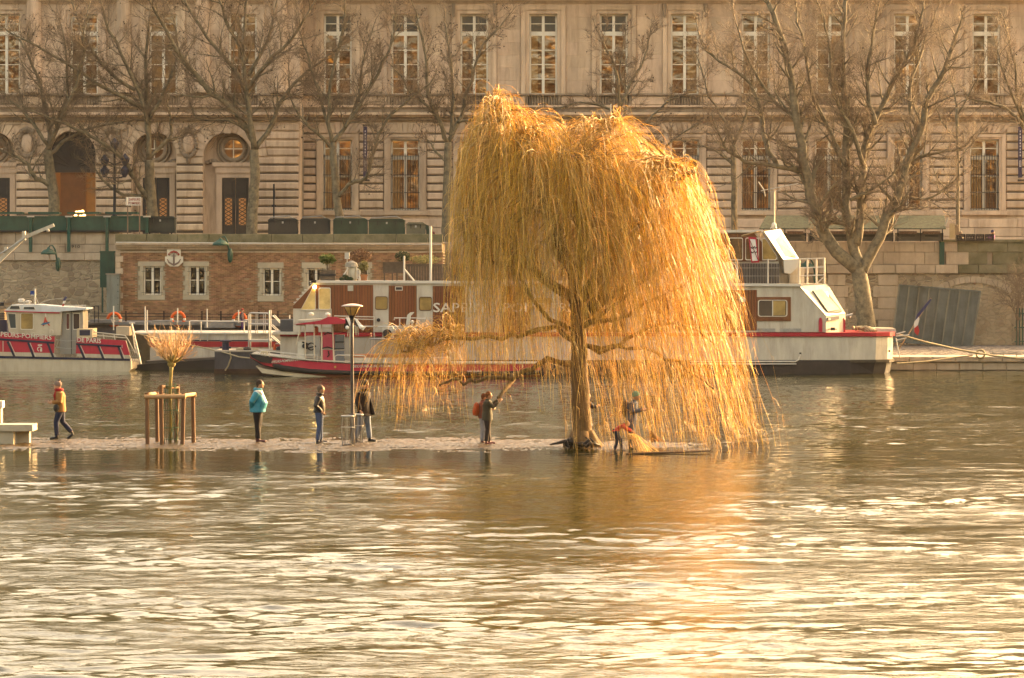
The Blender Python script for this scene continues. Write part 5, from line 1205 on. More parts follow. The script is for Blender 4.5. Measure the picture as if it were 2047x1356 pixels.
for px, py in ((684,558),(694,557),(690,553),(700,558)): m = MB(); m.ell(P(px,py,DQ-.25), (.16,.12,.1), 7, 5); m.build('dark_plant', LEAFD, g)
MB().pbox(689,505,698,518,DQ+.6,.3).build('white_box', M('post_white', (.6,.56,.48), .6), g); MB().tube([P(694,562,DQ+.7), P(694,518,DQ+.7)], .03, 5).build('box_post', WHITEL, g)
g = thing('roof_mast', 'white inclined mast and braces on the barge roof left of the willow', 'mast', P(808,562,DG+.4))
MB().tube([P(808,563,DG+.4), P(808,512,DG+.4)], .045, 6).build('post', WHITEL, g); MB().tube([P(808,538,DG+.4), P(828,562,DG+.4)], .04, 6).build('brace', WHITEL, g); MB().tube([P(861,563,DG+.6), P(861,452,DG+.6)], .06, 6).build('tall_post', WHITEL, g)
# ================================================================ RED RIGID BOAT
DR_ = 136.2
R = thing('rigid_rescue_boat', 'red rigid rescue boat with black collar and canopy in front of the barge', 'rescue boat', (X(800,DR_), DR_+1.2, 0))
hull_top = [(499,708),(520,712),(560,717),(620,723),(700,728),(780,730),(900,729),(1000,729),(1080,727)]
tube_lo = [(502,716),(528,730),(570,739),(620,745),(700,748),(780,749),(900,749),(1000,749),(1080,747)]
keel = [(512,733),(540,750),(575,752),(640,756),(700,760),(1080,760)]
def strip(up, lo, off, dep, mat, name): 
    m = MB(); m.pprism(up+lo[::-1], DR_+off, dep); return m.build(name, mat, R)
strip(hull_top, tube_lo, .12, 2.3, REDB, 'topsides')
m = MB(); pts = [P((a[0]+b_[0])/2,(a[1]*.12+b_[1]*.88),DR_+.12) for a, b_ in zip(hull_top, tube_lo)]
pts[0] = P(502,711,DR_+1.1); pts[1] = P(524,722,DR_+.45); m.tube(pts, [.12,.19,.14,.11,.10,.10,.10,.10,.10], 10); m.build('collar', RUBBER, R, smooth=True)
m = MB(); m.pprism([(499,708),(520,711),(545,716),(541,727),(520,724),(503,715)], DR_+.0, 2.3); m.build('bow_fender', RUBBER, R)
strip([(545,741),(620,747),(700,750),(1080,750)], [(560,746),(620,755),(700,759),(1080,759)], .3, 1.9, M('red_brown_boot', (.25,.05,.03), .5), 'boot_top')
m = MB(); m.pprism([(511,732),(530,738),(575,744),(640,752),(700,758),(620,757),(540,748),(524,746)], DR_+.2, 2); m.build('keel', M('cream_keel', (.6,.5,.36), .5), R)
for a, b_, tx, s in ((539,611,'SAPEURS-POMPIERS DE PARIS',-7),(706,786,'SECOURS AUX VICTIMES',-1)): text('lettering', tx, R, AW, a, b_, 727 if a < 600 else 735, DR_+.1, 5.2, italic=.25, slope=s)
text('lettering', 'SAPEURS', R, AW, 934, 962, 744, DR_-.08, 4)
m = MB(); m.ell(P(670,734,DR_+.09), (.05,.02,.05)); m.build('badge', M('yellow_badge', (.6,.4,.1), .5), R)
# deck, gunwale
strip([(504,706),(560,713),(620,719),(700,724),(1080,726)], [(503,708),(560,715),(620,721),(700,726),(1080,728)], .05, 2.4, WHITE, 'gunwale')
m = MB(); m.pbox(700,716,900,728,DR_+.5,1.5); m.build('deck_box', WHITE, R)
m = MB(); m.pbox(706,709,860,717,DR_+1.0,1.0); m.build('bench_cushion', M('salmon_cushion', (.5,.2,.1), .7), R)
for k in range(3): MB().pbox(705+k*2,710+k*2.6,862,711.4+k*2.6,DR_+.95,.05).build('cushion_slat', M('salmon_slat', (.6,.28,.16), .6), R)
# rails at bow
m = MB(); D = DR_+.15
m.tube([P(516,708,D), P(521,702,D), P(530,702,D), P(610,710,D), P(634,710,D), P(635,724,D)], .022, 6)
for px, py in ((539,704),(566,706),(594,708)): m.tube([P(px,py,D), P(px-1,py+11,D)], .02, 5)
m.tube([P(669,727,D), P(669,713,D), P(674,710,D), P(727,711,D), P(731,714,D), P(731,726,D)], .022, 6); m.build('bow_rail', WHITEL, R)
m = MB(); m.torus(P(527,708,D), .12, .04, 12, 5); m.torus(P(531,707,D), .1, .04, 12, 5); m.build('coiled_line', M('cream_line', (.6,.5,.35), .8), R)
# canopy
m = MB(); m.pprism([(585,648.5),(594,640),(640,638),(654,635),(664,638),(688,642),(676,646),(650,646)], DR_+.2, 1.7); m.build('canopy', WHITE, R)
m = MB(); m.pprism([(586,649),(640,641),(656,633.5),(672,634),(690,641),(690,647),(655,649)], DR_+.12, .1); m.pprism([(653,635),(690,640),(690,646),(640,648)], DR_+.2, 1.6); m.build('canopy_flap', REDB, R)
text('lettering', 'SAPEURS-POMPIERS', R, M('grey_letter', (.3,.28,.25), .6), 597, 642, 645, DR_+.18, 3, slope=4)
for k, (px, py) in enumerate(((622,628),(655,629))): m = MB(); m.ell(P(px,py,DR_+.8), (.13,.13,.09)); m.build('searchlight', WHITEL, R, smooth=True); 
m = MB()
for px0, py0, px1, py1 in ((610,648,610,724),(628,648,628,720),(643,648,643,724),(665,646,667,724),(602,650,592,690),(592,650,610,650)): m.tube([P(px0,py0,DR_+.4), P(px1,py1,DR_+.4)], .028, 5)
m.tube([P(595,682,DR_+.5), P(628,683,DR_+.5)], .02, 5); m.tube([P(643,656,DR_+.5), P(664,656,DR_+.5)], .02, 5); m.build('canopy_post', M('brass_tube', (.6,.5,.38), .4), R)
MB().pbox(595,682,608,722,DR_+.8,.9).build('console', M('cream_console', (.66,.62,.52), .5), R); m = MB(); m.pbox(612,672,640,712,DR_+1,.8); m.build('tank', M('tank_white', (.55,.53,.47), .5), R)
m = MB(); m.torus(P(622,693,DR_+.7), .16, .03, 14, 5); m.ell(P(610,692,DR_+.7), (.14,.1,.12)); m.tube([P(604,684,DR_+.6), P(616,688,DR_+.6), P(612,697,DR_+.6), P(632,692,DR_+.6)], .035, 5); m.build('wheel', IRON, R)
m = MB(); m.lathe(tuple(P(632,670,DR_+1)), [(.1,0),(.1,.35),(.05,.4)], 10); m.build('extinguisher', M('ext_red', (.5,.05,.03), .4), R)
PK = M('pink_red_locker', (.55,.06,.10), .5, var=.15)
MB().pbox(645,669,668,697,DR_+.7,.8).build('pink_locker', PK, R); MB().pbox(645,700,666,726,DR_+.7,.8).build('pink_locker', PK, R)
MB().pbox(669,670,688,698,DR_+.72,.7).build('grey_bag', M('slate_bag', (.16,.17,.18), .8, var=.2), R); MB().pbox(669,702,688,726,DR_+.72,.7).build('grey_bag', M('slate_bag',(0,0,0)), R)
m = MB()
for pts in (((648,669),(655,665),(665,668)),((643,697),(655,694),(668,698),(688,697)),((656,702),(658,710),(654,714)),((670,684),(688,684))): m.tube([P(a,b_,DR_+.66) for a, b_ in pts], .03, 5)
m.build('strap', IRON, R)
m = MB(); m.tube([P(690,652,DR_+.9), P(845,655,DR_+.9)], .03, 6); m.tube([P(748,727,DR_+.6), P(790,664,DR_+.6), P(797,656,DR_+.6)], .035, 6); m.tube([P(786,712,DR_+.6), P(805,656,DR_+.6), P(800,653,DR_+.6)], .035, 6); m.tube([P(800,706,DR_+.6), P(826,658,DR_+.6)], .035, 6); m.tube([P(784,670,DR_+.6), P(803,669,DR_+.6)], .03, 5); m.build('arch_frame', M('alu_tube', (.5,.5,.47), .35, metal=.6), R)
m = MB(); m.pprism([(811,652),(814,630),(820,625),(828,624),(826,627),(821,632),(818,652)], DR_+.7, .5); m.build('raised_seat', WHITEL, R)
m = MB(); m.ell(P(824,644,DR_+.7), .09); m.tube([P(824,651,DR_+.7), P(824,645,DR_+.7)], .05, 5); m.build('deck_lamp', WHITEL, R)
MB().pbox(828,672,834,690,DR_+.6,.2).build('orange_float', ORANGE, R)
# pair of floodlights clustered behind the lamp post
m = MB(); m.pprism([(690,638),(696,635),(700,650),(694,660),(687,656)], DR_+.3, .3); m.pprism([(709,637),(716,642),(722,652),(714,655),(708,646)], DR_+.3, .3); m.build('floodlight_hood', IRON, R)
m = MB(); m.pprism([(691,635),(697,635),(702,648),(699,652)], DR_+.24, .3); m.pprism([(708,636),(713,638),(724,652),(731,654),(726,661),(719,657)], DR_+.24, .3); m.ell(P(694,655,DR_+.2), .09); m.ell(P(722,654,DR_+.2), .1); m.build('floodlight', M('glary_white', (.95,.9,.8), .2), R)
m = MB()
for k in range(8): m.tube([P(697+k*2.6,652+rr.random()*4,DR_+.3), P(694+k*3+rr.random()*3,668+rr.random()*8,DR_+.3)], .03, 4)
m.tube([P(700,668,DR_+.3), P(701,728,DR_+.3)], .04, 5); m.build('tangled_cable', M('cable_cream', (.5,.42,.3), .6), R)
# mooring ropes at the stern of the barge
g = thing('mooring_rope', 'long mooring rope sagging from the barge stern across the quay to the right', 'rope', P(1900,690,143.3))
MB().tube([P(1794,668,DG+2), P(1850,684,142), P(1920,700,143.2), P(1990,712,143.8), P(2060,719,144)], .045, 6).build('strand', ROPE, g)
g = thing('mooring_rope', 'lower slack rope from the barge stern up to the quay ring', 'rope', P(1870,722,143))
MB().tube([P(1792,727,DG+2), P(1850,723,142.5), P(1905,715,143.7), P(1944,711,144)], .035, 6).build('strand', ROPE, g)
g = thing('mooring_ring', 'pale mooring ring with ropes tied on the quay edge', 'mooring ring', P(1958,716,144.1)); m = MB(); m.torus(P(1960,708,144), .2, .05, 18, 6); m.build('ring', ROPE, g, smooth=True)
g = thing('quay_ladder', 'weathered ladder lying along the quay edge at the right', 'ladder', P(2020,712,144.6))
for y in (703.5,707): MB().tube([P(1978,y,144.6), P(2100,y+1,144.6)], .03, 5).build('rail', M('ladder_grey', (.3,.28,.24), .6), g)
for px in (1985,2006,2032,2058): MB().tube([P(px,703,144.6), P(px,716,144.6)], .03, 5).build('rung', M('ladder_grey',(0,0,0)), g)
# ================================================================ BARE PLANE TREES
BALL = M('seed_balls', (.07,.045,.03), .9)
def perp_turn(d, ang, rg):
    ax = d.orthogonal().normalized(); ax.rotate(Matrix.Rotation(rg.random()*6.283, 3, d)); q = d.copy(); q.rotate(Matrix.Rotation(ang, 3, ax)); return q
def curve_pts(p, d, L_, rg, n, wig=.18, up=.1):
    pts = [p.copy()]; d = d.normalized()
    for i in range(n):
        d = (d+Vector((rg.gauss(0,wig), rg.gauss(0,wig), rg.gauss(0,wig)+up))).normalized(); p = p+d*(L_/n); pts.append(p.copy())
    return pts
def grow(mb, p, d, L_, r, lev, rg, stats, up=.1, wig=.2):
    n = {2:4, 1:4, 0:3}.get(lev, 5)
    pts = curve_pts(p, d, L_, rg, n, wig, up)
    rs = [r*(1-.75*i/n) for i in range(n+1)]
    tgt = mb[0] if lev >= 2 else mb[1]
    tgt.tube(pts, rs, 5 if lev >= 2 else 3, cap=False)
    if lev == 0:
        stats.append(pts[-1]); return
    k = {3:6, 2:7, 1:8}[lev]
    for i in range(k):
        t = .18+.8*(i+rg.random()*.6)/k; j = min(n-1, int(t*n)); q = pts[j].lerp(pts[j+1], t*n-j); dd = (pts[j+1]-pts[j]).normalized()
        grow(mb, q, perp_turn(dd, math.radians(rg.uniform(25,62)), rg), L_*rg.uniform(.45,.72)*(1.15-.45*t), max(.0105, r*.42*(1-.5*t)), lev-1, rg, stats, up, wig)
def smooth_path(pts, rg, jit=.05):
    out = []
    for i in range(len(pts)-1):
        a, b_ = pts[i], pts[i+1]
        p0 = pts[i-1] if i else a; p3 = pts[i+2] if i+2 < len(pts) else b_
        for k in range(3):
            t = k/3; t2, t3 = t*t, t*t*t
            q = .5*((2*a)+(b_-p0)*t+(2*p0-5*a+4*b_-p3)*t2+(3*a-p0-3*b_+p3)*t3)
            if out: q = q+Vector((rg.gauss(0,jit), rg.gauss(0,jit), rg.gauss(0,jit)))
            out.append(q)
    out.append(pts[-1]); return out
def plane_tree(name, lab, D, trunk, tr, limbs, seed, balls=180, dens=1.0, twl=1.0, group='bare plane trees along the quay', mat=BARK, base_z=5.35):
    """trunk: [(px,py)], tr: base radius in m; limbs: list of (start radius, depth drift in m, [(px,py)...])"""
    rg = random.Random(seed); tb = P(*trunk[0], D); 
    g = thing(name, lab, 'tree', (tb.x, D, base_z), group)
    pts = [Vector((tb.x, D, base_z-.1))]+[P(a, b_, D) for a, b_ in trunk] if tb.z > base_z+.2 else [P(a, b_, D) for a, b_ in trunk]
    sp = smooth_path(pts, rg, .015); m = MB(); n = len(sp)
    m.tube(sp, [tr*(1.35 if i == 0 else 1.12 if i == 1 else 1)*(1-.32*i/n) for i in range(n)], 10); m.build('trunk', mat, g, smooth=True)
    tw, stats = MB(), []
    for li, (r0, dy, lp) in enumerate(limbs):
        k = len(lp); pts = [P(a, b_, D, dy*(i/(k-1))**.8) for i, (a, b_) in enumerate(lp)]
        sp = smooth_path(pts, rg, .04); n = len(sp); rs = [r0*.88*(1-.72*i/n)+.012 for i in range(n)]
        m = MB(); m.tube(sp, rs, 7)
        tot = sum((sp[i+1]-sp[i]).length for i in range(n-1)); nb = int(tot*2.5*dens)
        for b_ in range(nb):
            t = .15+.85*(b_+rg.random())/nb; i = min(n-2, int(t*(n-1))); q = sp[i].lerp(sp[i+1], t*(n-1)-i); dd = (sp[i+1]-sp[i]).normalized()
            grow((m, tw), q, perp_turn(dd, math.radians(rg.uniform(28,70)), rg), rg.uniform(1.1,2.6)*twl*(1.1-.35*t), max(.024, rs[i]*.42), 2, rg, stats, .12, .15)
        grow((m, tw), sp[-1], (sp[-1]-sp[-2]).normalized(), 2.0*twl, rs[-1], 2, rg, stats, .1, .2)
        m.build('branch', mat, g, smooth=True)
    tw.build('twigs', TWIG, g, kind='stuff')
    if balls:
        m = MB(); 
        for p in rg.sample(stats, min(balls, len(stats))): m.ell(p-Vector((0,0,.06)), .035+.015*rg.random(), 5, 4)
        m.build('seed_balls', BALL, g, kind='stuff')
    return g
DT = 172
plane_tree('plane_tree', 'bare plane tree in front of the arched gateway at the far left', DT, [(109,450),(106,380),(98,330),(96,300)], .36, [
  (.17,-1,[(104,372),(75,358),(58,330),(30,312),(-10,300)]), (.16,1,[(96,300),(95,250),(85,190),(62,130),(35,80)]), (.15,-2,[(96,300),(125,240),(160,170),(175,110),(180,50)]),
  (.12,2,[(97,310),(140,270),(190,250),(240,240)]), (.12,0,[(96,290),(60,240),(20,200),(-20,170)]), (.1,1,[(95,260),(130,200),(130,120),(120,60)])], 11)
plane_tree('plane_tree', 'bare plane tree behind the small SAPEURS POMPIERS sign', DT+1, [(310,480),(304,430),(300,380),(298,320)], .38, [
  (.17,-2,[(298,400),(270,360),(255,325),(215,290),(160,262),(100,235)]), (.14,-1,[(285,390),(262,392),(225,375),(205,355)]), (.19,0,[(298,320),(297,250),(280,190),(245,110),(210,40)]), (.15,1.5,[(298,315),(325,285),(338,265),(330,215)]),
  (.16,2,[(298,270),(290,200),(285,110),(295,0)]), (.14,-2,[(285,215),(230,185),(170,150),(110,110),(50,80)]), (.12,1,[(297,240),(330,180),(350,110),(345,40)]), (.12,0,[(270,180),(215,140),(170,80),(150,20)])], 12)
plane_tree('plane_tree', 'tall bare plane tree before the right-hand arched door of the pavilion', DT, [(503,480),(505,420),(509,360),(508,300)], .36, [
  (.2,-1,[(508,300),(500,240),(494,180),(488,90),(500,-10)]), (.22,-2,[(503,265),(460,215),(410,170),(370,120),(335,60),(300,-10)]), (.17,1.5,[(509,300),(540,250),(562,195),(600,150),(650,110)]),
  (.16,2,[(500,230),(478,160),(430,95),(375,20),(355,-20)]), (.15,0,[(492,180),(530,130),(580,80),(620,20)]), (.1,1,[(505,285),(480,250),(440,240),(390,235),(375,195)]), (.13,-1,[(490,120),(460,60),(440,0)]), (.12,2,[(497,150),(530,80),(545,10)])], 13)
plane_tree('plane_tree', 'bare plane tree behind the third bookseller box with one long limb crossing the purple banner', DT, [(680,470),(678,430),(672,390),(668,330),(664,285)], .27, [
  (.12,-1,[(666,300),(640,272),(612,245),(590,215)]), (.13,-1,[(664,290),(658,220),(668,140),(690,50),(690,-10)]), (.14,1,[(665,285),(700,240),(742,170),(775,100),(790,40)]), (.14,-2,[(674,395),(700,368),(734,354),(750,300),(772,245),(815,205),(850,180)]),
  (.1,1,[(662,270),(640,200),(620,130),(600,70)]), (.09,2,[(690,255),(715,200),(720,130),(740,60)])], 14, twl=.85)
plane_tree('plane_tree', 'bare plane tree standing just left of the willow crown', DT+.5, [(893,480),(892,420),(895,340),(896,285)], .29, [
  (.15,-1,[(896,285),(878,245),(858,190),(850,110),(835,40)]), (.15,1,[(896,285),(922,230),(942,160),(965,90),(1000,50)]), (.12,0,[(890,268),(865,225),(825,190),(800,150)]), (.12,2,[(900,270),(905,200),(900,120),(890,50)]), (.09,-1,[(915,245),(950,235),(990,225)]), (.09,1,[(895,330),(870,300),(855,280)])], 15, balls=300, twl=.8)
plane_tree('plane_tree', 'slender bare plane tree rising behind the willow between two white windows', DT+2, [(1241,480),(1243,400),(1242,300),(1238,225)], .2, [
  (.10,-1,[(1238,225),(1235,170),(1222,120),(1200,80)]), (.10,1,[(1240,215),(1265,160),(1290,115),(1300,70)]), (.09,0,[(1239,240),(1205,212),(1160,205),(1120,215)]), (.1,-1,[(1242,270),(1290,245),(1330,205),(1370,190)]), (.1,1,[(1243,340),(1300,320),(1345,280),(1400,245)]), (.08,2,[(1240,250),(1255,200),(1240,140),(1250,80)])], 16, balls=90, twl=.65)
plane_tree('plane_tree', 'pale bare plane tree half lost behind the long limb of the big one', DT+1, [(1468,480),(1468,400),(1466,330),(1466,290)], .2, [
  (.09,1,[(1466,290),(1450,240),(1420,190),(1400,120)]), (.09,-1,[(1466,290),(1490,230),(1500,160),(1520,90)]), (.08,0,[(1466,330),(1430,300),(1395,290)])], 17, balls=40, twl=.7)
plane_tree('plane_tree', 'thin young bare tree left of the last barred window at the right', DT-2, [(1914,480),(1915,400),(1914,300),(1913,215)], .12, [
  (.05,1,[(1913,215),(1905,160),(1890,100)]), (.05,-1,[(1914,230),(1940,180),(1960,130)]), (.05,0,[(1914,330),(1940,290),(1965,260)]), (.05,0,[(1914,400),(1890,385),(1870,350)]), (.05,1,[(1914,280),(1885,240),(1870,200)])], 18, balls=0, twl=.6)
plane_tree('plane_tree', 'bare plane tree leaning in at the far right edge', DT, [(2062,480),(2060,400),(2058,300),(2053,250)], .28, [
  (.12,-1,[(2053,262),(2030,235),(2000,215),(1960,205),(1930,200)]), (.11,0,[(2053,250),(2035,190),(2030,130),(2015,70)]), (.11,1,[(2056,250),(2075,190),(2080,110)]), (.09,-1,[(2045,240),(2010,170),(1990,110)])], 19, balls=60, twl=.8)
plane_tree('plane_tree', 'big bare plane tree with forked trunk on the lower quay behind the barge stern', 159.0, [(1733,662),(1728,620),(1722,575),(1716,535)], .55, [
  (.42,-.5,[(1716,540),(1672,503),(1645,460),(1628,410),(1612,345),(1596,270),(1582,180),(1565,90),(1535,10)]),
  (.34,.6,[(1718,535),(1705,480),(1695,410),(1692,320),(1692,220),(1686,120),(1692,0)]),
  (.26,1.5,[(1712,490),(1722,410),(1727,320),(1748,250),(1785,175),(1820,110),(1845,50)]),
  (.34,-1,[(1722,545),(1748,490),(1770,440),(1796,380),(1812,320),(1835,265),(1852,200),(1885,140),(1900,90)]),
  (.16,-2,[(1606,345),(1560,334),(1500,328),(1462,312),(1440,290)]), (.15,1,[(1555,334),(1530,285),(1522,220),(1500,165),(1455,130),(1415,100)]),
  (.14,2,[(1690,330),(1655,250),(1625,170),(1615,90),(1600,20)]), (.13,-2,[(1727,330),(1700,260),(1660,190),(1650,110),(1640,40)]), (.14,1,[(1750,250),(1735,180),(1745,90),(1760,10)]),
  (.12,-1,[(1812,330),(1850,310),(1880,305),(1910,300)]), (.13,2,[(1835,260),(1820,200),(1840,120),(1870,50)]), (.11,1,[(1585,230),(1540,190),(1500,120),(1480,60)]), (.11,-1,[(1700,400),(1740,380),(1780,350)]), (.1,0,[(1795,390),(1850,400),(1885,380)])], 20, balls=90, dens=1.15, base_z=QZ, twl=1.0)
# small leafless shrub against the wall at the right
g = thing('bare_shrub', 'twiggy bare shrub spreading against the quay wall above the iron railing', 'shrub', P(2035,690,163.2)); rg = random.Random(3); m = MB(); t2 = MB(); st_ = []
for k in range(7): grow((m,t2), P(2034+rg.uniform(-4,4),640,163.2), Vector((rg.uniform(-.8,.5), rg.uniform(-.4,.4), 1)), 2.6, .03, 2, rg, st_, .05, .2)
m.tube([P(2035,690,163.2), P(2034,640,163.2)], .05, 6)
m.build('stem', TWIG, g); t2.build('twigs', TWIG, g, kind='stuff')
# ================================================================ THE WILLOW
DWL = 84.0
WG = [(.64,.37,.05),(.38,.21,.03),(.80,.53,.18)]
WT = [M('willow_twig_%s' % n, c, .45, var=.2, scale=2, isl=.5, trans=.36, spec=.5) for n, c in zip(('gold','amber','pale'), WG)]
TOP = [(800,672),(850,676),(872,640),(888,430),(898,345),(925,300),(950,262),(968,228),(985,202),(1005,218),(1030,246),(1060,250),(1095,256),(1120,262),(1150,262),(1175,256),(1200,250),(1220,250),(1250,268),(1280,290),(1305,318),(1335,335),(1370,328),(1400,338),(1425,368),(1445,415),(1462,475),(1470,560),(1485,660),(1500,700)]
BOT = [(780,800),(800,838),(850,842),(895,846),(920,800),(960,790),(1010,850),(1060,800),(1100,840),(1140,890),(1200,905),(1290,912),(1330,895),(1400,885),(1540,892)]
w = thing('willow_tree', 'huge golden bare weeping willow with its foot in the flood, the main subject', 'willow', (X(1162,DWL), DWL, 0))
rg = random.Random(21)
def WP(px, py, dy): return P(px, py, DWL, dy)
tp = smooth_path([WP(1168,902,0),WP(1164,860,0),WP(1161,800,0),WP(1158,740,0),WP(1157,690,0),WP(1155,630,0),WP(1151,570,0),WP(1146,530,0)], rg, .01)
m = MB(); n = len(tp); m.tube(tp, [ (.46 if i == 0 else .38 if i == 1 else .32 if i == 2 else .285)*(1-.42*i/n) for i in range(n)], 14)
for a in range(7):   # root flare
    t = a/7*6.28+.3; c, s = math.cos(t), math.sin(t)
    m.tube([WP(1165,868,0)+Vector((c*.15,s*.15,0)), WP(1167,888,0)+Vector((c*.38,s*.38,-.05)), WP(1168,900,0)+Vector((c*.75,s*.75,-.12))], [.2,.16,.06], 7)
m.build('trunk', WBARK, w, smooth=True)
LIMBS = [(.20,-.6,[(1148,545),(1118,480),(1082,400),(1045,320),(1010,250),(985,205)]), (.18,.5,[(1150,560),(1166,480),(1185,400),(1205,320),(1215,252)]),
 (.19,-.9,[(1154,600),(1215,525),(1280,440),(1340,375),(1385,345)]), (.13,1.2,[(1155,640),(1240,580),(1330,530),(1400,480),(1450,500)]), (.16,1.4,[(1152,600),(1080,550),(1005,490),(945,415),(912,350)]),
 (.07,-.4,[(1154,660),(1095,640),(1040,560),(980,520),(930,500)]), (.07,-.3,[(1156,650),(1230,640),(1310,600),(1380,560)]), (.085,.9,[(1157,690),(1110,655),(1060,668),(1000,674),(925,678),(860,690),(800,705)]),
 (.08,-.8,[(1157,740),(1094,722),(1064,736),(1024,750),(977,756),(940,762),(905,760),(880,768)]), (.08,-1.0,[(1024,752),(1010,775),(995,792)]), (.14,2.2,[(1155,610),(1140,520),(1110,440),(1100,360),(1110,300)]), (.06,-.8,[(1153,600),(1170,520),(1150,440),(1140,360)]),
 (.14,2.3,[(1156,640),(1220,560),(1270,470),(1290,380),(1260,320)]), (.06,-.7,[(1155,660),(1240,600),(1320,520),(1330,450)]), (.06,.6,[(1158,700),(1230,690),(1310,710),(1380,740),(1430,780)]), (.065,.2,[(1158,690),(1220,700),(1280,660),(1370,650),(1430,690)])]
nodes = []
for r0, dy, lp in LIMBS:
    k = len(lp); pts = [WP(a, b_, dy*1.15*(i/(k-1))) for i, (a, b_) in enumerate(lp)]; sp = smooth_path(pts, rg, .05); n = len(sp)
    m = MB(); m.tube(sp, [r0*(1-.75*i/n)+.01 for i in range(n)], 8); m.build('branch', WBARK, w, smooth=True)
    nodes += [(p, r0*(1-.75*i/n)) for i, p in enumerate(sp) if i > 2]
NP_ = np.array([list(p) for p, _ in nodes])
def unpx(v): return (v.x*F/v.y+CX, HY-(v.z-HC)*F/v.y)
EDR = [(200,1300),(300,1375),(330,1405),(400,1442),(500,1468),(600,1482),(700,1498),(880,1535)]; EDL = [(180,968),(250,940),(300,922),(350,905),(600,893),(700,870),(900,860)]; low = False
spr = MB(); strands = [MB(), MB(), MB()]
def strand(p, d, zend, lean, r, rg, mb, swx=0, swy=0):
    """a hanging rod: leaves along d, bows over, then falls with the breeze"""
    pts = [p.copy()]; v = d.normalized()*rg.choice((rg.uniform(.2,.9), rg.uniform(.7,1.45))); st = .17; g = rg.uniform(.32,.5); ln = lean*rg.uniform(.3,1.3)+rg.gauss(0,.03)+swx; ly = rg.gauss(0,.05)+swy; q = p.copy(); wob = rg.uniform(0,6.28)
    k = 0; ex = rg.gauss(0,.16)+(rg.random() < .06)*rg.uniform(.2,.6)
    while q.z > zend and k < 60:
        v = v*.80+Vector((ln*.2+.07*math.sin(wob+k*.8), ly*.2+.07*math.cos(wob*1.3+k*.7), -.2)); stp = v.normalized()*st
        py_ = HY-(q.z-HC)*F/DWL; xr = X(hills(py_, EDR), DWL)+ex; xl = X(hills(py_, EDL), DWL)-abs(ex)*.8
        if q.x > xr-.25 and stp.x > 0: stp.x *= max(.0, min(1, (xr-q.x)*4))+.25*(py_ > 500); v.x *= .6
        if q.x < xl+.2 and not low and stp.x < 0: stp.x *= .1
        q = q+stp; st = min(.42, st*1.12); pts.append(q.copy()); k += 1
    n = len(pts)
    if n < 3: return
    mb.tube(pts, [r*(1.15-.7*i/n) for i in range(n)], 3, cap=False)
    for _ in range(min(8, n//2)):
        i = rg.randint(1, n-2); dd = (pts[i+1]-pts[i]).normalized(); sd = Vector((rg.gauss(0,1), rg.gauss(0,1), rg.gauss(0,.5))).normalized(); a = pts[i]; L1 = rg.uniform(.08,.32)
        b1 = a+(dd*.55+sd*.8)*L1*.5; mb.tube([a, b1, b1+(dd*.9+sd*.15)*L1], [r*.8, r*.8, r*.4], 3, cap=False)
NSP = 1040
for s in range(NSP):
    low = s < 66
    if low: px = rg.uniform(790, 925); dy = rg.uniform(-.5,1.8); py = 690+rg.uniform(-30,25)
    else:
        px = 936+(1362-936)*rg.random(); half = 3.1*math.sqrt(max(.05, 1-((px-1150)/250)**2)); dy = rg.uniform(-1,1)*half
        e = 1-math.sqrt(max(0, 1-(dy/3.4)**2)); top = hills(px, TOP)+e*110
        u = rg.random(); py = top+8+(rg.random()**1.7)*(600-top)*.78 if u < .86 else top+rg.uniform(-8,30)
    if not low:
        gap = mnoise.noise(Vector((px*.013+3, py*.011, dy*.5)))
        if gap < -.12 and py > top+45: continue
        if py > 440 and rg.random() < .55: dy = -abs(dy)*.8-.5*rg.random()
        if rg.random() < .05 and px < 1330: py = top-rg.uniform(5,26)
    c = WP(px, py, dy)
    lean = .01+.25*max(0, min(1, (px-1000)/260))
    # the spray: a thin bough from the nearest limb up to here
    dd = ((NP_-np.array(c))**2).sum(1); below = NP_[:,2] > c.z+.6; dd[below] += 6; j = int(dd.argmin()); a, ra = nodes[j]
    mid = a.lerp(c, .5)+Vector((rg.gauss(0,.12), rg.gauss(0,.12), .28)); sp = smooth_path([a, mid, c], rg, .03); L_ = (c-a).length
    spr.tube(sp, [max(.012, min(.05, ra*.4))*(1-.7*i/len(sp))+.006 for i in range(len(sp))], 4, cap=False)
    out = (c-a); out.z = abs(out.z)*.4+.15; out.normalize()
    if low: out = Vector((-.4,0,.25))
    swx = rg.gauss(0,.055)*(1 if not low else .5); swy = rg.gauss(0,.06)
    nst = rg.randint(5,11) if not low else rg.randint(3,7)
    mat = rg.choice((0,0,1,2))
    for k in range(nst):
        t = rg.random()**.6; i = min(len(sp)-2, int(t*(len(sp)-1))); p = sp[i].lerp(sp[i+1], t*(len(sp)-1)-i)+Vector((rg.gauss(0,.05), rg.gauss(0,.05), 0))
        d = (out+Vector((rg.gauss(0,.45), rg.gauss(0,.45), rg.uniform(.0,.75)))).normalized()
        bp = hills(px, BOT); cut_ = rg.random()
        if low: ye = py+rg.uniform(30,150)
        elif cut_ < .62: ye = py+rg.uniform(35,165)
        else: ye = py+rg.uniform(120,350)
        ye = min(ye, bp-rg.random()**2*60); 
        if 905 < px < 1150 and not low and py > 330 and rg.random() < .42: ye = rg.uniform(690,765)
        if 905 < px < 1140 and ye > 745 and rg.random() < .5: ye = 745-rg.uniform(0,80)
        if px > 1150 and py > 330 and rg.random() < .38: ye = bp-rg.random()**1.5*70
        if dy < .2 and 1195 < px < 1310 and ye > 770 and rg.random() < .8: ye = 770-rg.uniform(0,60)
        strand(p, d, WP(px, ye, dy).z, lean, rg.uniform(.0032,.0058), rg, strands[mat if rg.random() < .8 else rg.randint(0,2)], swx, swy)
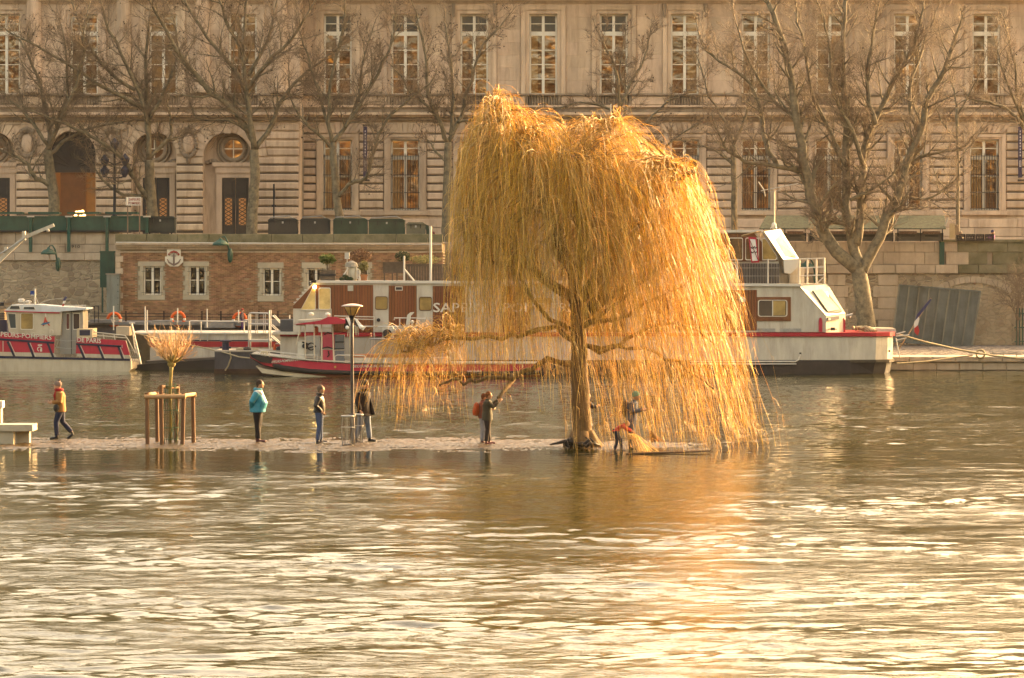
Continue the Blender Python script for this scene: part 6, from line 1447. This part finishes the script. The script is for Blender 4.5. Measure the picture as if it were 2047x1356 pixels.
spr.build('spray_boughs', SPRAY, w, kind='stuff')
for k, mb in enumerate(strands): mb.build('hanging_twigs', WT[k], w, kind='stuff')
# roots and drift lodged at its foot
g = thing('driftwood', 'dark driftwood and roots lodged against the willow foot', 'driftwood', WP(1140,893,0))
m = MB(); rr = random.Random(5)
for k in range(9):
    a = Vector((X(1130+k*5,DWL), DWL-.6+rr.uniform(-.3,.3), .05)); m.tube([a, a+Vector((rr.uniform(-.3,.3), rr.uniform(-.2,.2), rr.uniform(.06,.2))), a+Vector((rr.uniform(-.6,.6), rr.uniform(-.2,.3), .05))], [.05,.06,.02], 6)
m.build('drift', M('wet_dark_wood', (.03,.02,.015), .5, var=.4), g, smooth=True)
g = thing('broken_stump', 'leaning broken stump sticking out of the water right of the willow', 'stump', P(1310,886,86.5))
m = MB(); m.tube([P(1318,890,86.5), P(1308,876,86.5), P(1300,862,86.5)], [.2,.14,.04], 8); m.tube([P(1300,888,86.7), P(1312,878,86.5)], [.06,.1], 6); m.build('wood', M('brown_stump', (.13,.07,.04), .8, var=.3), g)
g = thing('floating_branch', 'long thin brown branch awash at the water line right of the willow', 'branch', P(1360,908,81))
m = MB(); m.tube([Vector((X(1250,81.0),80.6,.02)), Vector((X(1330,81.0),80.9,.03)), Vector((X(1420,81.0),81.2,.05)), Vector((X(1424,81.0),81.2,.12))], [.02,.03,.022,.008], 6); m.build('wood', M('brown_stump',(0,0,0)), g)
# ================================================================ PEOPLE
SKIN = M('skin', (.50,.27,.17), .55, var=.06)
def remesh(mb, name, mat, parent, vox, smooth_it=4):
    me = bpy.data.meshes.new(name); me.from_pydata(mb.v, [], mb.f); o = bpy.data.objects.new('tmp', me); COL.objects.link(o)
    r = o.modifiers.new('r', 'REMESH'); r.mode = 'VOXEL'; r.voxel_size = vox; r.use_smooth_shade = True
    s = o.modifiers.new('s', 'SMOOTH'); s.iterations = smooth_it; s.factor = .5
    dg = bpy.context.evaluated_depsgraph_get(); m2 = bpy.data.meshes.new_from_object(o.evaluated_get(dg)); bpy.data.objects.remove(o); bpy.data.meshes.remove(me)
    m2.name = name; m2.materials.clear(); m2.materials.append(mat); m2.polygons.foreach_set('use_smooth', [True]*len(m2.polygons))
    q = bpy.data.objects.new(name, m2); COL.objects.link(q); q.parent = parent; WL[q.name] = WL[parent.name]; return q
def loft(m, secs, n=14):   # secs: (center, rx(fwd), ry(side)) horizontal ellipses
    b0 = len(m.v)
    for c, rx, ry in secs:
        for k in range(n):
            a = 2*math.pi*k/n; m.v.append((c[0]+rx*math.cos(a), c[1]+ry*math.sin(a), c[2]))
    for i in range(len(secs)-1):
        for k in range(n): m.f.append((b0+i*n+k, b0+i*n+(k+1)%n, b0+(i+1)*n+(k+1)%n, b0+(i+1)*n+k)); m.m.append(0)
    m.f.append(tuple(b0+n-1-k for k in range(n))); m.f.append(tuple(b0+(len(secs)-1)*n+k for k in range(n))); m.m += [0,0]
def V(*a): return Vector(a)
BASEJ = dict(pel=(0,0,.95), che=(0,0,1.30), nec=(0.0,0,1.47), hea=(.035,0,1.63), lh=(0,.09,.92), rh=(0,-.09,.92), lk=(.02,.10,.50), rk=(.02,-.10,.50), la=(-.01,.10,.09), ra=(-.01,-.10,.09),
  ls=(0,.20,1.41), rs=(0,-.20,1.41), le=(-.04,.26,1.13), re=(-.04,-.26,1.13), lw=(.05,.25,.89), rw=(.05,-.25,.89))
def person(lab, px, py, D, hpx, face, J=None, jacket=(.1,.1,.1), jm=None, trousers=(.05,.05,.08), shoes=(.03,.02,.02), hair=(.06,.04,.03), hat=None, pompom=None, jlen=.10, bulk=1.0, belly=0, coat=0, bare_head=True, shade=None, headdir=0, z0=None, scale=None, group=None, sleeves=True, hands=True):
    j = {k: V(*v) for k, v in BASEJ.items()}
    for k, v in (J or {}).items(): j[k] = V(*v)
    bulk *= 1.07; root = thing('person', lab, 'person', (0,0,0), group); WL[root.name] = V(0,0,0)
    b = MB(); hd = j['hea']; hr = Matrix.Rotation(headdir, 3, 'Z')
    # head with face
    def hv(x, y, z): return tuple(hd+hr @ V(x, y, z))
    b.ell(hd, (.104,.084,.128), 16, 12); b.ell(hv(.035,0,-.055), (.062,.056,.062), 12, 8); b.tube([hv(.095,0,.015), hv(.118,0,-.018), hv(.098,0,-.03)], [.012,.016,.012], 6)
    b.tube([hv(.09,-.022,-.058), hv(.094,.022,-.058)], .010, 6); b.ell(hv(.075,0,-.095), (.025,.024,.02), 8, 6); b.tube([hv(.086,-.04,.03), hv(.092,.04,.03)], .011, 6)
    for s in (-1,1): b.ell(hv(0,s*.078,-.01), (.02,.012,.032), 8, 6)
    b.tube([j['nec']-V(0,0,.06), j['nec'], hd-V(.01,0,.08)], [.062,.056,.054], 10)
    ch, pl_ = j['che'], j['pel']
    loft(b, [(pl_-V(0,0,.06),.09,.14), (pl_+V(0,0,.06),.09,.14), (pl_.lerp(ch,.5),.09,.13), (ch,.105,.16), (ch.lerp(j['nec'],.75),.08,.15), (j['nec'],.055,.06)])
    for s in 'lr':
        sh, el, wr_, hp, kn, an = (j[s+k] for k in ('s','e','w','h','k','a'))
        b.tube([sh, sh.lerp(el,.5), el, el.lerp(wr_,.4), wr_], [.052,.047,.038,.036,.026], 9)
        b.tube([hp, hp.lerp(kn,.4), kn, kn.lerp(an,.35), an], [.085,.075,.052,.052,.036], 10)
        if hands:   # palm, four bent fingers of unequal length, thumb from the side
            d = (wr_-el).normalized(); side = V(0, -1 if s == 'l' else 1, 0); fw = d.cross(side).normalized(); pc = wr_+d*.055
            b.tube([wr_, wr_+d*.05, wr_+d*.09], [.026,.036,.034], 8)
            for q, ln in enumerate((.065,.078,.072,.055)):
                o_ = fw*(.028-.019*q); a_ = wr_+d*.09+o_; b.tube([a_, a_+d*ln*.5+side*.008, a_+d*ln*.85+side*.03, a_+d*ln*.8+side*.045], [.0105,.0095,.009,.008], 6)
            b.tube([wr_+d*.03+fw*.02, wr_+d*.06+fw*.052+side*.01, wr_+d*.095+fw*.058+side*.022], [.014,.012,.009], 6)
    body = remesh(b, 'body', SKIN, root, .0095, 2)
    # eyes
    e = MB()
    for s in (-1,1): e.ell(hv(.086,s*.033,.012), (.008,.012,.008), 6, 5)
    e.build('eyes', M('eye_dark', (.04,.03,.02), .3), root)
    # trousers
    t = MB()
    for s in 'lr':
        hp, kn, an = (j[s+k] for k in ('h','k','a')); t.tube([hp+V(0,0,.05), hp.lerp(kn,.35), kn, kn.lerp(an,.4), an+(kn-an).normalized()*.01], [.112*bulk,.102*bulk,.082,.078,.070], 11)
    loft(t, [(pl_-V(0,0,.10),.11*bulk,.155*bulk), (pl_+V(0,0,.02),.12*bulk,.165*bulk), (pl_+V(0,0,.10),.11*bulk,.155*bulk)])
    remesh(t, 'trousers', M('cloth_%d' % len(_m), trousers, .85, var=.25, scale=9, bump=.006, bscale=14), root, .014, 3)
    # shoes
    for s in 'lr':
        an, kn = j[s+'a'], j[s+'k']; sd = V(1,0,0); sh = (an-kn).normalized(); tilt = max(-.9, min(.9, sh.x*1.1)); sd = V(math.cos(tilt), 0, math.sin(tilt)*.9 if tilt < 0 else 0) if tilt < 0 else V(1,0,0)
        q = MB(); hl = an+V(-.045,0,-.055); q.tube([an+V(0,0,.01), an+V(0,0,-.03)], [.052,.055], 9); q.tube([hl, hl+sd*.12+V(0,0,-.004), hl+sd*.215+V(0,0,-.010), hl+sd*.265+V(0,0,-.012)], [.040,.046,.044,.026], 9)
        remesh(q, 'shoe', M('shoe_%d' % len(_m), shoes, .5, var=.2), root, .011, 2)
    # jacket or coat
    jk = MB(); lo = pl_-V(0,0,jlen)
    secs = [(lo,.155*bulk+belly*.5,.20*bulk), (pl_,.15*bulk+belly*.7,.19*bulk), (pl_.lerp(ch,.45)+V(belly*.8,0,0),.135*bulk+belly,.185*bulk), (ch+V(belly*.2,0,0),.138*bulk+belly*.3,.205*bulk), (ch.lerp(j['nec'],.62),.115*bulk,.20*bulk), (j['nec']+V(0,0,-.01),.075,.085), (j['nec']+V(.0,0,.035),.072,.078)]
    if coat: secs.insert(0, (lo-V(-.03,0,coat),.19*bulk,.235*bulk))
    loft(jk, secs, 18)
    if sleeves:
        for s in 'lr':
            sh, el, wr_ = (j[s+k] for k in ('s','e','w')); jk.tube([sh+V(0,0,-.01), sh.lerp(el,.4), el, el.lerp(wr_,.5), wr_.lerp(el,.06)], [.082*bulk,.076*bulk,.066*bulk,.060*bulk,.050], 11)
    jo = remesh(jk, 'jacket' if not coat else 'coat', jm or M('jacket_%d' % len(_m), jacket, .7, var=.25, scale=7, bump=.008, bscale=11), root, .0135, 4)
    # hair / hat
    if hat is None or hair:
        q = MB(); q.ell(hv(-.014,0,.030), (.106,.094,.115), 14, 10); q.ell(hv(-.04,0,-.02), (.066,.078,.085), 12, 8)
        if hat is None: remesh(q, 'hair', M('hair_%d' % len(_m), hair, .8, var=.4, scale=40, bump=.006, bscale=60), root, .010, 2)
    if hat is not None:
        q = MB(); q.ell(hv(-.012,0,.045), (.117,.102,.112), 14, 10); q.tube([hv(.092,0,.045), hv(.06,.075,.035), hv(-.03,.09,.015), hv(-.1,0,-.0), hv(-.03,-.09,.015), hv(.06,-.075,.035), hv(.092,0,.045)], .018, 7)
        remesh(q, 'beanie', M('knit_%d' % len(_m), hat, .95, var=.25, scale=30, bump=.008, bscale=50), root, .010, 2)
        if pompom: q = MB(); q.ell(hv(-.05,0,.165), .034, 9, 7); q.build('pompom', M('pompom', pompom, .95), root, smooth=True)
    # stand the figure in the place
    sc_ = scale or U(hpx, D)/1.755
    root.location = (X(px,D), D, z0 if z0 is not None else Z(py,D)); root.rotation_euler = (0,0,face); root.scale = (sc_,)*3
    root['_'] = 1; del root['_']
    return root, j, body
FR, FL = 0.0, math.pi    # facing right, facing left
def extra(root, mb, name, mat, smooth=True, vox=None):
    if vox: return remesh(mb, name, mat, root, vox)
    return mb.build(name, mat, root, smooth=smooth)
# woman walking left, looking at her phone
r, j, b_ = person('woman walking left in a tan jacket, red scarf and pompom beanie with a phone', 121, 877, 87.8, 116, FL+.1, J=dict(pel=(0,0,.93), che=(.0,0,1.29), nec=(.03,0,1.46), hea=(.085,0,1.60), lh=(0,.09,.90), rh=(0,-.09,.90), lk=(.13,.09,.50), la=(.10,.09,.09), rk=(-.06,-.09,.50), ra=(-.33,-.09,.19),
   le=(.0,.24,1.12), lw=(.25,.12,1.10), re=(.0,-.24,1.12), rw=(.25,-.12,1.12)), jm=M('tan_jacket', (.30,.13,.04), .8, var=.2, bump=.008, bscale=14), trousers=(.012,.02,.05), shoes=(.012,.012,.015), hat=(.20,.14,.12), pompom=(.12,.07,.05), bulk=1.03, jlen=.12)
m = MB(); m.torus(j['nec']+V(.02,0,.02), .095, .048, 16, 8, axis='z'); m.tube([j['nec']+V(.09,.02,0), j['nec']+V(.14,.03,-.16), j['nec']+V(.13,.02,-.30)], [.045,.05,.03], 8); extra(r, m, 'scarf', M('red_scarf', (.32,.015,.02), .9, var=.3, scale=20))
m = MB(); m.box(.30,-.035,1.12,.312,.035,1.24); m.rot(0, (.3,0,1.18), -.5, 'Y'); extra(r, m, 'phone', M('phone', (.02,.02,.02), .3), False)
m = MB(); m.ell((.12,.2,.93), (.09,.05,.12), 10, 8); extra(r, m, 'handbag', M('black_bag', (.02,.02,.02), .5)); m = MB(); m.tube([(.1,.21,1.02),(.0,.22,1.3),(-.02,.12,1.45)], .012, 5); extra(r, m, 'bag_strap', M('black_bag',(0,0,0)))
# man in teal
TEAL = M('teal_anorak', (.0,.25,.34), .6, var=.12, scale=5, bump=.01, bscale=9)
r, j, b_ = person('stout man in a teal and white anorak with hands behind his back', 515, 884, 86, 124, FR, J=dict(nec=(.02,0,1.48), hea=(.065,0,1.635), le=(-.14,.27,1.16), re=(-.14,-.27,1.16), lw=(-.17,.06,.94), rw=(-.17,-.06,.96), lk=(.03,.08,.50), rk=(.0,-.08,.50), la=(-.02,.09,.09), ra=(.03,-.09,.09)),
   jm=TEAL, trousers=(.02,.015,.015), shoes=(.10,.03,.03), hair=(.05,.03,.02), bulk=1.14, belly=.07, jlen=.10)
m = MB(); m.ell((-.05,-.215,1.31), (.075,.03,.16), 12, 9); m.ell((.02,-.19,1.41), (.12,.06,.07), 12, 8); m.ell((.12,-.09,1.36), (.05,.10,.12), 10, 8); extra(r, m, 'white_yoke', M('anorak_white', (.72,.68,.60), .6), vox=.012)
m = MB(); m.torus(j['nec']+V(0,0,.02), .085, .03, 14, 7, axis='z'); m.ell(j['nec']+V(-.09,0,-.0), (.06,.09,.07), 10, 7); extra(r, m, 'hood', TEAL, vox=.012)
m = MB(); m.tube([(.13,-.19,1.28),(.12,-.215,1.1),(.09,-.22,1.0)], .006, 4); extra(r, m, 'zip', IRON)
# man in black leather jacket
r, j, b_ = person('grey-haired man in a short black leather jacket and blue jeans, hands in pockets, looking right', 638, 886, 86, 116, FR, J=dict(nec=(.01,0,1.47), hea=(.055,0,1.62), le=(-.09,.27,1.14), re=(-.09,-.27,1.14), lw=(.09,.19,.95), rw=(.09,-.19,.95), la=(.04,.09,.09), ra=(-.04,-.09,.09), lk=(.03,.09,.5)),
   jm=M('black_leather', (.015,.014,.017), .38, var=.3, bump=.012, bscale=10), trousers=(.045,.085,.17), shoes=(.02,.025,.04), hair=(.14,.09,.06), bulk=1.04, jlen=.03, belly=.02)
m = MB(); m.torus(j['nec']+V(.01,0,.02), .085, .035, 14, 7, axis='z'); extra(r, m, 'collar', IRON, vox=.012)
# man in black coat behind lamp
r, j, b_ = person('man in a long black coat, jeans and dark beanie standing behind the lamp post', 727, 883, 86.6, 122, FR-.55, J=dict(nec=(.02,0,1.48), hea=(.05,0,1.635), le=(-.03,.28,1.16), re=(-.02,-.28,1.14), lw=(.05,.27,.90), rw=(.06,-.26,.90), la=(.13,.12,.09), ra=(-.18,-.12,.10), lk=(.08,.11,.5), rk=(-.04,-.11,.5)),
   jm=M('black_wool', (.018,.013,.013), .9, var=.3, bump=.01, bscale=8), trousers=(.14,.19,.27), shoes=(.02,.02,.02), hat=(.07,.055,.04), bulk=1.12, jlen=.14, coat=.06)
m = MB(); m.prism([(.10,1.35),(.24,1.0),(.30,.78),(.16,.76),(.06,1.0)], .12, .17); extra(r, m, 'coat_flap', M('black_wool',(0,0,0)), vox=.014)
m = MB(); m.torus(j['nec']+V(.01,0,.02), .09, .04, 14, 7, axis='z'); extra(r, m, 'collar', M('black_wool',(0,0,0)), vox=.012)
# couple under the willow's left skirt
r, j, b_ = person('auburn-haired person in a dark green jacket reaching up to pull down a willow branch', 974, 888, 85.3, 106, FR, J=dict(nec=(.01,0,1.47), hea=(.05,0,1.61), le=(.18,.20,1.30), lw=(.36,.16,1.46), re=(.20,-.20,1.24), rw=(.38,-.15,1.40), la=(.06,.1,.09), ra=(-.03,-.1,.09)), jm=M('olive_parka', (.07,.065,.045), .8, var=.3, bump=.01, bscale=9), trousers=(.05,.035,.03), shoes=(.12,.02,.03), hair=(.20,.07,.025), jlen=.16, bulk=1.1)
r, j, b_ = person('pale-jeaned person with an orange rucksack half hidden behind the branch puller', 965, 887, 86.0, 102, FR+.2, J=dict(hea=(.05,0,1.60), le=(.12,.2,1.2), lw=(.3,.12,1.2), re=(.12,-.2,1.2), rw=(.3,-.12,1.2)), jm=M('brick_jacket', (.22,.07,.05), .8, var=.3), trousers=(.26,.27,.31), shoes=(.10,.02,.03), hair=(.16,.06,.03), jlen=.08)
m = MB(); m.ell((-.22,0,1.18), (.12,.15,.24), 12, 9); m.ell((-.31,0,1.1), (.05,.11,.14), 10, 7); extra(r, m, 'rucksack', M('orange_rucksack', (.50,.09,.03), .7, var=.2), vox=.014)
# person mostly hidden behind the willow trunk
r, j, b_ = person('person in a long dark coat mostly hidden behind the willow trunk', 1172, 888, 86.2, 104, FR+.3, J=dict(le=(.05,.27,1.2), re=(.16,-.22,1.25), rw=(.30,-.2,1.28)), jm=M('dark_long_coat', (.03,.025,.03), .8), trousers=(.03,.03,.04), hair=(.4,.3,.2), jlen=.2, coat=.15)
# man with mint beanie
r, j, b_ = person('person in a mint beanie and blue jacket looking at a phone under the willow', 1262, 898, 82.8, 118, FR-.3, J=dict(che=(.03,0,1.28), nec=(.08,0,1.44), hea=(.15,0,1.58), ls=(.05,.2,1.38), rs=(.05,-.2,1.38), le=(.08,.25,1.12), re=(.08,-.25,1.12), lw=(.32,.10,1.17), rw=(.32,-.10,1.17)), jm=M('denim_jacket', (.07,.085,.12), .8, var=.3, bump=.01, bscale=10), trousers=(.06,.07,.10), shoes=(.03,.03,.03), hat=(.20,.36,.24), bulk=1.08)
m = MB(); m.ell((-.17,0,1.2), (.13,.17,.26), 12, 9); extra(r, m, 'rucksack', M('brown_rucksack', (.12,.06,.04), .8, var=.3), vox=.014)
m = MB(); m.box(.40,-.04,1.17,.41,.04,1.30); extra(r, m, 'phone', M('phone',(0,0,0)), False)
# child bending to tug the branches
r, j, b_ = person('child in a red jacket and dark blue trousers bending to grab willow twigs', 1236, 902, 82.4, 0, FR-.15, J=dict(pel=(-.12,0,.90), che=(.12,0,1.12), nec=(.26,0,1.20), hea=(.40,0,1.22), lh=(-.12,.09,.86), rh=(-.12,-.09,.86), lk=(-.06,.10,.48), rk=(.12,-.10,.50), la=(-.16,.10,.09), ra=(.16,-.10,.09),
   ls=(.18,.17,1.15), rs=(.18,-.17,1.15), le=(.38,.2,1.0), re=(.40,-.18,.98), lw=(.58,.12,.92), rw=(.60,-.08,.88)), jm=M('coral_jacket', (.55,.05,.045), .7, var=.2, bump=.01, bscale=10), trousers=(.02,.025,.05), shoes=(.02,.02,.03), hair=(.3,.16,.07), bulk=1.05, jlen=.02, scale=.62)
m = MB(); 
for k in range(60):
    a = P(1262+rg.uniform(-6,6), 872+rg.uniform(-6,6), 82.3+rg.uniform(-.3,.3)); z_ = P(1285+rg.gauss(0,14), 906+rg.uniform(-4,4), 82.2+rg.uniform(-.5,.3)); m.tube([a, a.lerp(z_,.35)+Vector((0,0,.12)), a.lerp(z_,.7)+Vector((0,0,.08)), Vector((z_.x,z_.y,.0))], .006, 3, cap=False)
m.build('pulled_twigs', WT[2], w, kind='stuff')
# far small figures
r, j, b_ = person('small figure in a red cap and dark coat crouching behind the right-hand lifebuoy', 484, 660, 152.3, 0, FR, jacket=(.07,.05,.06), trousers=(.05,.02,.1), hat=(.2,.02,.02), scale=.62, hands=False)
r, j, b_ = person('passer-by with a grey coat and maroon cap above the white mast at the willow edge', 865, 500, 168, 0, FR, jacket=(.12,.10,.09), trousers=(.05,.05,.05), hat=(.14,.04,.04), scale=.98, z0=5.2, hands=False)
r, j, b_ = person('woman in purple with a dark beanie leaning on the parapet by the woven panels', 1981, 500, 166.9, 0, FR-.9, J=dict(che=(.05,0,1.28), nec=(.09,0,1.43), hea=(.14,0,1.57), re=(.2,-.35,1.15), rw=(.42,-.42,1.0)), jm=M('purple_sleeve', (.22,.04,.24), .8), trousers=(.05,.05,.05), hat=(.05,.04,.10), scale=.97, z0=5.36)
m = MB(); loft(m, [(V(.02,0,.95),.15,.20),(V(.05,0,1.3),.15,.21),(V(.08,0,1.42),.09,.12)]); extra(r, m, 'gilet', M('brown_gilet', (.10,.07,.05), .9, var=.3), vox=.014)
r, j, b_ = person('grey-haired browser bent over the books at the end of the stalls', 1921, 500, 167.2, 0, FL, jacket=(.13,.09,.06), trousers=(.05,.05,.05), hair=(.3,.22,.15), scale=.9, z0=5.36, hands=False)
r, j, b_ = person('passer-by in a dark cap just visible above the first charcoal bookseller box', 611, 500, 170.5, 0, FR, jacket=(.10,.05,.04), trousers=(.05,.05,.05), hair=(.10,.03,.02), scale=.94, z0=5.3, hands=False)
# ================================================================ FOREGROUND FURNITURE
D = 85.0
g = thing('lamp_post', 'slim weathered lamp post with a flared glass lantern and flat cap on the drowned bank', 'street lamp', (X(705,D), D, 0))
PT = M('weathered_post', (.085,.06,.05), .6, var=.5, scale=7, streak=.5); m = MB()
m.tube([P(705,892,D), P(704.5,828,D), P(704.5,826,D), P(703.5,700,D), P(703.5,632,D)], [.062,.06,.05,.045,.045], 10); m.build('pole', PT, g, smooth=True)
m = MB(); c = P(704.5,829,D); m.lathe(tuple(c), [(.085,-.07),(.10,-.03),(.085,.03)], 12); m.build('collar', PT, g)
c = P(704,617,D); m = MB(); m.lathe((c.x,c.y,c.z-.28), [(.045,-.12),(.06,.0),(.10,.08)], 12); m.build('lamp_neck', IRON, g)
m = MB(); m.lathe((c.x,c.y,c.z-.19), [(.10,0),(.19,.17),(.225,.235)], 16); m.build('lantern_glass', M('lantern_glass', (.75,.56,.28), .35, var=.1, trans=.5), g, smooth=True)
m = MB()
for k in range(6):
    a = 6.283*k/6+.3; m.tube([(c.x+.10*math.cos(a), c.y+.10*math.sin(a), c.z-.2), (c.x+.235*math.cos(a), c.y+.235*math.sin(a), c.z+.06)], .012, 5)
m.build('lantern_rib', IRON, g)
m = MB(); m.lathe((c.x,c.y,c.z+.055), [(.30,0),(.315,.015),(.25,.045),(.12,.075),(.001,.085)], 24); m.build('lamp_cap', M('pinkish_cap', (.62,.46,.40), .45), g, smooth=True)
def bin_frame(px, py, D, w, h, lab, lean=0):
    g = thing('wire_bin', lab, 'litter bin', P(px,py,D), 'wire bin frames by the lamp post'); c = P(px,py,D); R_, Hh = U(w/2,D), U(h,D); n = 20
    for k in range(n):
        a = 6.283*k/n; m = MB(); m.tube([(c.x+R_*.82*math.cos(a), c.y+R_*.82*math.sin(a), c.z), (c.x+R_*1.08*math.cos(a)+lean*.5, c.y+R_*1.08*math.sin(a), c.z+Hh*.5), (c.x+R_*.9*math.cos(a)+lean, c.y+R_*.9*math.sin(a), c.z+Hh)], .006, 4); m.build('wire', PT if k%3 else GALV, g)
    for t, rr_, th in ((0,.83,.018),(1,.95,.022),(.62,1.05,.008)): m = MB(); m.torus((c.x+lean*t, c.y, c.z+Hh*t), R_*rr_, th, 22, 6, axis='z'); m.build('hoop', GALV if t else IRON, g)
bin_frame(695, 890, 84.4, 26, 58, 'tall wire litter bin frame on the left of the lamp post foot')
bin_frame(717, 887, 85.8, 18, 58, 'narrow wire litter bin frame on the right of the lamp post foot')
# stone bench
g = thing('stone_bench', 'pale stone bench on two block feet at the left edge of the bank', 'bench', P(20,885,85)); ST_ = M('bench_stone', (.46,.39,.29), .75, var=.12, scale=3)
m = MB(); D1 = 85.2; m.box(X(-110,D1), D1-.1, Z(862,D1), X(66,D1), D1+.75, Z(849,D1)); m.build('seat', ST_, g)
for a, b_ in ((-80,-40),(-2,27)): MB().box(X(a,D1), D1, -.05, X(b_,D1), D1+.35, Z(862.4,D1)).build('foot', ST_, g)
MB().box(X(28,D1), D1+.38, -.05, X(54,D1), D1+.7, Z(862.4,D1)).build('foot', ST_, g)
g = thing('stone_bollard', 'white squared stone post cut off by the left edge of the picture', 'bollard', P(-5,870,88)); D2 = 88.5
m = MB(); m.box(X(-22,D2), D2, Z(816,D2), X(4.5,D2), D2+.4, Z(802,D2)); m.build('cap', M('bleached_stone', (.66,.6,.48), .7), g); MB().box(X(-19,D2), D2+.03, -.05, X(1.5,D2), D2+.36, Z(816,D2)).build('shaft', ST_, g)
# guarded pollard sapling
D = 85.6
g = thing('tree_guard', 'wooden guard of six round posts and cross rails round the young pollard', 'tree guard', (X(340,D), D, 0)); WP_ = M('guard_post', (.17,.08,.04), .75, var=.3, scale=6, streak=.7); WPR = M('guard_rail_wood', (.46,.26,.13), .7, var=.25, scale=6)
for px, yt, dd in ((293.5,785,-.6),(313,783.5,.5),(322,770,-.35),(355.5,769,.3),(367,786,-.55),(385.5,785,.45)):
    m = MB(); dx = -4 if px == 355.5 else (-2.5 if px == 367 else 1.5); m.tube([(X(px+dx,D+dd), D+dd, -.06), (X(px,D+dd), D+dd, Z(yt,D+dd))], .058, 10); m.build('post', WP_, g)
for a, b_, dd, y in ((289,371,-.62,793.5),(308,392,.52,791)): 
    m = MB(); m.tube([P(a,y,D+dd-.08), P(b_,y-.6,D+dd-.08)], .062, 10); m.build('rail', WPR, g)
for a, b_, y in ((291,311,790),(368,389,791)): m = MB(); m.tube([P(a,y,D-.62), P(b_,y-3,D+.52)], .055, 8); m.build('rail', WPR, g)
m = MB(); m.tube([P(318,776,D-.3), P(330,774,D+.1), P(342,776,D)], .05, 8); m.tube([P(342,776,D), P(358,775,D+.3)], .03, 6); m.build('tree_tie', M('leather_tie', (.3,.13,.05), .7), g)
g = thing('wire_cage', 'bent green wire cage and canes standing round the sapling stem', 'tree cage', (X(342,D),D,0)); GW = M('green_wire', (.02,.10,.05), .5)
for k in range(9):
    a = 6.283*k/9; m = MB(); m.tube([(X(342,D)+.19*math.cos(a), D+.19*math.sin(a), 0), (X(343,D)+(.30*math.cos(a) if k%3 else .1), D+.26*math.sin(a), .65), (X(341,D)+.18*math.cos(a), D+.18*math.sin(a), 1.2), (X(342,D)+.14*math.cos(a), D+.14*math.sin(a), 1.72)], .009, 4); m.build('wire', GW, g)
for z_ in (.12,.45,.95,1.4,1.62): m = MB(); m.torus((X(342,D), D, z_), .21, .009, 14, 4, axis='z'); m.build('hoop', GW, g)
for px0, px1 in ((333,336),(338,339),(351,350),(327,333)): MB().tube([P(px0,888,D-.1), P(px1,786,D-.1)], .012, 5).build('cane', M('cane', (.16,.10,.05), .7), g)
g = thing('pollard_sapling', 'small golden bare pollard with a ball of thin upright shoots inside the wooden guard', 'sapling', (X(342,D), D, 0))
SB = M('sapling_bark', (.30,.22,.07), .7, var=.3); SG = M('sapling_shoots', (.45,.27,.12), .55, var=.3, isl=.3, trans=.3)
m = MB(); m.tube([P(340,889,D), P(341,830,D), P(340,780,D), P(342,742,D), P(343,728,D)], [.055,.05,.045,.05,.07], 9); m.ell(P(343,728,D), (.12,.1,.1), 10, 7); m.build('trunk', SB, g, smooth=True)
rg = random.Random(31); sh = [MB(), MB()]; c = P(343,727,D)
for k in range(16):
    a = 6.283*k/16+rg.uniform(-.2,.2); e = rg.uniform(.35,1.25); d = Vector((math.cos(a)*math.cos(e), math.sin(a)*math.cos(e)*.9, math.sin(e))); tip = c+d*rg.uniform(.22,.5); sh[0].tube([c, c.lerp(tip,.6)+Vector((0,0,-.02)), tip], [.035,.028,.02], 6)
    for q in range(rg.randint(5,8)):
        s = c.lerp(tip, rg.uniform(.55,1)); d2 = (d*1.0+Vector((rg.gauss(0,.35), rg.gauss(0,.35), rg.uniform(.2,.9)))).normalized(); L_ = rg.uniform(.45,1.0)
        pts = curve_pts(s, d2, L_, rg, 4, .22, .14); sh[1].tube(pts, [.0095,.008,.007,.005,.003], 3, cap=False)
        for f in range(4):
            i = rg.randint(0,3); sh[1].tube(curve_pts(pts[i], perp_turn((pts[i+1]-pts[i]).normalized(), rg.uniform(.4,.8), rg), L_*.35, rg, 2, .1, .1), [.006,.004,.003], 3, cap=False)
sh[0].build('branch', SB, g, smooth=True); sh[1].build('shoots', SG, g, kind='stuff')
# ================================================================ HAZE
hm = bpy.data.materials.new('haze'); hm.use_nodes = True; nt = hm.node_tree; nt.nodes.clear(); o_ = nt.nodes.new('ShaderNodeOutputMaterial'); pv = nt.nodes.new('ShaderNodeVolumePrincipled')
pv.inputs['Color'].default_value = (1,.86,.72,1); pv.inputs['Density'].default_value = .00004; pv.inputs['Anisotropy'].default_value = .15; nt.links.new(pv.outputs[0], o_.inputs['Volume'])
m = MB(); m.box(-510,-210,-4.5,510,410,42); m.build('haze', hm, kind='stuff', label='thin warm river haze filling the air')
